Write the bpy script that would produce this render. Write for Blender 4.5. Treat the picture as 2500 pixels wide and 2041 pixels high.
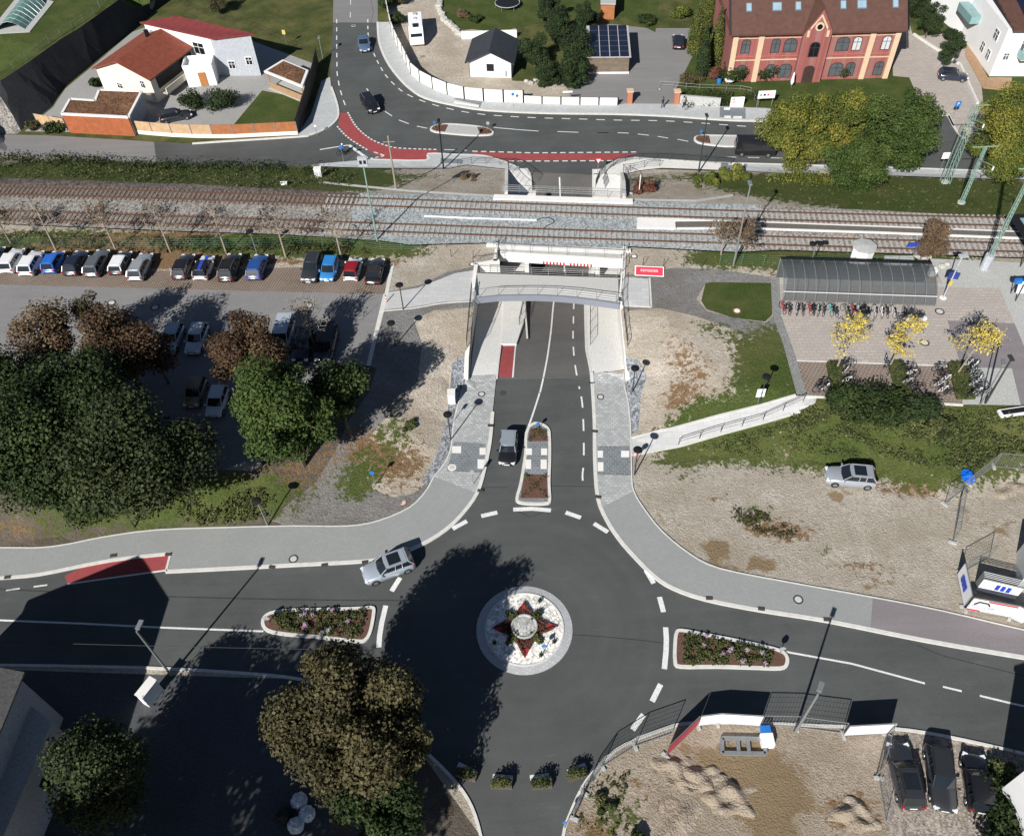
import bpy, bmesh, math, random
import numpy as np
from mathutils import Vector, Matrix
from mathutils.geometry import delaunay_2d_cdt
S = bpy.context.scene
for o in list(bpy.data.objects): bpy.data.objects.remove(o)
COL = S.collection
# ---------------------------------------------------------------- camera
IW, IH, FPX, CH = 2500, 2041, 2082.0, 64.0
_vx, _vy = 1330-IW/2, 2800-IH/2
_th = math.atan(math.hypot(_vx, _vy)/FPX); _ro = math.atan2(_vx, _vy)
CF = np.array([0, math.sin(_th), -math.cos(_th)])
_r0 = np.array([1, 0, 0.]); _d0 = -np.cross(_r0, CF)
CR = math.cos(_ro)*_r0+math.sin(_ro)*_d0; CD = -math.sin(_ro)*_r0+math.cos(_ro)*_d0
CP = np.array([0, 0, CH])
cam = bpy.data.cameras.new('camera'); camo = bpy.data.objects.new('camera', cam); COL.objects.link(camo)
cam.sensor_width = 36; cam.lens = FPX/IW*36; cam.clip_end = 2000; cam.clip_start = .5
M = Matrix.Identity(4)
for i in range(3): M[i][0] = CR[i]; M[i][1] = -CD[i]; M[i][2] = -CF[i]
M[2][3] = CH
camo.matrix_world = M
S.camera = camo
# ---------------------------------------------------------------- light
SUN_EL = math.radians(34.3); SD = Vector((.5, .866))      # shadows fall towards SD
wd = bpy.data.worlds.new('World'); S.world = wd; wd.use_nodes = True
nt = wd.node_tree; bg = nt.nodes['Background']; sky = nt.nodes.new('ShaderNodeTexSky')
sky.sky_type = 'NISHITA'; sky.sun_disc = False; sky.sun_elevation = SUN_EL
sky.sun_rotation = math.radians(210); sky.air_density = .7; sky.dust_density = .2
nt.links.new(sky.outputs[0], bg.inputs[0]); bg.inputs[1].default_value = .05
sl = bpy.data.lights.new('sun', 'SUN'); sl.energy = 5.0; sl.angle = math.radians(.5); sl.color = (1, .97, .93)
so = bpy.data.objects.new('sun', sl); COL.objects.link(so)
tosun = Vector((-.5*math.cos(SUN_EL), -.866*math.cos(SUN_EL), math.sin(SUN_EL)))
so.rotation_euler = tosun.to_track_quat('Z', 'Y').to_euler(); so.location = (0, 0, 120)
S.view_settings.view_transform = 'Standard'; S.view_settings.look = 'None'; S.view_settings.exposure = .45; S.view_settings.gamma = 1
S.render.engine = 'CYCLES'
# ---------------------------------------------------------------- projection helpers
def P(x, y, z=0.0):
    v = FPX*CF+(x-IW/2)*CR+(y-IH/2)*CD
    return CP+v*((z-CH)/v[2])
# ---------------------------------------------------------------- terrain heights (TIN of surveyed points)
Z0, Z1, ZN = 0.0, 2.5, -.8
ctl = []
def cl(z, *pts):
    for p in pts:
        zz = p[2] if len(p) > 2 else z
        q = P(p[0], p[1], zz); ctl.append((q[0], q[1], zz))
cl(Z0, (-700,1350),(0,1335),(200,1312),(381,1290),(550,1285),(719,1280),(850,1275),(925,1262),(1000,1225),(1057,1180),(1087,1130),(1102,1060),(1109,1010),(1128,945),
   (1524,935),(1534,1000),(1545,1110),(1655,1105),(1750,1120),(1900,1130),(2100,1140),(2220,1190),(2320,1215),(2500,1180),(3300,1180),
   (-700,1700),(3300,1700),(0,1700),(1250,1400),(2500,1700),(1250,2000),(600,1500),(1800,1350),(1330,1100),(1330,960),(1150,930),(1210,926),(1330,926),(1447,926),(1512,926),(1330,915),(1240,915),(1430,915))
cl(Z1, (-700,1180),(0,1200),(300,1190),(520,1160),(640,1110),(740,1010),(840,920),(920,850),(1010,790),(1100,750),(1159,722),(1150,800,2.0),(1143,860,1.3),(1137,912,.6),
   (1509,724),(1512,800,2.0),(1519,860,1.3),(1524,910,.5),(1600,770),(1690,790),(1700,860),(1760,960,2.2),(1850,945),(1942,966),(1990,985),(2300,995),(2500,1010),(3300,1020),
   (950,1000,1.5),(900,1100,.8),(1050,900,1.6),(1640,900,1.6),(1640,1030,.9),(1600,980,.8),
   (-700,700),(0,600),(600,700),(1330,600),(1900,600),(2500,700),(3300,700),(1100,600),(1550,640),
   (-700,430),(0,445),(250,450),(500,455),(900,478),(1220,482),(1520,492),(1800,500),(2150,518),(2500,535),(3300,560))
cl(ZN, (-700,340),(0,376),(214,384),(306,396),(500,403),(700,408),(900,408),(1050,408),(1170,410),(1238,418),(1514,428),(1600,422),(1700,420),(1850,415),(2000,415),(2217,425),(2500,435),(3300,470),
   (51,320),(128,259),(158,214),(226,158),(320,75),(414,0),(500,-60),(-300,325),(0,327),(500,330),(800,200),(1300,330),(1300,100),(1300,-60),(2500,-60),(1900,200),(2500,250),(3300,250),(3300,-60),(700,-60),(800,60),(2500,100))
cl(4.0, (-700,520),(-200,325),(-100,260),(0,198),(37,173),(75,148),(112,122),(150,95),(185,72),(220,50),(255,25),(290,0),(375,-60),(-300,0),(0,-60),(200,-60),(-700,0))
cl(ZN, (90,290),(143,236),(192,186),(273,117),(367,38))
for x in (-300, -150, 0, 150, 300):
    ctl.append((x, -80, 0)); ctl.append((x, 6, 0)); ctl.append((x, 330, -.8)); ctl.append((x, 190, -.8 if x > -100 else 4))
ctl.append((-300, 60, 2.5)); ctl.append((300, 60, 2.5)); ctl.append((300, 110, -.8)); ctl.append((-300, 110, -.8))
_r = delaunay_2d_cdt([Vector((c[0], c[1])) for c in ctl], [], [], 0, 1e-4)
_tv = [None]*len(_r[0]); 
for i, ov in enumerate(_r[3]): _tv[i] = ctl[ov[0]]
TA = np.array([[_tv[i] for i in f] for f in _r[2]])            # n,3,3
_d = ((TA[:,1,1]-TA[:,2,1])*(TA[:,0,0]-TA[:,2,0])+(TA[:,2,0]-TA[:,1,0])*(TA[:,0,1]-TA[:,2,1]))
_ok = abs(_d) > 1e-6; TA = TA[_ok]; _d = _d[_ok]
def h(X, Y):
    X = min(max(X, -299), 299); Y = min(max(Y, -79), 329)
    a = ((TA[:,1,1]-TA[:,2,1])*(X-TA[:,2,0])+(TA[:,2,0]-TA[:,1,0])*(Y-TA[:,2,1]))/_d
    b = ((TA[:,2,1]-TA[:,0,1])*(X-TA[:,2,0])+(TA[:,0,0]-TA[:,2,0])*(Y-TA[:,2,1]))/_d
    c = 1-a-b; k = int(np.argmax(np.minimum(np.minimum(a, b), c)))
    return float(a[k]*TA[k,0,2]+b[k]*TA[k,1,2]+c[k]*TA[k,2,2])
def G(x, y, f=h, up=0.0):
    z = 1.0
    for i in range(12):
        p = P(x, y, z); z = z*.35+(f(p[0], p[1])+up)*.65
    p = P(x, y, z)
    if abs(f(p[0], p[1])+up-z) > .01:                   # steep ground: march down the sight line instead
        a = 7.0
        while a > -3:
            b = a-.25; p = P(x, y, b)
            if f(p[0], p[1])+up >= b: break
            a = b
        for i in range(9):
            z = (a+b)/2; p = P(x, y, z)
            if f(p[0], p[1])+up >= z: b = z
            else: a = z
        p = P(x, y, z)
    return Vector((p[0], p[1], z))
def PV(x, y, z): return Vector(P(x, y, z))
# ---------------------------------------------------------------- materials
def newmat(name):
    m = bpy.data.materials.new(name); m.use_nodes = True
    return m, m.node_tree, m.node_tree.nodes['Principled BSDF']
def N(t, kind, **kw):
    n = t.nodes.new(kind)
    for k, v in kw.items():
        if k == 'inp':
            for a, b in v.items(): n.inputs[a].default_value = b
        else: setattr(n, k, v)
    return n
def coords(t, rot=0, scale=(1, 1, 1)):
    tc = N(t, 'ShaderNodeTexCoord'); mp = N(t, 'ShaderNodeMapping'); t.links.new(tc.outputs['Object'], mp.inputs[0])
    mp.inputs['Rotation'].default_value = (0, 0, rot); mp.inputs['Scale'].default_value = scale
    return mp.outputs[0]
def noise(t, co, sc, det=4, rough=.6):
    n = N(t, 'ShaderNodeTexNoise', inp={'Scale': sc, 'Detail': det, 'Roughness': rough}); t.links.new(co, n.inputs['Vector']); return n.outputs[0]
def ramp(t, f, a, b, ca=(0,0,0,1), cb=(1,1,1,1)):
    r = N(t, 'ShaderNodeValToRGB'); r.color_ramp.elements[0].position = a; r.color_ramp.elements[1].position = b
    r.color_ramp.elements[0].color = ca; r.color_ramp.elements[1].color = cb; t.links.new(f, r.inputs[0]); return r.outputs[0]
def mix(t, f, a, b, mode='MIX'):
    m = N(t, 'ShaderNodeMix', data_type='RGBA', blend_type=mode)
    for s, v in ((0, f), (6, a), (7, b)):
        if hasattr(v, 'is_linked') or hasattr(v, 'links'): t.links.new(v, m.inputs[s])
        elif s == 0: m.inputs[0].default_value = v
        else: m.inputs[s].default_value = (*v[:3], 1)
    return m.outputs[2]
def bump(t, bs, f, st=.3, dist=.05):
    b = N(t, 'ShaderNodeBump', inp={'Strength': st, 'Distance': dist}); t.links.new(f, b.inputs['Height']); t.links.new(b.outputs[0], bs.inputs['Normal'])
def sc(c, k): return (c[0]*k, c[1]*k, c[2]*k)
_mc = {}
def mat(name, col=(.5,.5,.5), rough=.75, var=.15, s=2.0, metal=0, spec=.3, b=0, fine=0, coat=0):
    if name in _mc: return _mc[name]
    m, t, bs = newmat(name); co = coords(t)
    n = noise(t, co, s, 5); f = ramp(t, n, .3, .7)
    c = mix(t, f, sc(col, 1-var), sc(col, 1+var))
    if fine:
        n2 = noise(t, co, fine, 3, .7); c = mix(t, .6, c, mix(t, ramp(t, n2, .35, .65), sc(col, .6), sc(col, 1.4)))
    t.links.new(c, bs.inputs['Base Color'])
    bs.inputs['Roughness'].default_value = rough; bs.inputs['Metallic'].default_value = metal; bs.inputs['Specular IOR Level'].default_value = spec
    if coat: bs.inputs['Coat Weight'].default_value = coat; bs.inputs['Coat Roughness'].default_value = .05
    if b: bump(t, bs, n if not fine else n2, b)
    _mc[name] = m; return m
def stone(name, col, s=5.0, var=.45, big=.12):        # gravel, ballast: voronoi grain + patches
    if name in _mc: return _mc[name]
    m, t, bs = newmat(name); co = coords(t)
    v = N(t, 'ShaderNodeTexVoronoi', inp={'Scale': s}); t.links.new(co, v.inputs['Vector'])
    g = N(t, 'ShaderNodeRGBToBW'); t.links.new(v.outputs['Color'], g.inputs[0])
    c = mix(t, ramp(t, g.outputs[0], .2, .8), sc(col, 1-var), sc(col, 1+var))
    c = mix(t, ramp(t, noise(t, co, .25, 6), .35, .65), mix(t, big*2, c, sc(col, .45)), c)
    t.links.new(c, bs.inputs['Base Color']); bs.inputs['Roughness'].default_value = .95; bs.inputs['Specular IOR Level'].default_value = .15
    bump(t, bs, v.outputs['Distance'], .6, .06); _mc[name] = m; return m
def asphalt(name, col, patch=.16, ring=None):
    m, t, bs = newmat(name); co = coords(t)
    n1 = noise(t, co, .16, 6, .65); n2 = noise(t, co, 9, 3, .7); co2 = coords(t, .15, (.09, 1.1, 1)); n3 = noise(t, co2, .9, 4)
    c = mix(t, ramp(t, n1, .3, .7), sc(col, 1-patch), sc(col, 1+patch))
    c = mix(t, ramp(t, n3, .45, .75), c, mix(t, .25, c, sc(col, 1.8)))
    c = mix(t, .3, c, mix(t, ramp(t, n2, .3, .7), sc(col, .55), sc(col, 1.6)))
    if ring:                                            # tyre polished bands running round the centre island
        vs_ = N(t, 'ShaderNodeVectorMath', operation='SUBTRACT', inp={1: (ring[0], ring[1], 0)}); t.links.new(co, vs_.inputs[0]); ln = N(t, 'ShaderNodeVectorMath', operation='LENGTH'); t.links.new(vs_.outputs[0], ln.inputs[0])
        cb = N(t, 'ShaderNodeCombineXYZ'); t.links.new(ln.outputs['Value'], cb.inputs[0]); nr_ = noise(t, cb.outputs[0], .55, 2, .5); fade = ramp(t, ln.outputs['Value'], 0, 1); fr = N(t, 'ShaderNodeMapRange', inp={1: 11.0, 2: 15.0, 3: 1.0, 4: 0.0}); t.links.new(ln.outputs['Value'], fr.inputs[0]); d1 = mix(t, ramp(t, nr_, .35, .65), sc(col, .82), sc(col, 1.16)); fm_ = N(t, 'ShaderNodeMath', operation='MULTIPLY', inp={1: .38}); t.links.new(fr.outputs[0], fm_.inputs[0]); c = mix(t, fm_.outputs[0], c, d1)
    n5 = noise(t, coords(t, -.12, (.35, 1.6, 1)), .7, 7, .75); c = mix(t, ramp(t, n5, .6, .75), c, mix(t, .3, c, (.2,.195,.185)))
    t.links.new(c, bs.inputs['Base Color']); bs.inputs['Roughness'].default_value = .85; bs.inputs['Specular IOR Level'].default_value = .25
    bump(t, bs, n2, .2, .02); return m
def pavers(name, col, joint, bw=.5, bh=.25, rot=0.0, var=.25, ms=.02, offs=.5):
    m, t, bs = newmat(name); co = coords(t, rot)
    b = N(t, 'ShaderNodeTexBrick', offset=offs, inp={'Scale': 1, 'Mortar Size': ms, 'Brick Width': bw, 'Row Height': bh, 'Color1': (*sc(col, 1-var), 1), 'Color2': (*sc(col, 1+var), 1), 'Mortar': (*joint, 1), 'Bias': 0})
    t.links.new(co, b.inputs['Vector'])
    n1 = noise(t, co, .3, 6); c = mix(t, ramp(t, n1, .3, .7), sc(col, .8), b.outputs[0]); c = mix(t, .6, b.outputs[0], c)
    n2 = noise(t, co, 8, 3); c = mix(t, .15, c, mix(t, n2, sc(col, .4), sc(col, 1.5)))
    t.links.new(c, bs.inputs['Base Color']); bs.inputs['Roughness'].default_value = .85; bs.inputs['Specular IOR Level'].default_value = .25
    return m
def wild(name, base, kind=0):                          # soil whose plant cover is painted in vertex colours: R grass, G dry / leaves, B wet sand
    m, t, bs = newmat(name); co = coords(t)
    v = N(t, 'ShaderNodeTexVoronoi', inp={'Scale': 5.5}); t.links.new(co, v.inputs['Vector'])
    g = N(t, 'ShaderNodeRGBToBW'); t.links.new(v.outputs['Color'], g.inputs[0])
    n0 = noise(t, co, .22, 7, .65); n1 = noise(t, co, 1.6, 6, .7); n2 = noise(t, co, 6, 4, .7)
    c = mix(t, ramp(t, g.outputs[0], .15, .85), sc(base, .8), sc(base, 1.18))
    wt = noise(t, coords(t, .5, (.3, 1.4, 1)), .9, 5, .65); c = mix(t, ramp(t, wt, .52, .68), c, mix(t, .4, c, sc(base, .62)))
    c = mix(t, ramp(t, n0, .35, .68), (base[0]*.72, base[1]*.68, base[2]*.62), c)
    c = mix(t, ramp(t, n1, .56, .66), c, mix(t, .45, c, (base[0]*.5, base[1]*.43, base[2]*.34)))
    at = N(t, 'ShaderNodeVertexColor', layer_name='cover'); sp = N(t, 'ShaderNodeSeparateColor'); t.links.new(at.outputs[0], sp.inputs[0])
    def mask(ch, n, w=.5):
        a = N(t, 'ShaderNodeMath', operation='MULTIPLY_ADD', inp={1: 1.0, 2: -.5}); t.links.new(n, a.inputs[0])
        s_ = N(t, 'ShaderNodeMath', operation='MULTIPLY', inp={1: 2.6}); t.links.new(a.outputs[0], s_.inputs[0])
        b = N(t, 'ShaderNodeMath', operation='ADD'); t.links.new(sp.outputs[ch], b.inputs[0]); t.links.new(s_.outputs[0], b.inputs[1])
        return ramp(t, b.outputs[0], .42, .58)
    wet = mix(t, ramp(t, n0, .3, .7), (.2, .145, .085), (.27, .2, .12))
    nm_ = N(t, 'ShaderNodeMath', operation='MULTIPLY_ADD', inp={1: .62}); t.links.new(n1, nm_.inputs[0]); nn_ = N(t, 'ShaderNodeMath', operation='MULTIPLY', inp={1: .38}); t.links.new(noise(t, co, 4.5, 4, .75), nn_.inputs[0]); t.links.new(nn_.outputs[0], nm_.inputs[2]); n1 = nm_.outputs[0]
    c = mix(t, mask(2, n0), c, wet)
    dry = mix(t, ramp(t, n2, .3, .7), (.13, .07, .035), (.3, .2, .11))
    c = mix(t, mask(1, n1), c, dry)
    gr = mix(t, ramp(t, n2, .3, .7), (.028, .045, .013), (.105, .14, .035)); gr = mix(t, ramp(t, n0, .4, .7), gr, mix(t, .45, gr, (.17, .15, .06)))
    c = mix(t, mask(0, n1), c, gr)
    t.links.new(c, bs.inputs['Base Color']); bs.inputs['Roughness'].default_value = .95; bs.inputs['Specular IOR Level'].default_value = .1
    ad = N(t, 'ShaderNodeMath', operation='ADD'); t.links.new(n2, ad.inputs[0]); t.links.new(n1, ad.inputs[1])
    bump(t, bs, ad.outputs[0], .9, .18); return m
def grassmat(name, a, b, yel=.3):
    m, t, bs = newmat(name); co = coords(t)
    n0 = noise(t, co, .35, 6, .65); n2 = noise(t, co, 7, 5, .75)
    c = mix(t, ramp(t, n2, .3, .7), a, b); c = mix(t, ramp(t, n0, .4, .75), c, mix(t, yel, c, (.2, .17, .07)))
    t.links.new(c, bs.inputs['Base Color']); bs.inputs['Roughness'].default_value = .95; bs.inputs['Specular IOR Level'].default_value = .1
    bump(t, bs, n2, .8, .12); return m
def leafmat(name, a, b, c3):
    if name in _mc: return _mc[name]
    m, t, bs = newmat(name)
    at = N(t, 'ShaderNodeAttribute', attribute_name='tint')
    r = N(t, 'ShaderNodeValToRGB'); e = r.color_ramp.elements; e[0].color = (*a, 1); e[1].color = (*c3, 1); k = e.new(.55); k.color = (*b, 1)
    t.links.new(at.outputs['Fac'], r.inputs[0]); t.links.new(r.outputs[0], bs.inputs['Base Color'])
    bs.inputs['Roughness'].default_value = .7; bs.inputs['Specular IOR Level'].default_value = .2
    _mc[name] = m; return m
def stripes(name, col, dark, scale, rot=0, axis='X', w=.5, rough=.7, var=.2):   # tiles, boards, slats
    if name in _mc: return _mc[name]
    m, t, bs = newmat(name); co = coords(t, rot)
    wv = N(t, 'ShaderNodeTexWave', wave_type='BANDS', bands_direction=axis, inp={'Scale': scale, 'Distortion': .0}); t.links.new(co, wv.inputs['Vector'])
    n = noise(t, co, 1.5, 6); c = mix(t, ramp(t, n, .3, .7), sc(col, 1-var), sc(col, 1+var))
    c = mix(t, ramp(t, wv.outputs['Fac'], 0, w), dark, c)
    t.links.new(c, bs.inputs['Base Color']); bs.inputs['Roughness'].default_value = rough; bs.inputs['Specular IOR Level'].default_value = .2
    bump(t, bs, wv.outputs['Fac'], .4, .04); _mc[name] = m; return m
# ---------------------------------------------------------------- mesh builder and tagging
class MB:
    def __init__(s): s.v = []; s.f = []; s.m = []; s.k = 0
    def face(s, pts):
        n = len(s.v); s.v += [tuple(p) for p in pts]; s.f.append(tuple(range(n, n+len(pts)))); s.m.append(s.k); return s
    def box(s, c, d, rz=0.0, tilt=None):
        R = Matrix.Rotation(rz, 3, 'Z')
        if tilt: R = R @ tilt
        n = len(s.v); c = Vector(c)
        for z in (-.5, .5):
            for x, y in ((-.5,-.5),(.5,-.5),(.5,.5),(-.5,.5)): s.v.append(tuple(c+R@Vector((x*d[0], y*d[1], z*d[2]))))
        for q in ((3,2,1,0),(4,5,6,7),(0,1,5,4),(1,2,6,5),(2,3,7,6),(3,0,4,7)): s.f.append(tuple(n+i for i in q)); s.m.append(s.k)
        return s
    def tube(s, a, b, r0, r1=None, n=6, caps=True):
        a = Vector(a); b = Vector(b); r1 = r0 if r1 is None else r1; d = b-a
        if d.length < 1e-6: return s
        q = d.to_track_quat('Z', 'Y').to_matrix(); k = len(s.v)
        for p, r in ((a, r0), (b, r1)):
            for i in range(n):
                w = 2*math.pi*i/n; s.v.append(tuple(p+q@Vector((r*math.cos(w), r*math.sin(w), 0))))
        for i in range(n): j = (i+1) % n; s.f.append((k+i, k+j, k+n+j, k+n+i)); s.m.append(s.k)
        if caps: s.f.append(tuple(k+i for i in range(n))[::-1]); s.f.append(tuple(k+n+i for i in range(n))); s.m += [s.k]*2
        return s
    def path(s, pts, r, n=5):
        for a, b in zip(pts, pts[1:]): s.tube(a, b, r, r, n)
        return s
    def prism(s, poly, z0, z1):                      # poly (x,y) ccw; z0,z1 numbers or lists
        n = len(poly); k = len(s.v)
        za = z0 if hasattr(z0, '__len__') else [z0]*n; zb = z1 if hasattr(z1, '__len__') else [z1]*n
        a = sum(poly[i][0]*poly[(i+1) % n][1]-poly[(i+1) % n][0]*poly[i][1] for i in range(n))
        if a < 0: poly = poly[::-1]; za = za[::-1]; zb = zb[::-1]
        for p, z in zip(poly, za): s.v.append((p[0], p[1], z))
        for p, z in zip(poly, zb): s.v.append((p[0], p[1], z))
        s.f.append(tuple(k+i for i in range(n))[::-1]); s.f.append(tuple(k+n+i for i in range(n))); s.m += [s.k]*2
        for i in range(n): j = (i+1) % n; s.f.append((k+i, k+j, k+n+j, k+n+i)); s.m.append(s.k)
        return s
    def lathe(s, c, prof, n=16):
        k = len(s.v); c = Vector(c)
        for r, z in prof:
            for i in range(n): w = 2*math.pi*i/n; s.v.append((c[0]+r*math.cos(w), c[1]+r*math.sin(w), c[2]+z))
        for q in range(len(prof)-1):
            for i in range(n): j = (i+1) % n; s.f.append((k+q*n+i, k+q*n+j, k+(q+1)*n+j, k+(q+1)*n+i)); s.m.append(s.k)
        s.f.append(tuple(k+i for i in range(n))[::-1]); s.f.append(tuple(k+(len(prof)-1)*n+i for i in range(n))); s.m += [s.k]*2
        return s
    def build(s, name, mats, parent=None, world=False, smooth=False, bev=0):
        me = bpy.data.meshes.new(name); me.from_pydata(s.v, [], s.f)
        for m in (mats if isinstance(mats, (list, tuple)) else [mats]): me.materials.append(m)
        if any(s.m): me.polygons.foreach_set('material_index', s.m)
        if smooth: me.polygons.foreach_set('use_smooth', [True]*len(s.f))
        me.update(); o = bpy.data.objects.new(name, me); COL.objects.link(o)
        if parent is not None:
            o.parent = parent
            if world: o.matrix_parent_inverse = parent_world(parent).inverted()
        if bev:
            b = o.modifiers.new('bevel', 'BEVEL'); b.width = bev; b.segments = 2; b.limit_method = 'ANGLE'
        return o
def parent_world(p):
    m = Matrix.LocRotScale(p.location, p.rotation_euler, p.scale)
    return m if p.parent is None else parent_world(p.parent) @ p.matrix_parent_inverse @ m
def tag(o, label=None, cat=None, group=None, kind=None):
    if label: o['label'] = label
    if cat: o['category'] = cat
    if group: o['group'] = group
    if kind: o['kind'] = kind
    return o
def thing(name, loc, label, cat, group=None, rz=0):
    o = bpy.data.objects.new(name, None); COL.objects.link(o); o.location = loc; o.rotation_euler = (0, 0, rz); o.empty_display_size = .3
    return tag(o, label, cat, group)
def struct(o): o['kind'] = 'structure'; return o
def copy_tree(o, parent=None):
    c = o.copy(); COL.objects.link(c)
    if parent is not None: c.parent = parent; c.matrix_parent_inverse = o.matrix_parent_inverse.copy()
    for ch in list(o.children): copy_tree(ch, c)
    return c
def place(proto, first, loc, rz, label, group=None):
    o = proto if first else copy_tree(proto)
    o.location = loc; o.rotation_euler = (0, 0, rz); o['label'] = label
    if group: o['group'] = group
    return o
rnd = random.Random(7); nr = np.random.default_rng(5)
# common materials
ASPH = asphalt('asphalt_new', (.075,.079,.077), .3, tuple(P(1281,1537)[:2])); ASPH2 = asphalt('asphalt_ramp', (.105,.1,.096), .25); ASPHO = asphalt('asphalt_old', (.19,.185,.18), .08); ASPHG = asphalt('asphalt_lot', (.2,.195,.19), .1); ASPHP = asphalt('asphalt_purple', (.2,.18,.185), .06)
PAVN = pavers('pavers_pale', (.46,.475,.47), (.28,.29,.29), .5, .25, .0, .12, .02); PAVS = pavers('pavers_grey', (.3,.31,.3), (.2,.205,.2), .3, .2, .3, .06, .015)
PAVM = pavers('pavers_mixed', (.42,.43,.42), (.22,.23,.23), .42, .28, .1, .28, .03); PAVD = pavers('pavers_dark', (.17,.19,.2), (.34,.35,.35), .42, .28, .1, .3, .03)
PAVB = pavers('pavers_beige', (.42,.375,.335), (.25,.22,.19), .75, .45, .05, .1, .03); PAVG = pavers('grass_grid', (.3,.245,.2), (.07,.045,.03), .3, .3, .28, .2, .075, 0); PAVC = pavers('cobbles', (.27,.27,.26), (.14,.14,.13), .32, .22, 1.2, .3, .04)
PAVL = pavers('pavers_light_slab', (.5,.5,.49), (.36,.36,.35), 1.0, .6, .1, .08, .02); PAVF = pavers('perforated', (.36,.29,.24), (.1,.075,.06), .42, .3, .0, .15, .1)
CONC = mat('concrete_light', (.62,.61,.575), .8, .06, .8, fine=12); CONG = mat('concrete_grey', (.4,.4,.38), .85, .1, 1.2, fine=10); CONW = mat('concrete_white', (.72,.7,.66), .8, .05, 1)
PAINT = mat('road_paint', (.66,.66,.64), .7, .16, 1.5, fine=9); RED = mat('red_surface', (.29,.06,.06), .85, .22, 1.1, fine=14); KERB = mat('kerb_stone', (.58,.57,.53), .8, .1, 2)
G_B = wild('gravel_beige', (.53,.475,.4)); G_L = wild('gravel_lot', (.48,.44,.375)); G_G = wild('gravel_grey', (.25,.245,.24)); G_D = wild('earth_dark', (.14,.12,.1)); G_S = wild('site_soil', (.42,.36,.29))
GRA = grassmat('lawn', (.024,.042,.01), (.07,.1,.025), .3); GRW = grassmat('meadow', (.026,.036,.012), (.085,.1,.03), .55); GRB = grassmat('verge_brown', (.045,.045,.018), (.14,.1,.045), .6)
BAL = stone('ballast_new', (.3,.325,.325), 5.5, .4, .05); BALD = stone('ballast_old', (.125,.105,.09), 5.5, .6); BALM = stone('ballast_mid', (.27,.25,.225), 5.5, .5); COB = stone('rip_rap', (.27,.285,.3), 6, .55)
DARKW = mat('black_slope_mesh', (.022,.024,.027), .95, .5, .5, fine=4, b=.5)
STEEL = mat('galvanised_steel', (.35,.36,.36), .45, .1, 3, metal=.6); DSTEEL = mat('dark_steel', (.06,.063,.066), .5, .1, 3, metal=.4); RUST = mat('rail_rust', (.09,.05,.035), .7, .2, 3)
BLACK = mat('black_matt', (.012,.012,.013), .6, .1, 3); WHITE = mat('white_paint_plaster', (.76,.76,.75), .7, .03, 1); GLASS = mat('dark_glass', (.01,.012,.015), .08, .1, 1, spec=.6)
MGREEN = mat('mast_green', (.2,.3,.25), .6, .15, 2); BLUEP = mat('blue_panel', (.02,.06,.4), .5, .05, 2); WOOD = mat('raw_wood', (.33,.21,.12), .8, .25, 2, fine=6); BARK = mat('bark', (.1,.08,.06), .9, .3, 4); PBARK = mat('pale_bark', (.28,.24,.19), .9, .2, 4)
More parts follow.
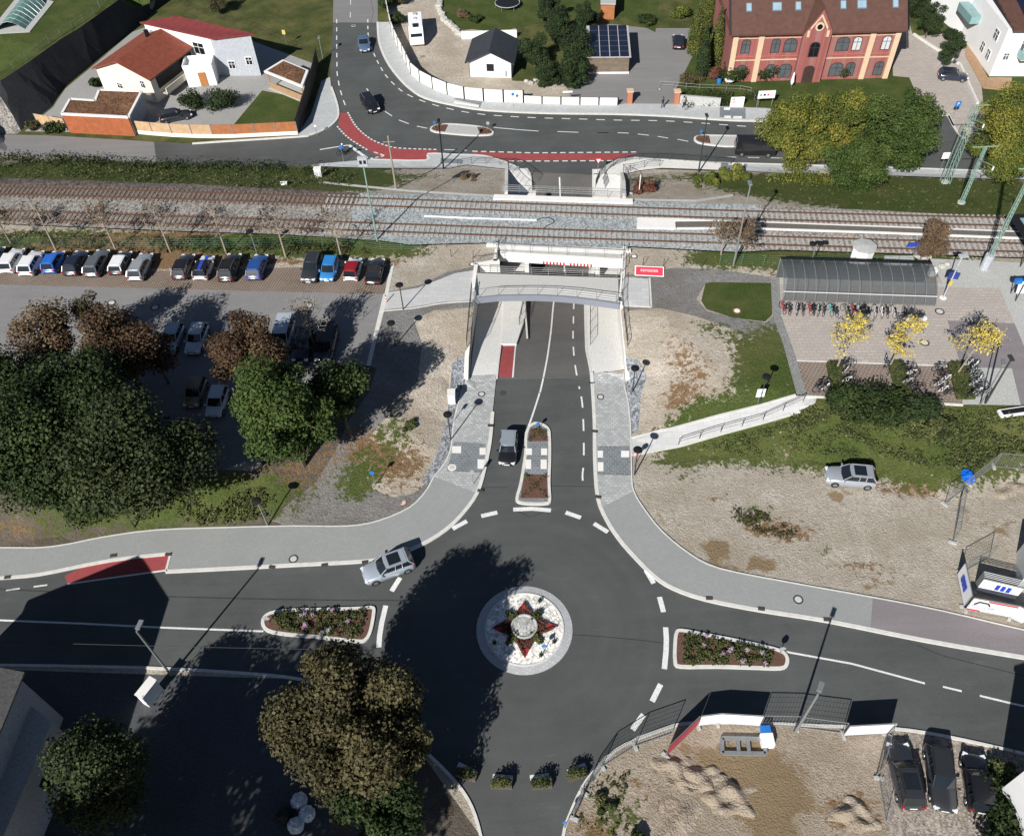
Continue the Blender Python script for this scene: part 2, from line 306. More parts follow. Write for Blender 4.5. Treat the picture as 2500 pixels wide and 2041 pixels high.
# ---------------------------------------------------------------- ground cover painted as plants and stains: (px, py, rx m, ry m, channel, strength)
BL = [ # south left: mound, verge, slopes
 (880,1170,2.2,2.6,0,.75),(960,1060,2.6,3.4,0,.62),(1010,1130,2.8,3.6,1,.45),(940,1140,2.5,3,1,.4),(900,1090,2,3,1,.5),
 (500,1240,9,2.6,0,.42),(640,1210,5,2.5,1,.35),(380,1260,7,2.2,1,.4),(250,1250,8,2,0,.35),(700,1160,4,3,1,.35),(60,1290,5,1.2,1,.6),(560,1195,6,2,0,.5),(700,1180,5,3,0,.2),(100,1260,8,3,0,.3),(800,1100,3,2.5,1,.35),
 (1180,640,1,1,1,.3),(950,640,3,1.5,1,.55),(1010,625,3,1.2,0,.55),(920,600,8,1,0,.8),(1010,880,2.5,4,1,.3),
 # verge behind the parked cars
 (100,600,12,2.5,1,.72),(300,600,12,2.5,1,.8),(500,600,10,3,1,.6),(700,600,9,2.5,0,.75),(850,615,5,2,0,.7),(200,570,14,1.5,0,.5),(600,590,14,2,0,.6),(380,640,9,1.2,1,.9),(0,600,8,3,0,.5),(700,640,9,.8,1,.6),
 # gravel triangle right of the underpass
 (1790,850,3.0,4,0,.42),(1870,900,3.4,4,0,.62),(1720,800,2,2,0,.4),(1700,900,2.6,4,1,.5),(1650,980,2,2,1,.6),(1700,1000,3,1.6,0,.6),(1640,840,1.4,3,1,.3),(1910,840,2.6,4,0,.7),(1890,950,3.5,2.5,0,.6),
 # overgrown slope and gravel lot
 (1700,1085,4,2,0,.75),(1850,1060,5,3,0,1.0),(2000,1055,5,2.8,0,1.1),(2180,1055,7,3.4,0,1.2),(2400,1050,8,4,0,1.2),(2290,1120,4,2.5,0,.9),(2230,1110,3,2,1,.7),(2050,1010,4,2,0,1.1),(1890,1050,2.2,2.2,2,-.4),(2080,1120,4,1.6,1,.5),(2150,1190,3,1.2,1,.4),
 (2000,1120,3,1.5,1,.75),(2150,1100,3,1.5,1,.6),(2350,1100,4,1.6,1,.55),(2080,1050,3,1.2,1,.6),(1950,1090,3,1.2,1,.6),(2400,1040,4,1,1,.5),(1750,870,1.6,2,0,-.5),(1700,1060,3,1,1,.5),(1800,1060,1.4,1,0,-.6),(1960,1100,1.6,.9,0,-.6),
 (1900,1070,1.8,1.6,0,-1.0),(2240,1190,2,1.5,1,.5),(1640,1110,2.5,2,0,.5),(1560,1100,1.5,1,1,.4),
 (1690,1180,1.2,.7,0,.6),(1750,1220,3,1.0,1,.45),(1840,1260,2.2,1.2,0,.75),(1900,1275,3.5,.8,1,.5),(1950,1310,3,1,1,.62),(2000,1340,3,.8,0,.5),(2080,1375,3.5,.6,1,.45),(2160,1400,4,.7,1,.5),(1850,1300,1.8,.8,1,.5),
 (1770,1340,2.0,1.0,2,.75),(1830,1378,3.2,.9,2,.85),(1740,1330,1.2,.7,2,.6),(2140,1430,2.4,.9,2,.5),(1740,1260,.9,.8,2,.6),(1640,1300,4,3,2,.25),(2380,1250,5,4,2,.35),(2330,1170,3,2,1,.4),(2000,1200,3,2,2,.3),
 # southern building site
 (1480,1930,2.2,3,0,.25),(1500,2010,3,2.4,0,.3),(1460,2040,2,2,1,.7),(1560,1900,2.5,2,1,.4),(1905,1930,3.0,4.2,2,.8),(1700,1850,2.5,2,2,.35),(1820,1990,3,3,2,.3),(1650,2000,2.5,2,1,.35),(2080,1980,2.2,1.6,1,.5),(2400,1880,1.4,5,0,.5),(2440,1960,2,4,0,.8),(1540,1990,1.6,1.4,0,.2),
 (2090,1990,2,1,1,.6),(1800,1810,3,1,1,.3),
 # south-west yard
 (950,1980,5,5,1,.45),(1050,1900,4,4,2,.35),(330,1750,5,4,0,.6),(420,1690,3,2,1,.6),(200,2000,5,3,0,.4),(700,1950,4,3,1,.5),
 # railway sides
 (1850,610,8,1.5,0,1.2),(2100,640,12,1.6,0,1.2),(1750,640,3,1,0,.8),(2250,665,6,1,1,.9),(1950,665,6,.7,1,.7),(1330,600,3,1,2,.3),
 (1720,560,3,1.4,1,.3),(1560,440,4,2,0,.6),(1580,455,3,1.5,1,.7),(1700,430,4,1.6,0,.6),(1760,445,4,1.2,1,.6),(1640,440,2,1.5,2,.3),(1850,445,5,2,0,.8),
 (1950,455,9,4,0,1.2),(2150,470,10,5,0,1.3),(2350,490,10,5,0,1.3),(2500,480,8,5,0,1.2),(2050,430,9,2,1,.8),(2250,440,5,1.5,1,.5),
 (100,420,14,4,0,1.2),(300,420,14,4,0,1.2),(500,430,14,4,0,1.3),(700,435,12,4,0,1.3),(850,450,6,3,0,1.0),(900,410,5,1,0,.6),(100,445,14,1.4,1,.7),(350,450,14,1.2,1,.6),(1100,440,4,2,1,.4),(1050,430,3,1,0,.4),
 (900,510,8,.8,0,.3),(380,505,9,.8,0,.9),(560,515,6,.8,0,.7)]
BLW = []
for b in BL:
    q = G(b[0], b[1]); BLW.append((q.x, q.y, b[2], b[3], b[4], b[5]))
def cover(X, Y):
    c = np.zeros((len(X), 3))
    for (x, y, rx, ry, ch, s) in BLW:
        d = ((X-x)/rx)**2+((Y-y)/ry)**2; c[:, ch] += s*np.exp(-d*.9)
    return np.clip(c, 0, .82)
# ---------------------------------------------------------------- regions of the ground (first match wins): name, material, outline in photo pixels, lift
ROAD_S = [(-250,1432),(0,1412),(97,1403),(211,1380),(296,1365),(417,1353),(406,1396),(550,1389),(719,1380),(900,1370),(960,1357),(1030,1330),(1090,1293),(1132,1252),(1165,1205),(1182,1150),(1196,1082),(1203,1007),(1213,902),
 (1444,910),(1451,1026),(1452,1120),(1459,1214),(1480,1268),(1510,1315),(1547,1358),(1594,1405),(1641,1436),(1721,1464),(1852,1490),(2017,1516),(2252,1563),(2500,1606),(2800,1655),
 (2800,1900),(2500,1840),(2465,1832),(2306,1797),(2173,1778),(2000,1772),(1848,1765),(1708,1765),(1646,1771),(1568,1799),(1506,1830),(1459,1874),(1422,1921),(1387,1998),(1375,2041),(1360,2160),
 (1195,2160),(1174,2041),(1152,1970),(1120,1918),(1080,1874),(1040,1836),(1000,1798),(930,1740),(850,1692),(732,1658),(600,1644),(398,1632),(200,1627),(0,1624),(-250,1622)]
ROAD_N = [(813,-60),(813,56),(809,143),(806,190),(809,214),(820,245),(826,270),(824,290),(808,308),(786,320),(756,331),(733,335),(639,340),(470,352),(376,346),(382,399),(500,404),(650,408),(777,402),(906,391),(1040,393),(1045,377),(1113,379),(1181,382),(1230,396),(1266,411),(1290,428),
 (1453,432),(1474,408),(1510,390),(1547,386),(1587,389),(1760,399),(1867,402),(2217,412),(2390,418),(2700,425),(2700,330),(2420,362),(2375,352),(2345,333),(2328,310),(2315,285),(2300,283),(2200,300),(1861,297),(1760,294),(1630,285),(1500,280),(1339,278),(1189,271),(1106,258),(1038,241),(1001,218),(971,188),(944,150),(926,105),(922,56),(922,-60)]
REG = [
 ('HOLE', None, None, 0),
 ('road_top_old', ASPHO, [(815,-60),(813,56),(922,56),(922,-60)], 0),
 ('side_road_old', ASPHO, [(-250,300),(-200,322),(0,329),(113,331),(300,342),(376,347),(382,399),(306,396),(214,384),(0,376),(-250,368)], 0),
 ('roundabout_road', ASPH, ROAD_S, 0),
 ('north_road', ASPH, ROAD_N, 0),
 ('dark_crossing_west', PAVD, [(1109,1080),(1187,1084),(1181,1156),(1091,1152)], .1),
 ('dark_crossing_east', PAVD, [(1459,1090),(1536,1090),(1543,1163),(1459,1161)], .1),
 ('pavement_west', PAVM, [(1138,902),(1213,902),(1203,1007),(1196,1082),(1182,1150),(1165,1205),(1060,1165),(1087,1130),(1102,1090),(1109,1026)], .1),
 ('pavement_southwest', PAVS, [(-250,1345),(0,1338),(97,1338),(169,1329),(254,1312),(381,1295),(550,1289),(719,1285),(850,1285),(925,1272),(1000,1240),(1040,1200),(1063,1164),(1165,1205),(1132,1252),(1090,1293),(1030,1330),(960,1357),(900,1370),(719,1380),(550,1389),(406,1396),(417,1353),(296,1365),(211,1380),(97,1403),(0,1412),(-250,1432)], .1),
 ('pavement_east', PAVM, [(1444,910),(1524,914),(1534,988),(1540,1063),(1542,1163),(1547,1200),(1472,1238),(1459,1214),(1452,1120),(1451,1026)], .1),
 ('pavement_old', ASPHP, [(2130,1459),(2299,1492),(2500,1539),(2800,1600),(2800,1655),(2500,1606),(2252,1563),(2124,1540)], .1),
 ('pavement_southeast', PAVS, [(1547,1200),(1570,1240),(1617,1299),(1688,1356),(1758,1389),(1923,1422),(2130,1459),(2124,1540),(2017,1516),(1852,1490),(1721,1464),(1641,1436),(1594,1405),(1547,1358),(1510,1315),(1480,1268),(1472,1238)], .1),
 # railway
 ('ballast_bed', BAL, [(1000,476),(1240,484),(1525,494),(1850,503),(1850,560),(1800,618),(1530,604),(1205,595),(1000,600),(930,590),(860,560),(860,520),(880,474)], .15),
 ('ballast_bed_west', BALD, [(-250,428),(0,436),(400,450),(880,474),(870,505),(500,492),(0,478),(-250,470)], .15),
 ('ballast_bed_siding', BALM, [(-250,470),(0,478),(500,492),(870,505),(860,520),(860,560),(930,590),(700,575),(400,565),(0,548),(-250,540)], .13),
 ('ballast_bed_east', BALM, [(1850,503),(2200,520),(2500,537),(2800,550),(2800,650),(2500,632),(2200,622),(1900,613),(1800,618),(1850,560)], .15),
 # west car park
 ('parking_bays', PAVG, [(-250,655),(0,658),(300,664),(650,655),(800,652),(954,646),(946,683),(939,718),(650,712),(306,703),(0,695),(-250,688)], .01),
 ('parking_gutter', KERB, [(954,646),(962,647),(948,718),(905,893),(895,893),(936,718)], .02),
 ('car_park', ASPHG, [(-250,688),(0,695),(306,703),(650,712),(936,718),(916,800),(895,893),(825,893),(700,1060),(620,1150),(300,1170),(0,1185),(-250,1190)], .01),
 ('paver_path', PAVL, [(944,715),(1020,704),(1060,688),(1110,668),(1163,660),(1158,733),(1080,738),(1010,750),(932,757)], .03),
 ('path_gravel_west', G_G, [(905,893),(932,757),(1010,750),(1080,738),(1158,733),(1155,750),(1060,758),(1010,780),(1030,840),(1020,930),(950,1010),(900,1070),(885,1140),(900,1190),(960,1215),(1010,1205),(1040,1180),(1050,1200),(1000,1240),(925,1272),(850,1285),(700,1285),(660,1270),(770,1180),(820,1100),(850,1030),(900,960),(920,900)], .01),
 ('path_border_gravel', G_G, [(950,712),(1030,695),(1090,665),(1163,650),(1163,660),(1110,668),(1060,688),(1020,704),(944,715)], .012),
 ('stone_strip_west', COB, [(1104,890),(1120,872),(1141,880),(1136,930),(1112,1000),(1102,1090),(1070,1160),(1045,1190),(1030,1180),(1070,1100),(1090,1030),(1098,960)], .02),
 ('stone_strip_east', COB, [(1528,870),(1560,880),(1580,920),(1565,960),(1558,1050),(1543,1060),(1536,985),(1525,935)], .02),
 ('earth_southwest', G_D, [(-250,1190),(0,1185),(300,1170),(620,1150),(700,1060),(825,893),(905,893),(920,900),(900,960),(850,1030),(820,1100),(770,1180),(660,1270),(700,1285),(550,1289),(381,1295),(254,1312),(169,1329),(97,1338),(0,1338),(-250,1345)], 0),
 # station side
 ('bridge_landing', PAVL, [(1520,678),(1583,681),(1586,749),(1520,745)], .03),
 ('lawn_oval', GRA, [(1722,693),(1735,690),(1882,692),(1885,768),(1868,785),(1790,776),(1725,755),(1712,735)], .04),
 ('station_path', G_G, [(1520,672),(1560,670),(1640,655),(1740,657),(1878,676),(1882,692),(1735,690),(1722,693),(1700,730),(1725,760),(1800,778),(1868,788),(1888,775),(1912,842),(1880,838),(1700,772),(1610,752),(1530,758),(1520,745),(1586,749),(1583,681)], .015),
 ('cobble_edge', PAVC, [(1878,676),(1903,680),(1907,770),(1945,880),(1970,967),(1945,963),(1912,842),(1888,775)], .03),
 ('purple_asphalt', ASPHP, [(2313,783),(2477,790),(2560,990),(2492,990),(2470,900),(2384,898),(2345,893)], .02),
 ('light_concrete', CONG, [(2384,898),(2470,900),(2492,990),(2350,988),(2345,893)], .025),
 ('perforated_pavers', PAVF, [(1945,879),(2345,893),(2350,988),(1970,967)], .02),
 ('station_plaza', PAVB, [(1903,695),(2280,700),(2440,705),(2477,790),(2313,783),(2345,893),(1945,879),(1907,770)], .02),
 ('platform_forecourt', CONG, [(1903,680),(2300,692),(2285,660),(2270,632),(2800,655),(2800,1010),(2560,990),(2477,790),(2440,705),(2280,700),(1903,695)], .02),
 ('sloping_walk', PAVL, [(1538,1073),(1641,1048),(1750,1018),(1942,967),(1995,968),(1990,985),(1953,1003),(1850,1033),(1655,1088),(1540,1109)], .05),
 # north side
 ('north_pavement', PAVN, [(922,56),(926,105),(944,150),(971,188),(1001,218),(1038,241),(1106,258),(1189,271),(1339,278),(1500,280),(1630,285),(1760,294),(1861,297),(2200,300),(2200,285),(1867,266),(1757,262),(1645,256),(1527,255),(1500,259),(1339,256),(1189,250),(1114,241),(1076,226),(1027,195),(993,162),(971,109),(950,56)], .1),
 ('corner_pavement', PAVN, [(806,190),(809,214),(820,245),(826,270),(824,290),(808,308),(786,320),(756,331),(733,335),(728,330),(760,280),(785,200)], .1),
 ('south_edge_pavement', PAVN, [(777,402),(906,391),(1040,393),(1045,377),(1113,379),(1181,382),(1230,396),(1266,411),(1291,431),(1240,422),(1238,415),(1140,404),(1100,412),(1040,413),(900,412),(780,408)], .1),
 ('curved_pavement', CONC, [(1453,432),(1474,408),(1510,390),(1547,386),(1587,389),(1760,399),(1757,417),(1615,412),(1570,417),(1530,425),(1514,427)], .1),
 ('edge_pavement_east', PAVN, [(1760,399),(1867,402),(2217,412),(2390,418),(2700,425),(2700,445),(2390,438),(2217,432),(1900,424),(1757,417)], .1),
 ('slope_base', DARKW, [(0,236),(0,198,4),(75,148,4),(150,95,4),(220,50,4),(290,0,4),(375,-60,4),(500,-60,-.8),(414,0,-.8),(367,38,-.8),(320,75,-.8),(273,117,-.8),(226,158,-.8),(192,186,-.8),(158,214,-.8),(143,236,-.8),(128,259,-.8),(90,290,-.8),(51,320,-.8),(31,282)], 0),
 ('yard_lawn', GRA, [(560,318),(600,270),(640,222),(735,240),(722,324)], .03),
 ('house_yard', mat('yard_concrete', (.3,.295,.28), .85, .12, .8, fine=10), [(60,322,-.8),(92,293,-.8),(130,262,-.8),(145,239,-.8),(160,217,-.8),(194,189,-.8),(228,161,-.8),(275,120,-.8),(324,79,-.8),(400,50,-.8),(480,50),(600,95),(775,160),(735,320),(640,332),(300,325)], .02),
 ('field_grass', GRW, [(414,-60),(760,-60),(800,0),(803,100),(798,150),(776,148),(640,100),(520,60),(420,15),(380,0)], .02),
 ('terrace_lawn', GRA, [(-300,-100,4),(375,-60,4),(285,0,4),(215,48,4),(145,92,4),(70,144,4),(0,190,4),(-200,315,4),(-500,400,4)], .02),
 ('gravel_slope', BALM, [(-300,340),(-200,325,4),(0,198,4),(0,236),(31,282),(51,320,-.8),(40,328),(0,327),(-300,330)], 0),
 ('garden_lawn', GRA, [(1080,-60),(1700,-60),(1700,0),(1610,-10),(1600,80),(1500,30),(1290,62),(1220,80),(1130,70),(1100,50),(1068,20)], .02),
 ('gravel_court', G_B, [(941,-60),(950,56),(971,109),(993,162),(1027,195),(1076,226),(1114,241),(1189,250),(1339,256),(1400,257),(1380,205),(1250,198),(1260,60),(1130,75),(1100,50),(1068,20),(1070,-60)], .01),
 ('driveway', ASPHG, [(1380,205),(1400,257),(1500,259),(1527,255),(1645,256),(1652,215),(1690,140),(1690,70),(1580,70),(1500,60),(1400,60),(1400,190)], .015),
 ('brick_house_garden', GRA, [(1645,256),(1652,215),(1690,140),(1690,-60),(1780,-60),(1790,150),(2220,190),(2260,285),(2200,285),(1867,266),(1757,262)], .01),
 ('east_yard', PAVB, [(2180,-60),(2230,90),(2340,80),(2390,140),(2400,250),(2420,362),(2375,352),(2345,333),(2328,310),(2315,285),(2300,283),(2260,285),(2180,200)], .012),
 ('east_lawn', GRA, [(2800,-60),(2230,-60),(2230,90),(2340,80),(2390,140),(2400,250),(2420,362),(2700,330),(2800,330)], .01),
 ('wild_north', G_B, [(-250,368),(0,376),(382,399),(650,408),(1040,413),(1240,418),(1514,427),(1757,417),(2217,432),(2800,445),(2800,550),(1850,503),(1525,494),(1000,476),(880,474),(0,436),(-250,428)], 0),
 ('meadow', GRW, [(-700,-80),(2800,-80),(2800,445),(2217,432),(1240,400),(0,376),(-700,350)], 0),
 ('rail_verge', G_B, [(-250,540),(930,590),(1205,595),(1530,604),(1900,613),(2270,632),(2300,692),(1878,676),(1640,655),(1520,672),(1163,650),(954,646),(300,664),(-250,655)], .0),
 ('wild_mound', G_B, [(905,893),(1020,760),(1158,745),(1141,880),(1102,1090),(1045,1190),(885,1200),(880,1000)], 0),
 ('wild_triangle', G_B, [(1509,724),(1700,750),(1970,967),(1640,1050),(1538,1073),(1523,935)], 0),
 ('site_south', G_S, [(1360,2160),(1387,1998),(1506,1830),(1708,1765),(2155,1778),(2170,2160)], 0),
 ('parking_gravel', stone('gravel_fine', (.3,.26,.22), 7, .4), [(2155,1778),(2306,1797),(2465,1832),(2900,1920),(2900,2200),(2170,2160)], 0),
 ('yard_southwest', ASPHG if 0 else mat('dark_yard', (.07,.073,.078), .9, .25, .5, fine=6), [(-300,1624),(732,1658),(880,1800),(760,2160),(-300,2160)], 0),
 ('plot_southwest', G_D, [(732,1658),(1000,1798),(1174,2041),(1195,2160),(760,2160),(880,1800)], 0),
 ('gravel_lot', G_L, None, 0)]
HOLE = [(-4.15,60.0),(-3.35,72.0),(-3.0,75.3),(-.95,75.7),(-.6,79.0),(.75,89.4),(.95,98.6),(15.6,96.4),(14.7,87.5),(13.4,77.0),(12.65,72.5),(12.05,69.0),(11.8,60.0)]
def wpoly(px, dens=2.5):
    q = [PV(*p) if len(p) == 3 else G(*p) for p in px]; o = []
    for a, b in zip(q, q[1:]+q[:1]):
        n = max(1, int((b.xy-a.xy).length/dens))
        for i in range(n): t = i/n; o.append((a.x+(b.x-a.x)*t, a.y+(b.y-a.y)*t))
    return o
def inpoly(X, Y, poly):
    r = np.zeros(len(X), bool); n = len(poly)
    for i in range(n):
        x1, y1 = poly[i]; x2, y2 = poly[(i+1) % n]
        if y1 == y2: continue
        c = ((y1 > Y) != (y2 > Y)) & (X < (x2-x1)*(Y-y1)/(y2-y1)+x1); r ^= c
    return r
polys = [HOLE]+[wpoly(r[2]) if r[2] else None for r in REG[1:]]
vs, es = [], []
for pl in polys:
    if not pl: continue
    k = len(vs); vs += [Vector((p[0]+rnd.uniform(-1,1)*1e-4, p[1]+rnd.uniform(-1,1)*1e-4)) for p in pl]; es += [(k+i, k+(i+1) % len(pl)) for i in range(len(pl))]
gx = list(np.arange(-96, 96.1, 1.2)); gy = list(np.arange(8, 166, 1.2))
for i, x in enumerate(gx):
    for j, y in enumerate(gy):
        if abs(x) > 40+y*.4: continue
        vs.append(Vector((x+rnd.uniform(-.3,.3), y+rnd.uniform(-.3,.3))))
for x in (-290,-200,-140,-110,-60,0,60,110,140,200,290):
    for y in (-75,-30,180,200,240,320): vs.append(Vector((x, y)))
    if abs(x) > 100:
        for y in (30,60,90,120,150): vs.append(Vector((x, y)))
R_ = delaunay_2d_cdt(vs, es, [], 0, 1e-5)
V2 = np.array([(v.x, v.y) for v in R_[0]]); T2 = np.array([f for f in R_[2] if len(f) == 3])
cx = V2[T2].mean(axis=1); reg = np.full(len(T2), len(REG)-1)
for i in range(len(REG)-2, -1, -1):
    reg[inpoly(cx[:,0], cx[:,1], polys[i])] = i
HZ = np.array([h(x, y) for x, y in V2]); CV = cover(V2[:,0], V2[:,1])
GNAMES = {'car_park':'car_park_surface','slope_base':'dark_slope','gravel_slope':'gravel_bank'}
for i, (nm, mt, px, up) in enumerate(REG):
    if i == 0: continue
    T = T2[reg == i]
    if not len(T): continue
    u, inv = np.unique(T.ravel(), return_inverse=True); F = inv.reshape(-1, 3)
    me = bpy.data.meshes.new(nm); co = np.column_stack([V2[u], HZ[u]+up])
    me.from_pydata(co.tolist(), [], F.tolist()); me.materials.append(mt); me.update()
    if nm.startswith('dark_crossing') is False and mt in (G_B, G_L, G_G, G_D, G_S):
        ca = me.color_attributes.new('cover', 'FLOAT_COLOR', 'POINT'); a = np.ones((len(u), 4)); a[:,:3] = CV[u]; ca.data.foreach_set('color', a.ravel())
    nmz = ''.join(w for w in nm); o = bpy.data.objects.new(GNAMES.get(nm, nm.replace('_west','').replace('_east','').replace('_southwest','').replace('_southeast','')), me); COL.objects.link(o); struct(o)
# ---------------------------------------------------------------- ribbons: kerbs and painted lines
def pxline(px, f=h, up=0, dens=1.0):
    q = [G(x, y, f) for x, y in px]; o = []
    for a, b in zip(q, q[1:]):
        n = max(1, int((b-a).length/dens))
        for i in range(n):
            p = a.lerp(b, i/n); o.append(Vector((p.x, p.y, f(p.x, p.y)+up)))
    o.append(Vector((q[-1].x, q[-1].y, f(q[-1].x, q[-1].y)+up))); return o
def smoothpx(px, k=4, closed=False):               # catmull-rom through pixel points
    n = len(px); o = []
    for i in range(n if closed else n-1):
        p0 = px[(i-1) % n] if closed or i > 0 else px[i]; p1 = px[i]; p2 = px[(i+1) % n]; p3 = px[(i+2) % n] if closed or i+2 < n else px[(i+1) % n]
        for j in range(k):
            t = j/k; o.append(tuple(.5*((2*p1[c])+(-p0[c]+p2[c])*t+(2*p0[c]-5*p1[c]+4*p2[c]-p3[c])*t*t+(-p0[c]+3*p1[c]-3*p2[c]+p3[c])*t**3) for c in (0, 1)))
    o.append(px[0] if closed else px[-1]); return o
def ribbon(mb, pts, w, hgt=0.0, closed=False):
    n = len(pts); L, R = [], []
    for i, p in enumerate(pts):
        a = pts[(i-1) % (n-1)] if closed else pts[max(i-1, 0)]; b = pts[(i+1) % (n-1) if closed and i+1 >= n else min(i+1, n-1)]
        if closed and i == n-1: b = pts[1]
        if closed and i == 0: a = pts[n-2]
        d = Vector((b.x-a.x, b.y-a.y, 0)); d = d.normalized() if d.length > 1e-6 else Vector((1, 0, 0)); s = Vector((-d.y, d.x, 0))*w/2
        L.append(p+s); R.append(p-s)
    up = Vector((0, 0, hgt))
    for i in range(n-1):
        mb.face([R[i]+up, R[i+1]+up, L[i+1]+up, L[i]+up])
        if hgt:
            dn = Vector((0, 0, .2))
            mb.face([R[i]-dn, R[i+1]-dn, R[i+1]+up, R[i]+up]); mb.face([L[i+1]-dn, L[i]-dn, L[i]+up, L[i+1]+up])
    if hgt and not closed:
        for i, (a, b) in ((0, (L[0], R[0])), (1, (R[-1], L[-1]))): mb.face([a-Vector((0,0,.2)), b-Vector((0,0,.2)), b+up, a+up])
def kerb(px, w=.3, hgt=.13, f=h, closed=False, mt=None, sm=True):
    mb = MB(); q = smoothpx(px, 3, closed) if sm else px
    ribbon(mb, pxline(q, f), w, hgt, closed); struct(mb.build('kerb', mt or KERB))
kerb(ROAD_S[:5]+[(417,1352)]); kerb(ROAD_S[6:18], .34); kerb([ROAD_S[5], ROAD_S[6]], .2)
kerb(ROAD_S[19:34], .34); kerb(ROAD_S[34:50], .22, .1); kerb(ROAD_S[50:], .22, .1)
kerb([(-250,1340),(0,1338),(97,1338),(169,1329),(254,1312),(381,1295),(550,1289),(719,1285),(850,1285),(925,1272),(1000,1240),(1040,1200),(1060,1165),(1087,1130),(1102,1090),(1109,1026),(1130,950)], .12, .12)
kerb([(1524,945),(1534,988),(1540,1063),(1542,1163),(1547,1200),(1570,1240),(1617,1299),(1688,1356),(1758,1389),(1923,1422),(2130,1459),(2299,1492),(2500,1539),(2800,1600)], .12, .12)
kerb([(1538,1071),(1641,1046),(1750,1016),(1942,965)], .22, .08, sm=False); kerb([(1540,1111),(1655,1090),(1850,1035),(1953,1005)], .3, .1, sm=False)
kerb(ROAD_N[4:12]+[(560,346),(470,352)], .3); kerb(ROAD_N[19:26], .25, .12)
kerb([(1547,386),(1587,389),(1760,399),(1867,402),(2217,412),(2390,418),(2700,425)], .2); kerb(ROAD_N[::-1][1:18][::1], .34)
kerb([(2315,285),(2328,310),(2345,333),(2375,352),(2420,362)], .25); kerb([(2230,86),(2262,92),(2340,250),(2385,252)][:1]+[(2343,160),(2386,255)], .3, .3, sm=False)
kerb([(1586,679),(1590,750)], .18, .06, sm=False); kerb([(1520,747),(1590,750)], .18, .06, sm=False); kerb([(1970,969),(2160,978),(2350,990)], .2, .15, sm=False); kerb([(1945,881),(2345,895)], .2, .04, sm=False)
kerb([(1155,736),(1080,741),(1010,753),(932,760)], .15, .06)
# concrete cable trough along the railway
kerb([(780,446),(1000,468),(1240,483),(1525,489),(1700,492),(1790,478)], .5, .05, sm=False, mt=CONG)
_ml = []
def mark(px, w=.15, dash=None, gap=None, f=h, sm=False, name='road_marking', mt=None, up=.012, start=0):
    q = smoothpx(px, 5) if sm else px; pts = pxline(q, f, up, .4); mb = MB()
    if not dash: ribbon(mb, pts, w)
    else:
        s = [0]; 
        for a, b in zip(pts, pts[1:]): s.append(s[-1]+(b-a).length)
        def at(t):
            t = min(max(t, 0), s[-1])
            for i in range(len(s)-1):
                if t <= s[i+1]: return pts[i].lerp(pts[i+1], (t-s[i])/max(s[i+1]-s[i], 1e-6))
            return pts[-1]
        t = start
        while t < s[-1]-.1:
            e = min(t+dash, s[-1]); n = max(1, int((e-t)/.5)); ribbon(mb, [at(t+(e-t)*i/n) for i in range(n+1)], w); t += dash+gap
    o = mb.build(name, mt or PAINT); struct(o)
# roundabout give-way arcs (single broad dashes)
for a, b in (((1253,1244),(1345,1246)),((1175,1260),(1214,1251)),((1105,1291),(1140,1272)),((1381,1251),(1418,1264)),((1450,1278),(1484,1299)),((1577,1392),(1596,1424)),((1610,1457),(1620,1494)),((1613,1670),(1592,1712)),((1571,1744),(1544,1781)),((956,1443),(977,1410)),
    ((1118,1866),(1158,1885)),((1203,1896),(1252,1900)),((1294,1899),(1341,1893)),((1386,1884),(1430,1868))):
    mark([a, ((a[0]+b[0])/2, (a[1]+b[1])/2+(-3 if a[0] == 1253 else 0)), b], .42)
mark([(1625,1531),(1627,1560),(1626,1590),(1622,1633)], .42); mark([(942,1478),(932,1520),(927,1550),(925,1580)], .42)
mark([(0,1514),(200,1522),(400,1532),(643,1541)], .16); mark([(-250,1505),(0,1514)], .16)
mark([(-200,1455),(0,1443),(145,1424)], .14, 1.15, 1.15, start=.6); mark([(165,1426),(290,1408),(408,1392)], .16)
mark([(1914,1590),(2080,1620),(2258,1668)], .16); mark([(2302,1676),(2348,1687)], .16); mark([(2392,1698),(2471,1717),(2600,1745)], .16)
# north road
mark([(813,60),(810,180),(813,300)][:1]+[(821,130),(823,180),(829,215),(838,245),(847,268)], .2, 1.1, 1.4) if 0 else mark([(822,48),(822,120),(823,180),(829,215),(838,245),(847,268)], .16, 1.5, 1.5)
mark([(898,48),(900,95),(915,137),(935,175),(955,200),(985,226),(1020,243),(1060,257),(1100,267),(1140,275),(1200,282),(1300,288),(1400,291),(1500,294),(1620,296),(1720,302),(1860,312),(2000,318),(2200,322)], .17, 1.2, 1.25, sm=True)
mark([(856,0),(855,56)], .12, 2, 3); mark([(895,217),(905,231)], .16); mark([(940,273),(957,284)], .16); mark([(974,294),(998,303)], .16); mark([(1018,309),(1043,314)], .16)
mark([(1205,312),(1260,317),(1315,321)], .15); mark([(1361,322),(1412,324)], .15); mark([(1459,325),(1486,325)], .15)
for a, b in (((1459,325),(1486,325)),((1508,325),(1535,326)),((1557,328),(1584,331)),((1606,334),(1631,338)),((1654,341),(1680,346))): mark([a, b], .15)
mark([(849,275),(870,310),(905,340),(950,358),(985,363),(1072,366)], .22, .42, .28, sm=True)
mark([(823,309),(850,337),(897,367)], .22, .42, .28, sm=True); mark([(913,372),(940,381)], .2, .7, .35); mark([(903,388),(940,381)], .2, .45, .3)
mark([(1085,366),(1140,368)], .15, 1.6, 1.2); mark([(1153,370),(1300,374),(1450,373),(1553,372)], .22, .75, .45); mark([(1220,394),(1350,394),(1500,393),(1515,391)], .22, .75, .45)
mark([(781,366),(850,355)], .2); mark([(852,355),(896,387)], .42)
mark([(1770,384),(2150,392)], .13, 1.5, 1.5)
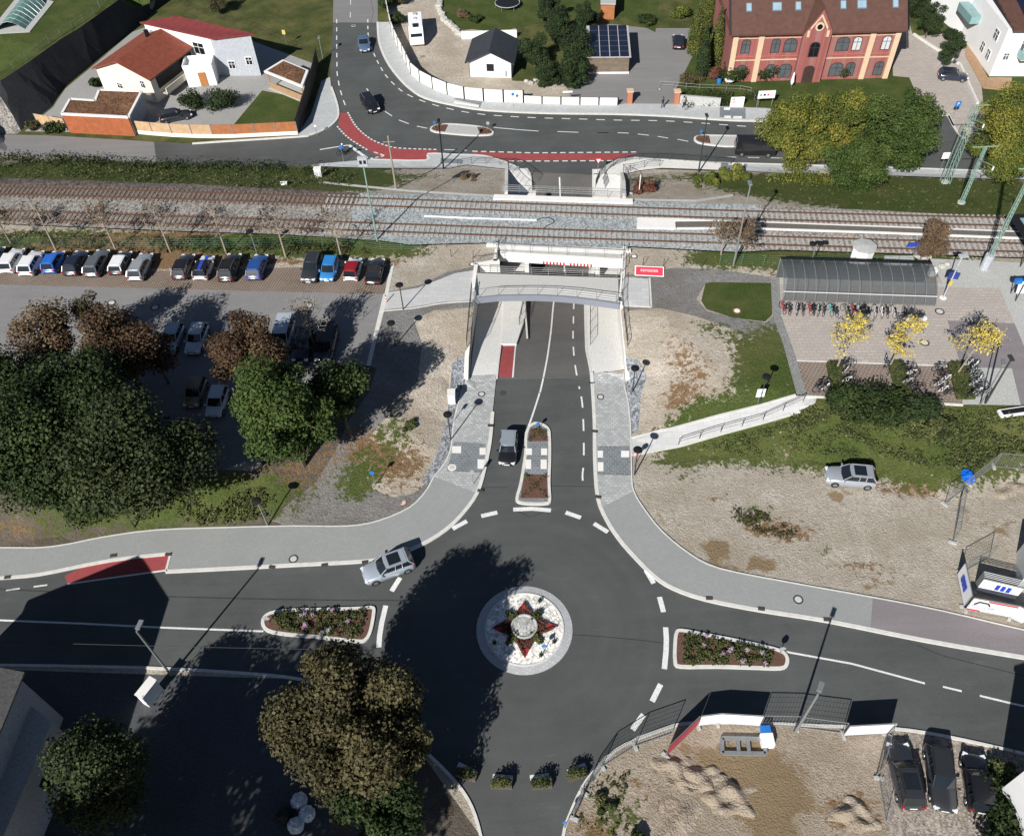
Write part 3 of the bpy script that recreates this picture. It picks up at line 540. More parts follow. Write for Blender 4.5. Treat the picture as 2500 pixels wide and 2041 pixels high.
for px, nm in (([(830,276),(849,277),(870,311),(905,342),(950,360),(985,365),(1068,367),(1068,377),(1043,378),(1042,392),(970,391),(930,388),(897,366),(850,336),(826,306)], 'a'),([(1153,372),(1300,376),(1450,376),(1560,374),(1530,384),(1500,391),(1350,392),(1230,393),(1200,385),(1160,378)], 'b'),([(165,1425),(158,1405),(211,1381),(296,1366),(416,1354),(407,1391),(290,1407)], 'c')):
    me = MB(); q = [G(*p) for p in px]; me.face([Vector((v.x, v.y, v.z+.006)) for v in q]); struct(me.build('red_cycle_lane', RED))
# tactile white squares
def quads(lst, mt=PAINT, up=.112, s=.5):
    mb = MB()
    for a in lst:
        q = [G(*p) for p in a]; mb.face([Vector((v.x, v.y, h(v.x, v.y)+up)) for v in q][::-1])
    struct(mb.build('tactile_slab', mt))
def sq(x0, y0, x1, y1): return [(x0,y0),(x1,y0),(x1,y1),(x0,y1)]
quads([sq(1104,1091,1126,1108),sq(1171,1095,1186,1112),sq(1166,1123,1184,1146),sq(1459,1102,1472,1119),sq(1516,1102,1536,1118),sq(1459,1130,1473,1152)], CONW)
quads([[(1110,250),(1170,260),(1168,264),(1106,255)]], CONW); quads([sq(1767,265,1782,271),sq(1768,285,1784,291),sq(1790,286,1811,292),sq(1778,399,1793,405),sq(1794,401,1816,408)], CONW)
quads([[(1106,244),(1115,241),(1178,250),(1172,265),(1168,264),(1170,258)],[(1757,264),(1820,266),(1820,292),(1757,288)],[(1760,400),(1824,402),(1824,416),(1760,414)],[(1076,388),(1130,392),(1129,402),(1075,400)]], mat('dark_slab', (.17,.185,.2), .8, .2, 4), .105)
quads([[(1155,982),(1183,983),(1182,996),(1153,995)]], mat('hatch_metal', (.3,.29,.27), .6, .1, 3), .112)
# ---------------------------------------------------------------- manholes and drains
MR = mat('cast_iron', (.06,.055,.05), .6, .2, 4); MCN = mat('cover_concrete', (.5,.49,.46), .8, .1, 3); MRD = mat('cover_rust', (.25,.09,.045), .8, .2, 3)
def manhole(px, py, r, label, up=.02, outer=MR, inner=MCN, f=h):
    q = G(px, py, f); t = thing('manhole', (q.x, q.y, q.z+up), label, 'manhole cover', 'manhole covers')
    MB().lathe((0,0,-.03), [(r,0),(r,.035)], 20).build('cover_ring', outer, t); MB().lathe((0,0,-.02), [(r*.68,0),(r*.68,.03)], 20).build('cover_plate', inner, t)
for a in ((272,740,.5,'round manhole on the car park, left one under the tree shadows'),(379,751,.5,'round manhole on the car park, right of the first in the tree shadows'),(753,746,.5,'round manhole on the open car park asphalt below the blue cars'),
  (717,1366,.42,'ring manhole on the pale pavement by the left road',.12),(983,1227,.42,'rust red ring manhole on grey gravel near the pavement curve',.02,MRD),(1176,964,.38,'ring manhole on west ramp pavement above the hatch',.12),(1104,1143,.4,'pale round manhole on the dark crossing pavers',.12,CONW),
  (1228,960,.34,'dark manhole in the ramp road near the pavement',.02,MR,MR),(1466,971,.38,'ring manhole on the east ramp pavement',.12),(1948,1465,.42,'ring manhole on the curved pavement beside the gravel lot',.12),(863,64,.35,'small manhole at the top of the north road',.02,MCN,MR),
  (1610,219,.32,'manhole in the driveway by the brick gate pillars'),(1799,760,.45,'white manhole on the oval lawn',.06,MRD,CONW),(2294,761,.5,'manhole at the corner of the bike shelter'),(2257,837,.5,'manhole in the plaza between the young trees'),(2423,798,.45,'manhole on the purple asphalt corner'),(1154,646,.4,'pale shaft cover left of the railway bridge',.05,MR,CONW),(1548,627,.4,'pale shaft cover right of the railway bridge',.05,MR,CONW),(1540,474,.4,'white shaft cover by the north parapet',.05,MR,CONW)):
    manhole(*a)
dg = MR; k = 0
for px, py in ((20,1411),(278,1358),(412,1355),(665,1386),(793,1381),(892,1374),(1173,1200),(1198,1041),(1444,936),(1452,1055),(1460,1215),(1731,1462),(1858,1488),(2018,1514)):
    q = G(px, py); t = tag(MB().box((0,0,0), (.55,.32,.02)).build('drain_grate', dg), 'dark drain grate in the gutter, %s along the kerb' % ('far left','left','at the red lane end','centre left','before the silver car','behind the silver car','at the west curve','by the small black car','at the ramp mouth east','by the east dashes','at the east crossing end','on the east curve','past the east curve','beside the flower island')[k], 'drain', 'gutter drains'); t.location = (q.x, q.y, q.z+.15); t.rotation_euler = (0,0,rnd.uniform(-.3,.3)); k += 1
# ---------------------------------------------------------------- underpass: floors, walls, decks
def sst(t): t = min(max(t, 0), 1); return t*t*(3-2*t)
def zr(X, Y): return -2.3*sst((Y-60.4)/17)+1.5*sst((Y-91)/8)
def zs(X, Y): return -1.5*sst((Y-60.4)/15)+.7*sst((Y-91)/8)+.1
def interp(tab, Y):
    tab = sorted(tab, key=lambda q: q[1])
    return float(np.interp(Y, [q[1] for q in tab], [q[0] for q in tab]))
LW = [(-4.2,59.2),(-4.15,60),(-3.35,72),(-3.0,75.3),(-.95,75.7),(-.6,79),(.75,89.4),(.95,98.7)]; RW = [(11.7,58.6),(11.75,59.3),(12.05,69),(12.65,72.5),(13.4,77),(14.7,87.5),(15.6,96.5),(15.65,98)]
REd = [G(*p, zr) for p in ((1212,938),(1217,889),(1223,843),(1261,841),(1283,771),(1283,740))]
RL = [(q.x, q.y) for q in REd[:3]]+[(REd[3].x, REd[3].y+.05)]+[(q.x, q.y) for q in REd[4:]]+[(2.6,76),(2.75,79.5),(3.7,90),(3.95,97.2),(3.6,99)]
RR = [(q.x, q.y) for q in (G(*p, zr) for p in ((1447,948),(1441,901),(1431,854),(1429,795),(1428,740)))]+[(9.6,76),(10.1,79.5),(11.3,88),(11.93,95),(12.2,98)]
def strip(name, lt, rt, y0, y1, zf, mt, n=60, up=0):
    mb = MB(); ys = [y0+(y1-y0)*i/n for i in range(n+1)]
    for a, b in zip(ys, ys[1:]):
        la, ra, lb, rb = interp(lt, a), interp(rt, a), interp(lt, b), interp(rt, b)
        mb.face([(la, a, zf(la, a)+up), (ra, a, zf(ra, a)+up), (rb, b, zf(rb, b)+up), (lb, b, zf(lb, b)+up)])
    return struct(mb.build(name, mt))
def shift(t, d): return [(x+d, y) for x, y in t]
strip('underpass_road', shift(RL, -.1), shift(RR, .1), 59.98, 98.9, zr, ASPH2)
strip('underpass_pavement', LW, RL, 66.0, 98.9, zs, CONC)
strip('underpass_pavement', LW, RL, 59.6, 66.0, zs, PAVM, 12) if 0 else None
yp = G(1170, 916, zs).y
strip('underpass_pavement', LW, RL, yp, 66.0, zs, CONC, 16); strip('pavement', shift(LW, .0), RL, 59.98, yp, zs, PAVM, 10)
yq = G(1480, 929, zs).y
strip('underpass_pavement', RR, RW, yq, 98.0, zs, CONC); strip('pavement', RR, RW, 59.98, yq, zs, PAVM, 8)
def edgewall(tab, y0, y1, w, ztop, mt, name='pavement_edge', n=50, drop=.6):
    mb = MB(); pts = []
    for i in range(n+1):
        y = y0+(y1-y0)*i/n; x = interp(tab, y); pts.append(Vector((x, y, ztop(x, y))))
    for a, b in zip(pts, pts[1:]):
        for s0, s1 in ((-w/2, w/2),):
            A, B, C, D = a+Vector((s0,0,0)), b+Vector((s0,0,0)), b+Vector((s1,0,0)), a+Vector((s1,0,0)); dn = Vector((0,0,2.2*drop))
            mb.face([D, C, B, A][::-1]); mb.face([A-dn, B-dn, B, A]); mb.face([C-dn, D-dn, D, C])
    return struct(mb.build(name, mt))
edgewall([(x, y) for x, y in RL if y > 66], 66.2, 98, .18, lambda x, y: zs(x, y)+.02, CONC); edgewall([q for q in RL if q[1] < 66.3], 60.0, 65.6, .16, lambda x, y: zs(x, y)+.02, KERB)
edgewall(RR, 60.0, 98, .22, lambda x, y: zs(x, y)+.02, KERB)
# raised cycle slip beside the ramp pavement
pl = [G(*p, zs) for p in ((1223,841),(1227,795),(1230,730),(1283,735),(1283,771),(1261,841))]
mb = MB(); pp = [(q.x, q.y) for q in pl]; mb.prism(pp, [zs(*q)-.4 for q in pp], [zs(*q)+.1 for q in pp]); struct(mb.build('cycle_platform', CONC))
for px, mt, up, nm in (([(1225,845),(1256,845),(1251,921),(1217,921)], RED, .012, 'red_cycle_lane'), ([(1257,845),(1260,845),(1254,922),(1250,922)], PAINT, .016, 'road_marking')):
    mb = MB(); q = [G(*p, zr) for p in px]; k = 8
    for i in range(k):
        L0, L1 = q[0].lerp(q[3], i/k), q[0].lerp(q[3], (i+1)/k); R0, R1 = q[1].lerp(q[2], i/k), q[1].lerp(q[2], (i+1)/k)
        mb.face([Vector((v.x, v.y, zr(v.x, v.y)+up)) for v in (L1, R1, R0, L0)])
    struct(mb.build(nm, mt))
mark([(1352,737),(1349,765),(1346,800),(1341,840),(1335,880),(1325,930),(1318,960)], .17, f=zr, up=.02, sm=True)
mark([(1318,958),(1308,990),(1298,1020),(1289,1045)], .17, up=.02)
mark([(1401,737),(1400,780),(1399,830),(1402,875),(1407,910),(1415,950)], .16, 1.55, 1.5, f=zr, up=.02, sm=True)
mark([(1416,952),(1422,990),(1425,1060),(1425,1130),(1422,1165),(1428,1206)], .16, 1.5, 1.5, sm=True, start=.9)
mb = MB(); 
for y0, y1 in ((79, 98.4),):
    ys = np.linspace(y0, y1, 12)
    for a, b in zip(ys, ys[1:]):
        xa, xb = 7.05+(a-79)*.035, 7.05+(b-79)*.035; mb.face([(xa-.09, a, zr(0,a)+.02), (xa+.09, a, zr(0,a)+.02), (xb+.09, b, zr(0,b)+.02), (xb-.09, b, zr(0,b)+.02)])
struct(mb.build('road_marking', PAINT))
# retaining walls
def rwall(pts, tops, bots, th, side, label, mt=CONC, cope=CONW):
    t = thing('retaining_wall', (pts[0][0], pts[0][1], bots[0]), label, 'retaining wall'); n = len(pts); o = []
    for i in range(n):
        a = Vector(pts[max(i-1, 0)]); b = Vector(pts[min(i+1, n-1)]); d = (b-a).normalized(); o.append((pts[i][0]-d.y*th*side, pts[i][1]+d.x*th*side))
    m1, m2 = MB(), MB()
    for i in range(n-1):
        q = [pts[i], pts[i+1], o[i+1], o[i]]; m1.prism(q, [bots[i], bots[i+1]]*1+[bots[i+1], bots[i]], [tops[i]-.08, tops[i+1]-.08, tops[i+1]-.08, tops[i]-.08])
        m2.prism(q, [tops[i]-.08, tops[i+1]-.08, tops[i+1]-.08, tops[i]-.08], [tops[i], tops[i+1], tops[i+1], tops[i]])
    m1.build('wall', mt, t, True); m2.build('coping', cope, t, True); return t
rwall([(-4.3,59.9),(-4.2,62),(-3.38,71.8),(-3.03,75.5)], [.55,1.2,2.65,2.65], [-3]*4, .42, 1, 'long concrete wall in shade on the west side of the ramp')
rwall([(-3.4,75.35),(-.6,75.75)], [2.65,2.65], [-3]*2, .4, 1, 'short concrete wall across the west corner by the footbridge')
rwall([(-.92,75.8),(-.57,79.2)], [2.65,2.65], [-3]*2, .4, 1, 'concrete wall flanking the west side of the rail bridge opening')
rwall([(11.7,58.9),(11.82,61.5),(12.05,69),(12.67,72.5),(13.45,77.4)], [.35,1.2,2.65,2.65,2.65], [-3]*5, .42, -1, 'sunlit concrete wall on the east side of the ramp')
rwall([(.72,89.2),(.85,94),(.95,98.6)], [2.7,.9,-.5], [-3]*3, .4, 1, 'north west wing wall beyond the tracks'); rwall([(14.65,87.4),(15.2,92),(15.6,96.6)], [2.7,1.4,-.4], [-3]*3, .4, -1, 'north east wing wall beyond the tracks')
# railway bridge
S0, S1 = P(1188,597,2.75), P(1540,612,2.75); N0, N1 = P(1205,481,2.75), P(1545,492,2.75)
rb = thing('railway_bridge', (S0[0], S0[1], 0), 'pale concrete railway bridge carrying two tracks over the sunken road', 'bridge')
mb = MB(); mb.prism([(S0[0]+.5,S0[1]),(S1[0]-.3,S1[1]),(N1[0]-.3,N1[1]),(N0[0]+.5,N0[1])], 1.25, 2.643); mb.build('deck', BAL, rb, True)
def beam(mb, a, b, w, z0, z1):
    a = Vector((a[0], a[1])); b = Vector((b[0], b[1])); d = (b-a).normalized(); s = Vector((-d.y, d.x))*w/2; mb.prism([a-s, b-s, b+s, a+s], z0, z1)
mb = MB(); beam(mb, S0, S1, .35, 2.3, 2.85); mb.build('south_coping', CONW, rb, True)
F0, F1 = Vector((-.45,77.62)), Vector((13.3,76.25)) ; d = (F1-F0)
F0 = Vector((S0[0]+1.5, S0[1]-1.0)); F1 = Vector((S1[0]-1.1, S1[1]-1.0))
mb = MB(); beam(mb, F0, F1, .3, 1.15, 2.35); mb.build('fascia', CONW, rb, True)
mb = MB(); mb.prism([(F0.x, F0.y),(F1.x,F1.y),(S1[0]-1.1,S1[1]),(S0[0]+1.5,S0[1])], 2.2, 2.32); mb.build('walkway', CONG, rb, True)
mb = MB(); beam(mb, N0, N1, .9, 2.0, 2.8); mb.build('north_coping', CONW, rb, True)
mb = MB(); beam(mb, (F0.x+3.0, 76.9), (F0.x+4.6, 91), .45, -2.4, 1.24); mb.build('pier', CONW, rb, True)
mb = MB(); beam(mb, (F0.x+11.1, 76.2), (F0.x+12.3, 89), .45, -2.4, 1.24); mb.build('pier', CONW, rb, True)
RW1 = mat('red_stripe', (.45,.02,.03), .5, .05, 3)
m1, m2 = MB(), MB(); fd = (F1-F0)
for i in range(15):
    if i == 7: continue
    p = F0+fd*(.36+.028*i); MB().box((p.x, p.y-.19, 1.33), (.17,.06,.36), math.atan2(fd.y, fd.x)).build('red_stripe', RW1, rb, True)
# footbridge
nb = [P(1162,667,2.6), P(1514,679,2.6)]; sb = [P(x, y, 2.6) for x, y in ((1512,741),(1502,739),(1452,732),(1405,726),(1358,722),(1311,720),(1264,720),(1213,721),(1175,725),(1160,727))]
fb = thing('footbridge', (nb[0][0], nb[0][1], 2), 'pale footbridge with arched edge and steel railings crossing the ramp', 'footbridge')
poly = [(q[0], q[1]) for q in nb+sb]; mb = MB(); mb.prism(poly, 2.0, 2.6); mb.build('deck', mat('deck_concrete', (.47,.46,.43), .85, .05, 1.5, fine=10), fb, True)
mb = MB(); sp = [Vector(q) for q in sb]
for a, b in zip(sp, sp[1:]): beam(mb, a-Vector((0,.12,0)), b-Vector((0,.12,0)), .22, 1.9, 2.68)
mb.build('edge_beam', mat('beam_grey_blue', (.2,.215,.25), .7, .05, 2), fb, True)
for q in ((1158,672,1163,722),(1510,682,1511,735)):
    a, b = P(q[0]+3, q[1], 2.62), P(q[2]+3, q[3], 2.62); mb = MB(); beam(mb, a, b, .32, 2.55, 2.625); mb.build('expansion_joint', mat('joint_blue_grey', (.06,.09,.1), .5, .1, 3), fb, True)
# railings
def railing(pts, label, hh=1.1, step=2.0, mesh=False, mid=3, mt=STEEL, group='steel railings', lean=0, name='railing'):
    pts = [Vector(p) for p in pts]; t = thing(name, pts[0], label, 'railing', group); up = Vector((0,0,hh))
    MB().path([p+up for p in pts], .035).build('handrail', mt, t, True)
    mb = MB()
    for k in range(1, mid+1): mb.path([p+up*(k/(mid+1)) for p in pts], .014, 4)
    mb.build('rail', mt, t, True)
    s = [0]
    for a, b in zip(pts, pts[1:]): s.append(s[-1]+(b-a).length)
    n = max(1, round(s[-1]/step))
    for i in range(n+1):
        tt = s[-1]*i/n
        j = max(0, min(len(s)-2, int(np.searchsorted(s, tt))-1)); p = pts[j].lerp(pts[j+1], (tt-s[j])/max(s[j+1]-s[j], 1e-6))
        MB().tube(p, p+up, .03, .03, 5).build('post', mt, t, True)
    if mesh:
        mb = MB(); k = 0; tt = .06
        while tt < s[-1]:
            j = max(0, min(len(s)-2, int(np.searchsorted(s, tt))-1)); p = pts[j].lerp(pts[j+1], (tt-s[j])/max(s[j+1]-s[j], 1e-6)); mb.tube(p+up*.1, p+up*.95, .011, .011, 3, False); tt += .13
        mb.build('infill_bars', mt, t, True)
    return t
def zp(px, z): return [PV(x, y, z) for x, y in px]
railing(zp([(1170,725),(1213,720),(1264,719),(1311,719),(1358,721),(1405,725),(1452,731),(1504,738)], 2.68), 'curved steel railing on the south edge of the footbridge')
railing(zp([(1174,668),(1506,680)], 2.62), 'straight steel railing on the north edge of the footbridge')
railing(zp([(1206,613),(1520,630)], 2.4), 'mesh railing on the south side of the railway bridge', mesh=True)
railing(zp([(1226,470),(1526,482)], 2.8), 'mesh railing on the north side of the railway bridge', mesh=True)
railing([(-3.55,75.3,2.65),(-.9,75.85,2.65)], 'short railing on the corner wall west of the rail bridge', mt=DSTEEL); railing([(-.8,76,2.65),(-.55,78.6,2.65)], 'short railing leading up to the rail bridge on the west', mt=DSTEEL)
railing([(-4.35,63.5,1.5),(-4.0,67.5,2.25),(-3.7,71,2.65)], 'dark railing on the shaded west ramp wall', mt=DSTEEL); railing([(12.25,62.5,1.4),(12.3,69,2.65),(12.7,71.4,2.65)], 'dark railing on the sunlit east ramp wall', mt=DSTEEL)
railing([(12.95,73,2.65),(13.5,76.6,2.65)], 'short railing between footbridge and rail bridge on the east', mt=DSTEEL)
q0, q1 = G(1268,795,zs), G(1282,731,zs); railing([q0, q1, (2.35,76.5,zs(0,77))], 'dark railing between the raised cycle slip and the ramp road', mt=DSTEEL)
q0, q1 = G(1441,842,zs), G(1441,741,zs); railing([q0, q1, (10.3,76.5,zs(0,77))], 'dark railing between the ramp road and the east pavement', mt=DSTEEL)
railing([G(x,y) for x, y in ((1587,391),(1570,391),(1545,392),(1522,397),(1500,406),(1480,419),(1463,436),(1454,458))][::-1]+[G(x,y) for x, y in ((1620,392),(1680,396),(1760,402),(1784,404))], 'long curved mesh railing above the northern slip road', mesh=True, mt=DSTEEL, hh=1.15)
railing([G(x,y) for x, y in ((1118,408),(1160,402),(1200,402),(1240,406),(1244,409))]+[Vector((1.0,98.6,-.6)),Vector((1.0,94,.9)),Vector((.9,90,2.5))], 'curved railing above the shaded northern wing wall', mt=DSTEEL)
railing([G(x,y) for x, y in ((1240,402),(1262,408),(1280,417),(1292,430),(1297,440))], 'curved dark railing along the northern slip pavement', mt=DSTEEL)
railing([Vector((15.8,88,2.7)),Vector((15.9,93,1.4)),Vector((15.9,96.6,-.4))]+[G(x,y) for x, y in ((1545,418),(1580,409),(1610,408))], 'railing stepping round the north east wing wall', mt=DSTEEL)
railing([G(x,y) for x, y in ((1656,1087),(1750,1058),(1850,1032),(1960,982))], 'long handrail on the lower edge of the sloping slab walk', mt=DSTEEL, mid=1, hh=1.0)
# ---------------------------------------------------------------- railway tracks
SLM = mat('sleeper_concrete', (.38,.36,.33), .85, .1, 2, fine=8); SLO = mat('sleeper_old', (.19,.15,.12), .9, .2, 2)
def track(pA, pB, label):
    # pA/pB: photo points on the two rails
    A = [G(x, y, lambda a, b: 2.5, .4) for x, y in pA]; B = [G(x, y, lambda a, b: 2.5, .4) for x, y in pB]
    t = thing('railway_track', (A[0].x, A[0].y, 2.5), label, 'railway track', 'railway tracks'); z = 2.82
    def lineat(L):
        xs = [q.x for q in L]; c = np.polyfit(xs, [q.y for q in L], 3); return c
    cm = np.polyfit([q.x for q in A+B], [q.y for q in A+B], 3); fm = lambda x: float(np.polyval(cm, x)); dm = lambda x: float(np.polyval(np.polyder(cm), x))
    for s in (-.75, .75):
        mb = MB(); L = []
        for i in range(61):
            x = -80+160*i/60; nv = Vector((-dm(x), 1)).normalized(); L.append(Vector((x+nv.x*s, fm(x)+nv.y*s, z)))
        for a, b in zip(L, L[1:]):
            d = (b-a).normalized(); sd = Vector((-d.y, d.x, 0))
            for w, zz0, zz1 in ((.07, -.12, -.1), (.036, -.1, .05)):
                q = [a-sd*w, b-sd*w, b+sd*w, a+sd*w]; mb.face([v+Vector((0,0,zz1)) for v in q]); mb.face([q[0]+Vector((0,0,zz0)), q[1]+Vector((0,0,zz0)), q[1]+Vector((0,0,zz1)), q[0]+Vector((0,0,zz1))]); mb.face([q[3]+Vector((0,0,zz1)), q[2]+Vector((0,0,zz1)), q[2]+Vector((0,0,zz0)), q[3]+Vector((0,0,zz0))])
        mb.build('rail', RUST, t, True)
    sm = MB().prism([(-.13,-1.3),(.13,-1.3),(.13,1.3),(-.13,1.3)], -.2, 0).build('sleeper', SLM, t); proto = sm; first = True
    rest = MB(); k = 0; x = -79.0; xs = []
    while x < 79: xs.append(x); x += .6
    xs.sort(key=lambda v: abs(v-8))
    for j, x in enumerate(xs):
        a = math.atan(dm(x))
        if j < 100:
            o = proto if j == 0 else proto.copy()
            if j: COL.objects.link(o); o.parent = t
            o.location = (x-t.location.x, fm(x)-t.location.y, 2.71-t.location.z); o.rotation_euler = (0, 0, a)
        else:
            rest.k = 1 if x < -20 else 0; rest.box((x, fm(x), 2.61), (.26, 2.6, .2), a)
    o = rest.build('sleeper', [SLM, SLO], t, True); o['kind'] = 'stuff'
track([(0,457),(300,466),(650,475),(1250,504),(1500,515),(1800,532),(2250,551),(2500,566)][:0]+[(0,454),(650,471),(960,484),(1250,497),(1500,503),(1790,511),(2100,520),(2500,531)], [(0,473),(650,491),(960,501),(1250,514),(1500,523),(1790,529),(2100,541),(2500,549)], 'northern railway track running past the raised platform strip')
track([(0,513),(380,525),(650,535),(960,543),(1250,557),(1500,567),(1790,574),(2100,581),(2500,595)], [(0,531),(380,542),(650,553),(960,562),(1250,572),(1500,582),(1790,592),(2100,598),(2500,612)], 'southern railway track nearest to the car park')
# island platform between the tracks
pf = thing('island_platform', G(1560,530), 'low island platform between the tracks with white edge lines and a pale slab ramp', 'platform')
def zpoly(px, z): return [tuple(P(x, y, z)[:2]) for x, y in px]
MB().prism(zpoly([(1556,531),(1652,533),(1720,536),(1715,541),(1648,541),(1650,558),(1555,556)], 2.85), 2.4, 2.85).build('ramp_slab', CONW, pf, True)
MB().prism(zpoly([(1650,541),(1800,540),(2150,553),(2500,566),(2800,578),(2800,592),(2500,580),(2150,567),(1800,556),(1652,554)], 2.95), 2.4, 2.95).build('surface', mat('platform_surface', (.13,.115,.1), .9, .2, 1, fine=6), pf, True)
for px in ([(1652,537),(1800,540),(2150,553),(2500,566),(2800,578)], [(1652,557),(1800,556),(2150,567),(2500,581),(2800,593)]):
    mb = MB(); L = [PV(x, y, 2.96) for x, y in px]
    for a, b in zip(L, L[1:]): beam(mb, a, b, .22, 2.8, 2.965)
    mb.build('edge_line', CONW, pf, True)
o = MB().path([PV(x, y, 2.75) for x, y in ((1036,528),(1150,533),(1310,538))], .1, 6).build('cable_duct', WHITE); tag(o, 'long white cable duct lying on new ballast between the tracks', 'duct')
o = MB().path([PV(x, y, 2.75) for x, y in smoothpx([(1310,538),(1325,532),(1345,534),(1352,543),(1335,552),(1328,558)], 4)], .035, 5).build('cable_loop', BLACK); tag(o, 'black cable loop lying on ballast at the end of the white duct', 'cable')
o = MB().prism(zpoly([(1040,467),(2000,489),(2000,491),(1040,469)], 2.75), 2.5, 2.72) and None
# ---------------------------------------------------------------- buildings
RT1 = stripes('roof_tiles_orange', (.27,.075,.045), (.09,.03,.02), 3.2, math.radians(38), 'X', .35); RT2 = stripes('roof_tiles_red', (.2,.04,.04), (.08,.02,.02), 3.6, math.radians(38), 'Y', .35)
RT3 = stripes('roof_tiles_brown', (.12,.06,.045), (.06,.035,.03), 4.5, .02, 'X', .4); RTB = stripes('roof_metal_dark', (.045,.048,.055), (.02,.02,.022), 2.2, .0, 'X', .2, .5)
BRICK = pavers('brick_red', (.29,.095,.085), (.28,.16,.14), .25, .08, 0, .2, .012); SANDST = mat('sandstone_trim', (.58,.43,.29), .8, .08, 2); CREAM = mat('plaster_cream', (.66,.61,.5), .8, .04, 1); GPL = mat('plaster_grey', (.38,.4,.43), .85, .08, 2, fine=8)
SED = stone('sedum_roof', (.17,.09,.05), 5, .6, .3); FRAME = mat('window_frame_white', (.75,.75,.74), .5, .03, 2); WDK = mat('wood_dark', (.06,.045,.035), .8, .3, 2, fine=6)
WPAL = stripes('timber_panel_pale', (.58,.4,.24), (.28,.16,.08), 2.4, 0, 'Z', .35); WORG = stripes('timber_panel_orange', (.42,.17,.07), (.17,.06,.025), 2.4, 0, 'Z', .35); WCLAD = stripes('timber_cladding_red', (.42,.13,.055), (.12,.04,.02), 1.6, 0, 'X', .4)
SKYG = mat('skylight_glass', (.25,.36,.42), .1, .1, 1, spec=.8); PVM = mat('solar_cell', (.012,.016,.035), .15, .1, 1, spec=.6); TEAL = mat('balcony_glass', (.2,.34,.34), .15, .1, 1, spec=.6)
def V2d(p): return Vector((p[0], p[1]))
def window(parent, c, d, n, w, hh, arch=False, frame=FRAME, glass=GLASS, t=.1, bars=1, name='window'):
    # c centre on the wall (world), d horizontal unit vector, n outward normal
    c = Vector(c); d = Vector((d[0], d[1], 0)); n = Vector((n[0], n[1], 0)); up = Vector((0, 0, 1))
    def outline(w, hh, k=8):
        o = [(-w/2, -hh/2), (w/2, -hh/2)]
        if arch: o += [(w/2*math.cos(a), hh/2-w/2*.7+w/2*.7*math.sin(a)) for a in np.linspace(0, math.pi, k)]
        else: o += [(w/2, hh/2), (-w/2, hh/2)]
        return o
    def slab(mb, pts, z0, z1):
        a = [c+d*x+up*y+n*z0 for x, y in pts]; b = [c+d*x+up*y+n*z1 for x, y in pts]; m = len(pts); mb.face(b)
        for i in range(m): mb.face([a[i], a[(i+1) % m], b[(i+1) % m], b[i]])
    mb = MB(); slab(mb, outline(w+.2, hh+.2), -.05, t*.5)
    f = mb.build(name, frame, parent, True)
    mb = MB(); slab(mb, outline(w, hh), 0, t*.65); g = mb.build('pane', glass, f); 
    if bars:
        mb = MB(); e = lambda x0, y0, x1, y1: slab(mb, [(x0,y0),(x1,y0),(x1,y1),(x0,y1)], t*.6, t)
        e(-.03, -hh/2, .03, hh/2*.95); e(-w/2, hh*.12, w/2, hh*.12+.06); mb.build('glazing_bar', frame, f)
    return f
def gable(name, label, base, eave, ridge, z0, wallm, roofm, over=.4, cat='house', gm=None, rt=.16):
    # base: 4 world xy, base[0]-base[1] is a gable end, ridge runs from mid(0,1) to mid(3,2)
    b = [V2d(p) for p in base]; t = thing(name, (b[0].x, b[0].y, z0), label, cat)
    mb = MB(); mb.prism([tuple(p) for p in b], z0-.3, eave)
    m01 = (b[0]+b[1])/2; m32 = (b[3]+b[2])/2
    mb.face([(b[0].x,b[0].y,eave),(b[1].x,b[1].y,eave),(m01.x,m01.y,ridge)]); mb.face([(b[2].x,b[2].y,eave),(b[3].x,b[3].y,eave),(m32.x,m32.y,ridge)])
    mb.build('wall', wallm, t, True)
    ax = (m32-m01).normalized()*over
    r0, r1 = m01-ax, m32+ax; rm = MB()
    for s, (p, q) in enumerate(((b[0], b[3]), (b[1], b[2]))):
        o = (p-m01); k = 1+over/o.length; sl = (ridge-eave)*(k-1)
        e0 = m01+o*k-ax; e1 = m32+(q-m32)*k+ax; top = [(r0.x,r0.y,ridge+rt),(r1.x,r1.y,ridge+rt),(e1.x,e1.y,eave-sl+rt),(e0.x,e0.y,eave-sl+rt)]; bot = [(x,y,z-rt) for x,y,z in top]
        rm.face(top); rm.face(bot[::-1])
        for i in range(4): rm.face([top[i], bot[i], bot[(i+1) % 4], top[(i+1) % 4]])
    rf = rm.build('roof', roofm, t, True); return t, rf
def rect(p, q, w):       # world rectangle from edge p->q extended w to the left
    p = V2d(p); q = V2d(q); d = (q-p).normalized(); n = Vector((-d.y, d.x))*w; return [p, q, q+n, p+n]
# red roofed house, lower wing (ridge towards the back right)
eA = [V2d(P(*q, 3.1)) for q in ((233,166),(359,196),(470,111),(353,82))]
dr = ((eA[3]-eA[0]).normalized()+(eA[2]-eA[1]).normalized()).normalized(); wv = eA[1]-eA[0]; wv = wv-dr*wv.dot(dr); Lh = (eA[2]-eA[1]).length
h1, rf = gable('family_house', 'cream family house with orange tiled gable roof and deep loggia', [eA[0], eA[0]+wv, eA[0]+wv+dr*Lh, eA[0]+dr*Lh], 3.1, 4.9, -.8, CREAM, RT1, .45)
cpos = eA[0]+wv*.42+dr*Lh*.72; MB().box((cpos.x, cpos.y, 5.1), (.6,.6,1.3), .6).build('chimney', BLACK, rf)
g0, g1 = eA[0], eA[0]+wv; gd = (g1-g0).normalized(); gn = Vector((gd.y, -gd.x))
for a, z in ((.36,.9),(.83,1.9)): c = g0.lerp(g1, a)+gn*.02; window(h1, (c.x, c.y, z), gd, gn, .9 if a < .5 else .7, .7 if a < .5 else 1.0)
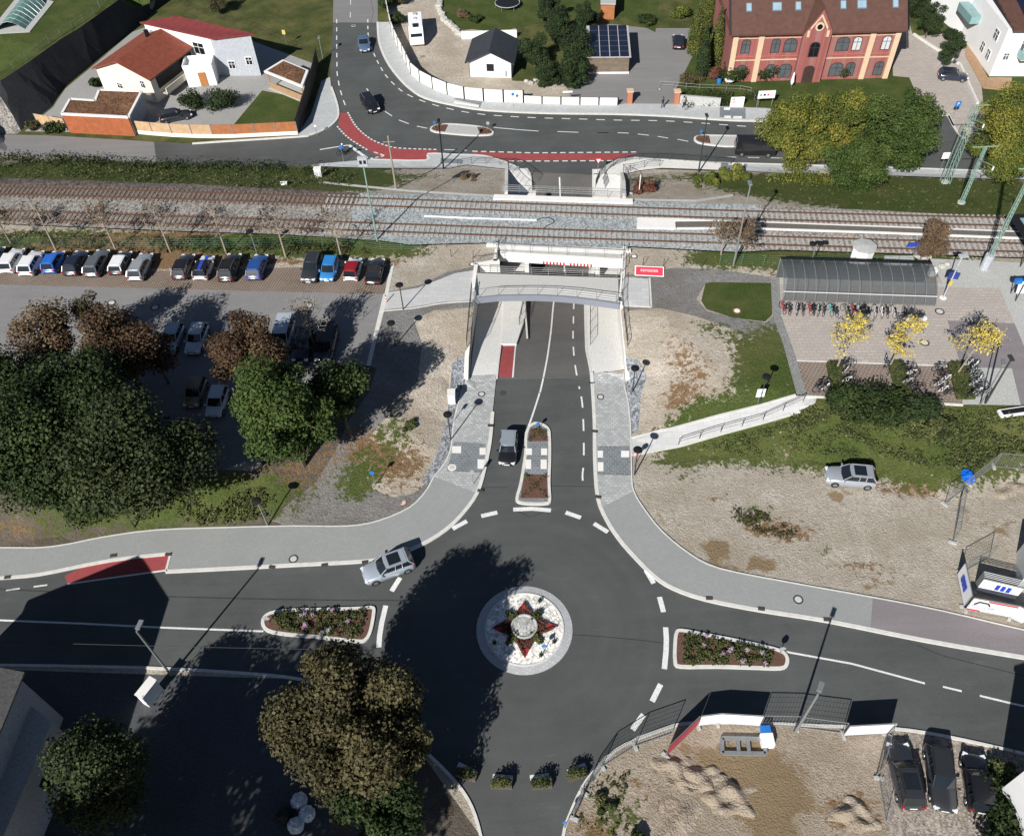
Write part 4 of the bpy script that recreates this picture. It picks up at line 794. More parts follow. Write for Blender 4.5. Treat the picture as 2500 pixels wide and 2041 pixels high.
c = g0.lerp(g1, .9)+gn*.3; MB().box((c.x, c.y, .3), (.9,.4,.7), math.atan2(gd.y, gd.x)).build('heat_pump', WHITE, h1, True)
sd_ = (eA[2]-eA[1]).normalized(); sn = Vector((gd.x, gd.y)); p0 = eA[0]+wv
for k, (u0, u1, z0_, z1_) in enumerate(((1.2, Lh-1.5, .9, 2.6),)):
    c = p0+dr*((u0+u1)/2)+gd*.03; MB().box((c.x, c.y, (z0_+z1_)/2), (u1-u0, .1, z1_-z0_), math.atan2(dr.y, dr.x)).build('loggia_opening', BLACK, h1, True)
c = p0+dr*(Lh*.5)+gd*1.0; MB().box((c.x, c.y, .55), (Lh*.75, .12, .9), math.atan2(dr.y, dr.x)).build('balcony_parapet', CREAM, h1, True); MB().box((c.x-gd.x*.5, c.y-gd.y*.5, .1), (Lh*.75, 1.1, .15), math.atan2(dr.y, dr.x)).build('balcony_floor', CONG, h1, True)
# taller wing with mono pitch roof
q = [PV(340,53,5.3), PV(519,94,5.3), PV(620,81,6.4)]; rq = [V2d(PV(340,53,5.6)), V2d(PV(519,96,5.2)), V2d(PV(620,80,6.0)), V2d(PV(430,33,6.6))]
h2 = thing('family_house', (rq[1].x, rq[1].y, -.8), 'white taller house wing with dark red single pitch roof and grey end wall', 'house')
inn = [rq[i]+((sum(rq, Vector((0,0)))/4-rq[i]).normalized()*.7) for i in range(4)]
mb = MB(); mb.prism([tuple(p) for p in inn], [-1.1]*4, [5.2,5.0,5.5,5.9]); mb.build('wall', WHITE, h2, True)
e0, e1 = inn[1], inn[2]; ed = (e1-e0).normalized(); en = Vector((ed.y, -ed.x)); c = (e0+e1)/2+en*.04
mb = MB(); mb.prism([tuple(e0-ed*.0), tuple(e1), tuple(e1+en*.06), tuple(e0+en*.06)], -1.0, [4.95,5.45,5.45,4.95]); mb.build('side_wall', GPL, h2, True)
mb = MB(); mb.prism([tuple(p) for p in rq], [5.25,5.05,5.55,5.95], [5.5,5.3,5.8,6.2]); mb.build('roof', RT2, h2, True)
for u, z in ((.35,1.0),(.8,1.6)): c = e0.lerp(e1, u)+en*.1; window(h2, (c.x, c.y, z), ed, en, .9, 1.1)
f0, f1 = inn[0], inn[1]; fd2 = (f1-f0).normalized(); fn = Vector((fd2.y, -fd2.x)); c = f0.lerp(f1, .78)+fn*.05; window(h2, (c.x, c.y, 3.1), fd2, fn, 1.9, 1.7); c = f0.lerp(f1, .08)+fn*.05; window(h2, (c.x, c.y, 4.3), fd2, fn, .6, .5)
# entrance porch
pr = [V2d(P(*q, 2.0)) for q in ((443,156),(485,166),(530,142),(483,143))]
h3 = thing('entrance_porch', (pr[0].x, pr[0].y, -.8), 'white box entrance porch with roof terrace and wooden door between the two house wings', 'porch')
w = rect(P(447,208,-.8), P(493,205,-.8), 3.2) if 0 else rect(V2d(P(462,214,-.8)), V2d(P(531,208,-.8)), 3.0)
MB().prism([tuple(p) for p in w], -.9, 2.0).build('wall', WHITE, h3, True); mb = MB()
for i in range(4): beam(mb, w[i], w[(i+1) % 4], .16, 2.0, 2.6)
mb.build('parapet', WHITE, h3, True); c = (w[0]+w[1])/2; dd = (w[1]-w[0]).normalized(); MB().box((c.x+dd.x*.3+dd.y*.04, c.y+dd.y*.3-dd.x*.04, .3), (1.1,.1,2.1), math.atan2(dd.y, dd.x)).build('door', mat('door_wood', (.4,.17,.06), .6, .1, 3), h3, True)
# garage with sedum roof and timber front
gq = [V2d(P(*q, 2.0)) for q in ((152,280),(314,288),(346,226),(243,222))]; 
g = thing('garage', (gq[0].x, gq[0].y, -.8), 'flat roofed garage with brown planted roof and reddish vertical timber front', 'garage')
notch = [gq[0], gq[1], gq[2], gq[3], V2d(P(233,248,2.0)), V2d(P(172,244,2.0))]
MB().prism([tuple(p) for p in notch], -.9, 2.0).build('wall', GPL, g, True); mb = MB()
for i in range(6): beam(mb, notch[i], notch[(i+1) % 6], .35, 1.95, 2.2)
mb.build('roof_edge', CONW, g, True); MB().prism([tuple(p) for p in notch], 2.0, 2.1).build('planted_roof', SED, g, True)
dd = (gq[1]-gq[0]).normalized(); nn = Vector((dd.y, -dd.x)); a, b = gq[0]+nn*.12, gq[1]+nn*.12; mb = MB(); beam(mb, a, b, .1, -.8, 1.9); mb.build('timber_front', WCLAD, g, True)
# gazebo carport
cq = [V2d(P(*q, 2.0)) for q in ((644,174),(738,212),(753,172),(690,146))]
cpo = thing('garden_pavilion', (cq[0].x, cq[0].y, -.8), 'small open timber pavilion with brown planted flat roof', 'pavilion')
MB().prism([tuple(p) for p in cq], 1.75, 2.0).build('roof', CONW, cpo, True); cc = sum(cq, Vector((0,0)))/4; MB().prism([tuple(cc+(p-cc)*.85) for p in cq], 2.0, 2.06).build('planted_roof', SED, cpo, True)
for p in cq: q = cc+(p-cc)*.88; MB().box((q.x, q.y, .45), (.18,.18,2.6)).build('post', WOOD, cpo, True)
q0, q1, q2 = (cc+(cq[i]-cc)*.88 for i in (0, 1, 2)); mb = MB(); beam(mb, q0, q1, .08, -.8, .3); beam(mb, q1, q2, .08, -.8, .3); mb.build('balustrade', WOOD, cpo, True); MB().prism([tuple(cc+(p-cc)*1.0) for p in cq], -.82, -.68).build('base_slab', CONG, cpo, True)
# black slope guard fence, greenhouse pool cover
pc = [V2d(P(*q, 4.2)) for q in ((0,72),(70,70),(112,14),(60,-5),(20,10))]
pool = thing('pool_enclosure', (pc[0].x, pc[0].y, 4), 'greenish glazed pool enclosure with arched ribs on the upper lawn', 'pool enclosure')
A, B, C_, D_ = PV(-10,76,4.1), PV(62,72,4.1), PV(112,12,4.1), PV(60,-12,4.1); mb = MB(); rb_ = MB(); n = 6
for i in range(9):
    L0 = A.lerp(D_, i/8); R0 = B.lerp(C_, i/8); arc = [L0.lerp(R0, j/n)+Vector((0,0,1.3*math.sin(math.pi*j/n))) for j in range(n+1)]
    if i: 
        for j in range(n): mb.face([prev[j], prev[j+1], arc[j+1], arc[j]])
    prev = arc; r_ = MB().path(arc, .05, 4).build('rib', STEEL, pool, True)
mb.build('glazing', mat('greenhouse_glass', (.12,.24,.2), .2, .2, 1, spec=.6), pool, True); MB().prism([(p.x,p.y) for p in (A+Vector((-1,-1,0)),B+Vector((1,-1,0)),C_+Vector((1,1,0)),D_+Vector((-1,1,0)))], 4.0, 4.12).build('deck_slab', CONG, pool, True)
# small white outbuilding
wb = [V2d(P(1147,188,-.8)), V2d(P(1249,191,-.8))]; dd = (wb[1]-wb[0]).normalized(); nn = Vector((-dd.y, dd.x)); 
h4, rf = gable('outbuilding', 'small white outbuilding with dark grey metal gable roof and one square window', [wb[0], wb[1], wb[1]+nn*6.6, wb[0]+nn*6.6], 1.75, 3.3, -.8, WHITE, RTB, .55)
c = (wb[0]+wb[1])/2-nn*.02; window(h4, (c.x, c.y, .75), dd, -nn, .9, .9, frame=BLACK)
c = wb[0].lerp(wb[1], .86)-nn*.1; MB().box((c.x, c.y, -.1), (.3,.2,.8), 0).build('meter_box', GPL, h4, True)
for p in (wb[0]-nn*.15, wb[1]-nn*.15): MB().tube((p.x,p.y,-.8), (p.x,p.y,1.5), .05).build('downpipe', STEEL, h4, True)
mb = MB(); a, b = V2d(P(1127,96,-.8)), V2d(P(1262,92,-.8)); beam(mb, a, b, .25, -.8, .4); tag(mb.build('garden_wall', CONW), 'low pale garden wall behind the white outbuilding', 'wall')
# solar roofed timber shed
so4 = [V2d(P(*q, 1.9)) for q in ((1434,141),(1541,140),(1541,68),(1432,70))]
so4 = rect(so4[0], so4[1], (so4[2]-so4[1]).length)
sh = thing('timber_shed', (so4[0].x, so4[0].y, -.8), 'weathered timber shed with a roof covered in dark solar panels', 'shed'); cc = sum(so4, Vector((0,0)))/4
MB().prism([tuple(cc+(p-cc)*.93) for p in so4], -.9, 1.8).build('wall', stripes('weathered_boards', (.2,.16,.12), (.07,.05,.04), 1.6, 0, 'Z', .4), sh, True); MB().prism([tuple(cc+(p-cc)*.96) for p in so4], -.9, -.55).build('plinth', CONW, sh, True)
MB().prism([tuple(p) for p in so4], 1.8, [1.95,1.95,2.25,2.25]).build('roof', CONG, sh, True)
ex, ey = (so4[1]-so4[0]), (so4[3]-so4[0]); fz = lambda v: 1.99+.3*v
for i in range(4):
    for j in range(6):
        a = [(i+.06)/4*.9+.06, (j+.04)/6]; b = [(i+.96)/4*.9+.06, (j+.96)/6]; mb = MB()
        q = [so4[0]+ex*u+ey*v for u, v in ((a[0],a[1]),(b[0],a[1]),(b[0],b[1]),(a[0],b[1]))]; zz = [fz(v) for v in (a[1],a[1],b[1],b[1])]; mb.prism([tuple(p) for p in q], [z-.03 for z in zz], [z+.02 for z in zz]); mb.build('solar_panel', PVM, sh, True)
sq4 = [V2d(P(*q, 1.7)) for q in ((1466,12),(1503,13),(1505,-20),(1466,-20))]; c = sum(sq4, Vector((0,0)))/4
ts = thing('garden_shed', (c.x, c.y, -.8), 'small orange timber garden shed with pale flat roof at the top edge', 'shed'); MB().prism([tuple(c+(p-c)*.9) for p in sq4], -.8, 1.7).build('wall', WORG, ts, True); MB().prism([tuple(p) for p in sq4], 1.7, 1.9).build('roof', CONG, ts, True)
# brick villa
bl, br = V2d(P(1772,201,-.8)), V2d(P(2165,191,-.8)); dd = (br-bl).normalized(); bl = bl+dd*.0; nn = Vector((-dd.y, dd.x)); BW = (br-bl).length; BH = 6.6; BD = 15
vb = thing('brick_villa', (bl.x, bl.y, -.8), 'two storey red brick building with sandstone pilasters, arched windows and central gable', 'building')
# slightly flared eaves line so the facade matches in width
MB().prism([tuple(bl), tuple(br), tuple(br+nn*BD), tuple(bl+nn*BD)], -1, BH).build('wall', BRICK, vb, True)
def on(u, z, out=.0): p = bl+dd*u-nn*out; return Vector((p.x, p.y, z))
def fbox(u0, u1, z0, z1, o0, o1, name, m, par=vb):
    mb = MB(); a = [bl+dd*u0-nn*o0, bl+dd*u1-nn*o0, bl+dd*u1-nn*o1, bl+dd*u0-nn*o1]; mb.prism([tuple(p) for p in a], z0, z1); return mb.build(name, m, par, True)
for u in (0, BW*.155, BW*.82, BW-.75): fbox(u, u+.75, -.8, BH-.55, -.1, .22, 'pilaster', SANDST)
U0, U1 = BW*.41, BW*.575
for a, b in ((0, U0),(U1, BW)):
    fbox(a-.2*(a == 0), b+.2*(b == BW), BH-.38, BH-.14, -.1, .3, 'cornice', SANDST); fbox(a, b, 2.42, 2.55, -.1, .12, 'string_course', SANDST); fbox(a, b, BH-.95, BH-.86, -.1, .1, 'frieze', SANDST); fbox(a, b, 2.95, 3.1, -.1, .13, 'sill_band', mat('brick_band', (.4,.12,.1), .8, .1, 3))
ctr = (U0+U1)/2; HWd = (U1-U0)/2
fbox(U0, U1, -1, BH+.2, -.1, .75, 'central_bay', BRICK)
mb = MB(); pts = [(U0, BH+.2), (U1, BH+.2), (ctr+.0, BH+3.4)]; A_ = [on(u, z, .75) for u, z in pts]; B_ = [on(u, z, -5.5) for u, z in pts]; mb.face(A_); mb.face(B_[::-1])
mb.build('gable_wall', BRICK, vb, True)
mb = MB(); RTm = mat('gable_edge', (.36,.1,.085), .8, .1, 3)
for s in (-1, 1):
    a0, a1 = on(ctr+s*(HWd+.25), BH-.0, .95), on(ctr, BH+3.75, .95); b0, b1 = on(ctr+s*(HWd+.25), BH-.0, -1.0), on(ctr, BH+3.75, -6.0)
    mb.face([a0, a1, b1, b0] if s < 0 else [b0, b1, a1, a0]); up = Vector((0,0,.25)); mb.face([a0+up*0-Vector((0,0,.3)), a1-Vector((0,0,.3)), a1, a0])
mb.build('gable_roof', RT3, vb, True)
mb = MB()
for s in (-1, 1):
    a0, a1 = on(ctr+s*(HWd*.62), BH+.35, .84), on(ctr, BH+2.25, .84); a2, a3 = a1+Vector((0,0,.4)), a0+Vector((0,0,.45)); k = [a0, a1, a2, a3]; mb.face(k if s < 0 else k[::-1]); o = [p+Vector((nn.x,nn.y,0))*.1 for p in k]; mb.face([k[0],o[0],o[1],k[1]]); 
    c0 = on(ctr+s*(HWd*.7), BH-.1, .84); mb.box(c0, (.35,.2,.9), math.atan2(dd.y, dd.x))
mb.build('chevron_trim', SANDST, vb, True)
cr = on(ctr, BH+.9, .8); qn = Vector((-nn.x, -nn.y, 0)); MB().tube(cr, cr+qn*.12, .62, .62, 16).build('round_surround', SANDST, vb, True); MB().tube(cr, cr+qn*.16, .38, .38, 14).build('round_window', GLASS, vb, True)
WF = mat('window_frame_dark', (.05,.035,.03), .6, .1, 2); LG = mat('arched_glass', (.09,.1,.11), .1, .2, 1, spec=.7); LP = mat('pale_blind', (.5,.52,.52), .6, .1, 2)
for i, u in enumerate((.075,.255,.345,.66,.745,.92)):
    wide = i in (2, 3); gl = LP if i in (4, 5) else LG
    window(vb, on(BW*u+.2, 4.55, .02), dd, -nn, 1.7 if wide else 1.1, 1.85, True, WF, gl); window(vb, on(BW*u+.2, .75, .02), dd, -nn, 1.8 if wide else 1.15, 1.9, True, WF, LG)
window(vb, on(ctr, 4.2, .77), dd, -nn, 1.25, 2.0, True, WF, GLASS); window(vb, on(ctr, .45, .77), dd, -nn, 1.35, 2.5, True, WF, mat('door_dark', (.05,.03,.025), .6, .2, 3), name='door')
# hipped big roof plane
rz0, rz1 = BH, BH+7.5; E0, E1 = bl-dd*.5-nn*.7, br+dd*.5-nn*.7; R0, R1 = bl+dd*(-.5)+nn*BD*.5, br+dd*.5+nn*BD*.5; K0, K1 = bl-dd*.5+nn*(BD+.7), br+dd*.5+nn*(BD+.7)
mb = MB(); v3 = lambda p, z: (p.x, p.y, z)
mb.face([v3(E0,rz0), v3(E1,rz0), v3(R1,rz1), v3(R0,rz1)]); mb.face([v3(K1,rz0), v3(K0,rz0), v3(R0,rz1), v3(R1,rz1)]); mb.face([v3(E0,rz0-.25), v3(E1,rz0-.25), v3(E1,rz0), v3(E0,rz0)])
mb.face([v3(E0,rz0-.25), v3(K0,rz0-.25), v3(K1,rz0-.25), v3(E1,rz0-.25)]); vr = mb.build('roof', RT3, vb, True)
mb = MB(); i0, i1 = bl, br
mb.face([v3(bl,BH), v3(bl+nn*BD,BH), v3(bl+nn*BD*.5,rz1-.4)]); mb.build('gable_end', BRICK, vb, True); mb = MB(); mb.face([v3(br+nn*BD,BH), v3(br,BH), v3(br+nn*BD*.5,rz1-.4)]); mb.build('gable_end', BRICK, vb, True)
mb = MB()
for e in (0, 1):
    a = (E0, E1)[e]; b = (R0, R1)[e]; k = dd*(-.3 if e == 0 else .3); mb.face([v3(a+k,rz0-.1), v3(a,rz0+.1), v3(b,rz1+.1), v3(b+k,rz1-.1)][::1 if e else -1])
mb.build('barge_board', BLACK, vb, True)
fs = (rz1-rz0)/((R0-E0).dot(nn))
for u in (.1,.26,.38,.635,.74,.93):
    wd_ = 1.15 if u in (.26,.74) else .65; v = 2.7; p = E0+dd*(BW+1)*u+nn*v; z = rz0+fs*v+.08; a = math.atan(fs); mt_ = Matrix.Rotation(a, 3, 'X')
    sk = MB().box((p.x, p.y, z), (wd_+.2, 1.3, .12), math.atan2(dd.y, dd.x), mt_).build('skylight', mat('skylight_frame', (.12,.14,.17), .5, .1, 3), vr); MB().box((p.x, p.y, z+.04), (wd_, 1.0, .12), math.atan2(dd.y, dd.x), mt_).build('pane', SKYG, sk)
# white apartment house on the right edge
af = [V2d(P(2378,120,-.8)), V2d(P(2412,190,-.8)), V2d(P(2500,205,-.8))]
aq = [V2d(P(2368,118,-.8)), V2d(P(2415,187,-.8))]; dl = (aq[1]-aq[0]).normalized()
ap = thing('apartment_house', (aq[1].x, aq[1].y, -.8), 'white apartment house with brown roof, solar panels and teal glass balconies', 'building')
dx = Vector((1, -.09)).normalized(); p0 = aq[1]; bw_ = 16
MB().prism([tuple(p0), tuple(p0+dx*bw_), tuple(p0+dx*bw_+Vector((0,22))), tuple(p0+Vector((-1.2,22))), tuple(aq[0]+Vector((0,4)))], -1, 6.2).build('wall', WHITE, ap, True)
rr = [p0+Vector((.3,-.9)), p0+dx*bw_+Vector((0,-.9)), p0+dx*bw_+Vector((0,24)), p0+Vector((-.3,24))]; MB().prism([tuple(p) for p in rr], [6.2,6.2,11.5,11.5], [6.45,6.45,11.8,11.8]).build('roof', RT3, ap, True)
a_ = math.atan(5.3/24.9)
for j in range(3):
    for i in range(2):
        c = p0+dx*(3.1+1.15*i)+Vector((0, 1.6+1.9*j)); MB().box((c.x, c.y, 6.62+(c.y-rr[0].y)*5.3/24.9), (1.1,1.8,.06), 0, Matrix.Rotation(a_, 3, 'X')).build('solar_panel', PVM, ap, True)
for z, u in ((3.0, 3.2),(3.0, 6.5)): window(ap, tuple(p0+dx*u)+(z+.9,), dx, Vector((dx.y, -dx.x)), 1.0, 2.0, False, FRAME, LG)
for u in (1.2,): window(ap, tuple(p0+dx*u)+(2.2,), dx, Vector((dx.y, -dx.x)), .7, .9, False, FRAME, LG)
b0 = p0+dx*2.6; mb = MB(); mb.prism([tuple(b0), tuple(b0+dx*4), tuple(b0+dx*4+Vector((0,-1.5))), tuple(b0+Vector((0,-1.5)))], 2.3, 2.45); bal = mb.build('balcony', CONW, ap, True); mb = MB(); beam(mb, b0+Vector((0,-1.5)), b0+dx*4+Vector((0,-1.5)), .06, 2.4, 3.4); beam(mb, b0, b0+Vector((0,-1.5)), .06, 2.4, 3.4); mb.build('balcony_glass', TEAL, bal)
for i, (px, z) in enumerate((((2392,92),3.4),)): c = V2d(P(2388,150,0)); d2 = dl; n2 = Vector((d2.y, -d2.x)); 
for u, z, w_ in ((2.5,4.2,1.3),(2.6,1.2,1.0),(5.0,1.2,1.0)): c = p0-dl*u; window(ap, (c.x-.06, c.y-.03, z), dl, Vector((dl.y, -dl.x)), w_, 1.3, False, FRAME, LG)
c = V2d(P(2366,60,3)); MB().prism([tuple(c), tuple(c+Vector((2,0))), tuple(c+Vector((2,5))), tuple(c+Vector((0,5)))], 3.0, 4.1).build('side_balcony', TEAL, ap, True)
tk = MB().prism([tuple(V2d(P(*q, -.7))) for q in ((2362,104),(2356,132),(2400,215),(2470,222),(2470,190),(2412,190),(2372,118))], -.8, -.68).build('timber_terrace', stripes('terrace_boards', (.42,.27,.16), (.2,.12,.07), 3, .5, 'X', .3)); tag(tk, 'brown timber terrace wrapping the foot of the white apartment house', 'terrace')
# house at lower left in shade, casting the big gabled shadow
hl = thing('shaded_house', (-36, 20, 0), 'grey walled house in shade at the lower left corner with tiled roof', 'house')
bb = [V2d((-47,26.9)), V2d((-35.6,26.4)), V2d((-36.6,8)), V2d((-48,8.5))]
for o in [hl]: bpy.data.objects.remove(o)
hl, rf = gable('shaded_house', 'grey walled gabled house in shade at the lower left corner with tiled roof', [bb[0], bb[1], bb[2], bb[3]], 7.6, 10.8, 0, GPL, mat('roof_tiles_grey', (.12,.115,.11), .8, .3, 3, fine=5), .35, 'house')
an = [V2d(PV(30,1690,4.6)), V2d(PV(129,1764,4.6))]; d_ = (an[1]-an[0]).normalized(); n_ = Vector((-d_.y, d_.x)); n_ = n_ if n_.y < 0 else -n_
MB().prism([tuple(an[0]), tuple(an[1]), tuple(an[1]+Vector((-1.5,-14))), tuple(an[0]+Vector((-3,-14)))], 0, 4.6).build('annex', GPL, hl, True)
MB().prism([tuple(an[0]), tuple(an[1]), tuple(an[1]+Vector((-1.5,-14))), tuple(an[0]+Vector((-3,-14)))], 4.6, 4.75).build('annex_roof', CONG, hl, True)
for y in (3, 9): c = an[1]+Vector((-.12*y, -y)); window(hl, (c.x+.05, c.y, 2.2), (-.1,-1), (1,-.1), 1.5, 1.6, False, BLACK, GLASS)
gp = lambda p, z: P(p[0], p[1], 0)-np.array([.5,.866,0])*z/math.tan(SUN_EL)
o_ = [gp((2453,1644),7)+np.array([.9,.2,0]), gp((2500,1614),7), gp((2478,1743),7)+np.array([1.5,0,0])]
hr = thing('neighbour_house', (36,14,0), 'white house at the lower right edge throwing its shadow across the road', 'house')
MB().prism([(o_[0][0],o_[0][1]),(46,21),(46,2),(34.5,2),(o_[2][0],o_[2][1])], 0, 7).build('wall', WHITE, hr, True)
MB().prism([(o_[0][0]-.1,o_[0][1]+.1),(46,21.2),(46,2),(34.4,2),(o_[2][0]-.1,o_[2][1])], 7, 7.25).build('roof', mat('roof_tiles_grey', (.12,.115,.11)), hr, True)
# ---------------------------------------------------------------- walls and fences
def panelfence(px, label, hgt, step, pm, postm, name='fence', cat='fence', th=.1, pw=.16, plinth=0, hs=None, ppw=None, group=None):
    pts = [G(*p) for p in px]; s = [0]
    for a, b in zip(pts, pts[1:]): s.append(s[-1]+(b.xy-a.xy).length)
    n = max(1, round(s[-1]/step)); t = thing(name, pts[0], label, cat, group)
    def at(u):
        j = max(0, min(len(s)-2, int(np.searchsorted(s, u))-1)); return pts[j].lerp(pts[j+1], (u-s[j])/max(s[j+1]-s[j], 1e-6))
    for i in range(n):
        a, b = at(s[-1]*i/n), at(s[-1]*(i+1)/n); za = min(a.z, b.z); k = i/max(n-1, 1); hh = hgt if hs is None else float(np.interp(k, hs[0], hs[1]))
        m = pm[int(i >= len(pm)*0 and k > .5)] if isinstance(pm, (list, tuple)) else pm
        mb = MB(); beam(mb, a, b, th, za-.3 if not plinth else za+plinth, za+hh); mb.build('panel', m, t, True)
        if plinth: mb = MB(); beam(mb, a, b, th+.12, za-.4, za+plinth); mb.build('plinth', CONW, t, True)
    for i in range(n+1):
        a = at(s[-1]*i/n); k = i/max(n, 1); hh = hgt if hs is None else float(np.interp(k, hs[0], hs[1]))
        MB().box((a.x, a.y, a.z+hh/2), (pw, pw, hh+.08), .0).build('post', postm, t, True)
    return t
panelfence([(941,5),(951,56),(958,85),(968,109),(984,140),(1007,188),(1035,208),(1072,225),(1112,240),(1152,246),(1194,249),(1237,251),(1278,252)], 'tall white concrete panel wall with dark posts curving along the north road', 1.9, 3.0, CONW, BLACK, 'panel_wall', 'wall', .12, .22)
panelfence([(1278,252),(1319,255),(1360,256),(1402,257),(1444,257),(1485,258),(1508,258)], 'low white concrete panel wall with dark posts continuing beside the pavement', 1.15, 2.6, CONW, BLACK, 'panel_wall', 'wall', .12, .2)
panelfence([(329,326),(392,332),(440,335),(495,337),(560,337),(640,333),(728,329)], 'long timber panel fence, pale then orange, on a white plinth below the red roofed house', 2.0, 2.9, [WPAL, WORG], STEEL, 'timber_fence', 'fence', .08, .14, .55)
panelfence([(95,306),(165,318)], 'short pale timber fence panels left of the reddish garage', 1.8, 2.5, WPAL, STEEL, 'timber_fence', 'fence', .08, .12, .2)
panelfence([(728,329),(745,275),(768,200),(777,155)], 'dark tall timber screen running up beside the corner pavement', 2.4, 3.0, WDK, BLACK, 'timber_fence', 'fence', .1, .12)
def postrail(px, label, hgt, step, m=WDK, rails=2, name='fence', mesh=None, r=.03):
    pts = [G(*p) for p in px]; t = thing(name, pts[0], label, 'fence'); s = [0]
    for a, b in zip(pts, pts[1:]): s.append(s[-1]+(b-a).length)
    def at(u):
        j = max(0, min(len(s)-2, int(np.searchsorted(s, u))-1)); return pts[j].lerp(pts[j+1], (u-s[j])/max(s[j+1]-s[j], 1e-6))
    n = max(1, round(s[-1]/step)); n = min(n, 95)
    for i in range(n+1): p = at(s[-1]*i/n); p = Vector((p.x, p.y, h(p.x, p.y))); MB().tube(p, p+Vector((0,0,hgt)), r*1.3, None, 5).build('post', m, t, True)
    mb = MB(); q = [at(s[-1]*i/n) for i in range(n+1)]; q = [Vector((p.x, p.y, h(p.x, p.y))) for p in q]
    for k in range(1, rails+1): mb.path([p+Vector((0,0,hgt*k/rails-.06)) for p in q], r*.6, 4)
    mb.build('rail', m, t, True)
    return t
WIREG = mat('wire_green', (.09,.2,.13), .6, .1, 3)
postrail([(418,-10),(455,20),(520,44),(610,66),(690,106),(778,140)], 'brown post and rail fence below the grass field', 1.1, 3.0)
postrail([(0,190),(80,140),(150,88),(230,38),(293,-3)], 'thin rail fence on top of the black slope', 1.1, 2.5, STEEL)
def meshfence(px, label, hgt=1.5, step=2.5): return postrail(px, label, hgt, step, WIREG, 5, 'wire_fence', r=.018)
meshfence([(690,606),(760,600),(872,602),(930,612),(1030,612)], 'green wire fence between the parked blue cars and the tracks'); meshfence([(1756,646),(1900,650),(2060,655),(2240,650)], 'green wire fence in front of the white octagonal cabin'); meshfence([(0,606),(250,606),(500,608),(690,606)], 'old green wire fence in the weeds behind the west car row')
postrail([(1610,212),(1700,220),(1830,224),(1850,262)], 'thin steel fence on the hedge wall of the brick villa garden', .9, 2.0, STEEL)
def pillar(px, label):
    q = G(*px); t = thing('gate_pillar', q, label, 'gate pillar', 'brick gate pillars'); MB().box((0,0,.95),(.75,.75,1.9)).build('shaft', pavers('brick_orange', (.42,.16,.09), (.4,.3,.22), .25, .08, 0, .2, .012), t); MB().box((0,0,1.98),(.95,.95,.16)).build('cap', SANDST, t)
pillar((1536,253), 'brick gate pillar at the end of the white panel wall'); pillar((1650,254), 'brick gate pillar beside the ivy covered garden wall')
mb = MB(); a, b = G(1658,254), G(1757,262); beam(mb, a, b, .35, -1, .55); tag(mb.build('garden_wall', CONG), 'low garden wall with ivy in front of the brick villa', 'wall')
# ---------------------------------------------------------------- vehicles (front towards +x)
def paint(name, col, metal=.0): 
    return mat('paint_'+name, col, .28, .03, 1, metal, .5, coat=.7)
TYRE = mat('tyre', (.015,.015,.016), .85, .1, 5); RIM = mat('wheel_rim', (.35,.36,.37), .35, .1, 3, metal=.7); LAMPW = mat('headlamp', (.7,.74,.78), .15, .05, 1, spec=.8); LAMPR = mat('tail_lamp', (.35,.01,.01), .25, .05, 1, spec=.6); PLATE = mat('number_plate', (.75,.75,.73), .5, .03, 1); CGL = mat('car_glass', (.012,.016,.02), .06, .1, 1, spec=.8)
TYPES = { # length, width, height, belt z, hood z, windscreen base, roof front, roof rear, tail base (fractions of length from rear), tail deck z
 'hatch': (4.15,1.76,1.47,.93,.86,.70,.54,.12,.03,.93), 'small': (3.6,1.66,1.5,.92,.88,.74,.58,.12,.03,.92), 'wagon': (4.6,1.8,1.46,.93,.84,.69,.54,.11,.03,.93), 'suv': (4.45,1.86,1.64,1.05,1.0,.70,.55,.12,.03,1.05),
 'sedan': (4.7,1.82,1.44,.92,.84,.68,.53,.27,.13,.96), 'mini': (3.85,1.72,1.42,.92,.86,.68,.58,.10,.02,.92), 'van': (4.8,1.92,1.95,1.1,1.05,.80,.66,.04,.01,1.1), 'coupe': (4.2,1.76,1.3,.86,.8,.66,.5,.28,.16,.88)}
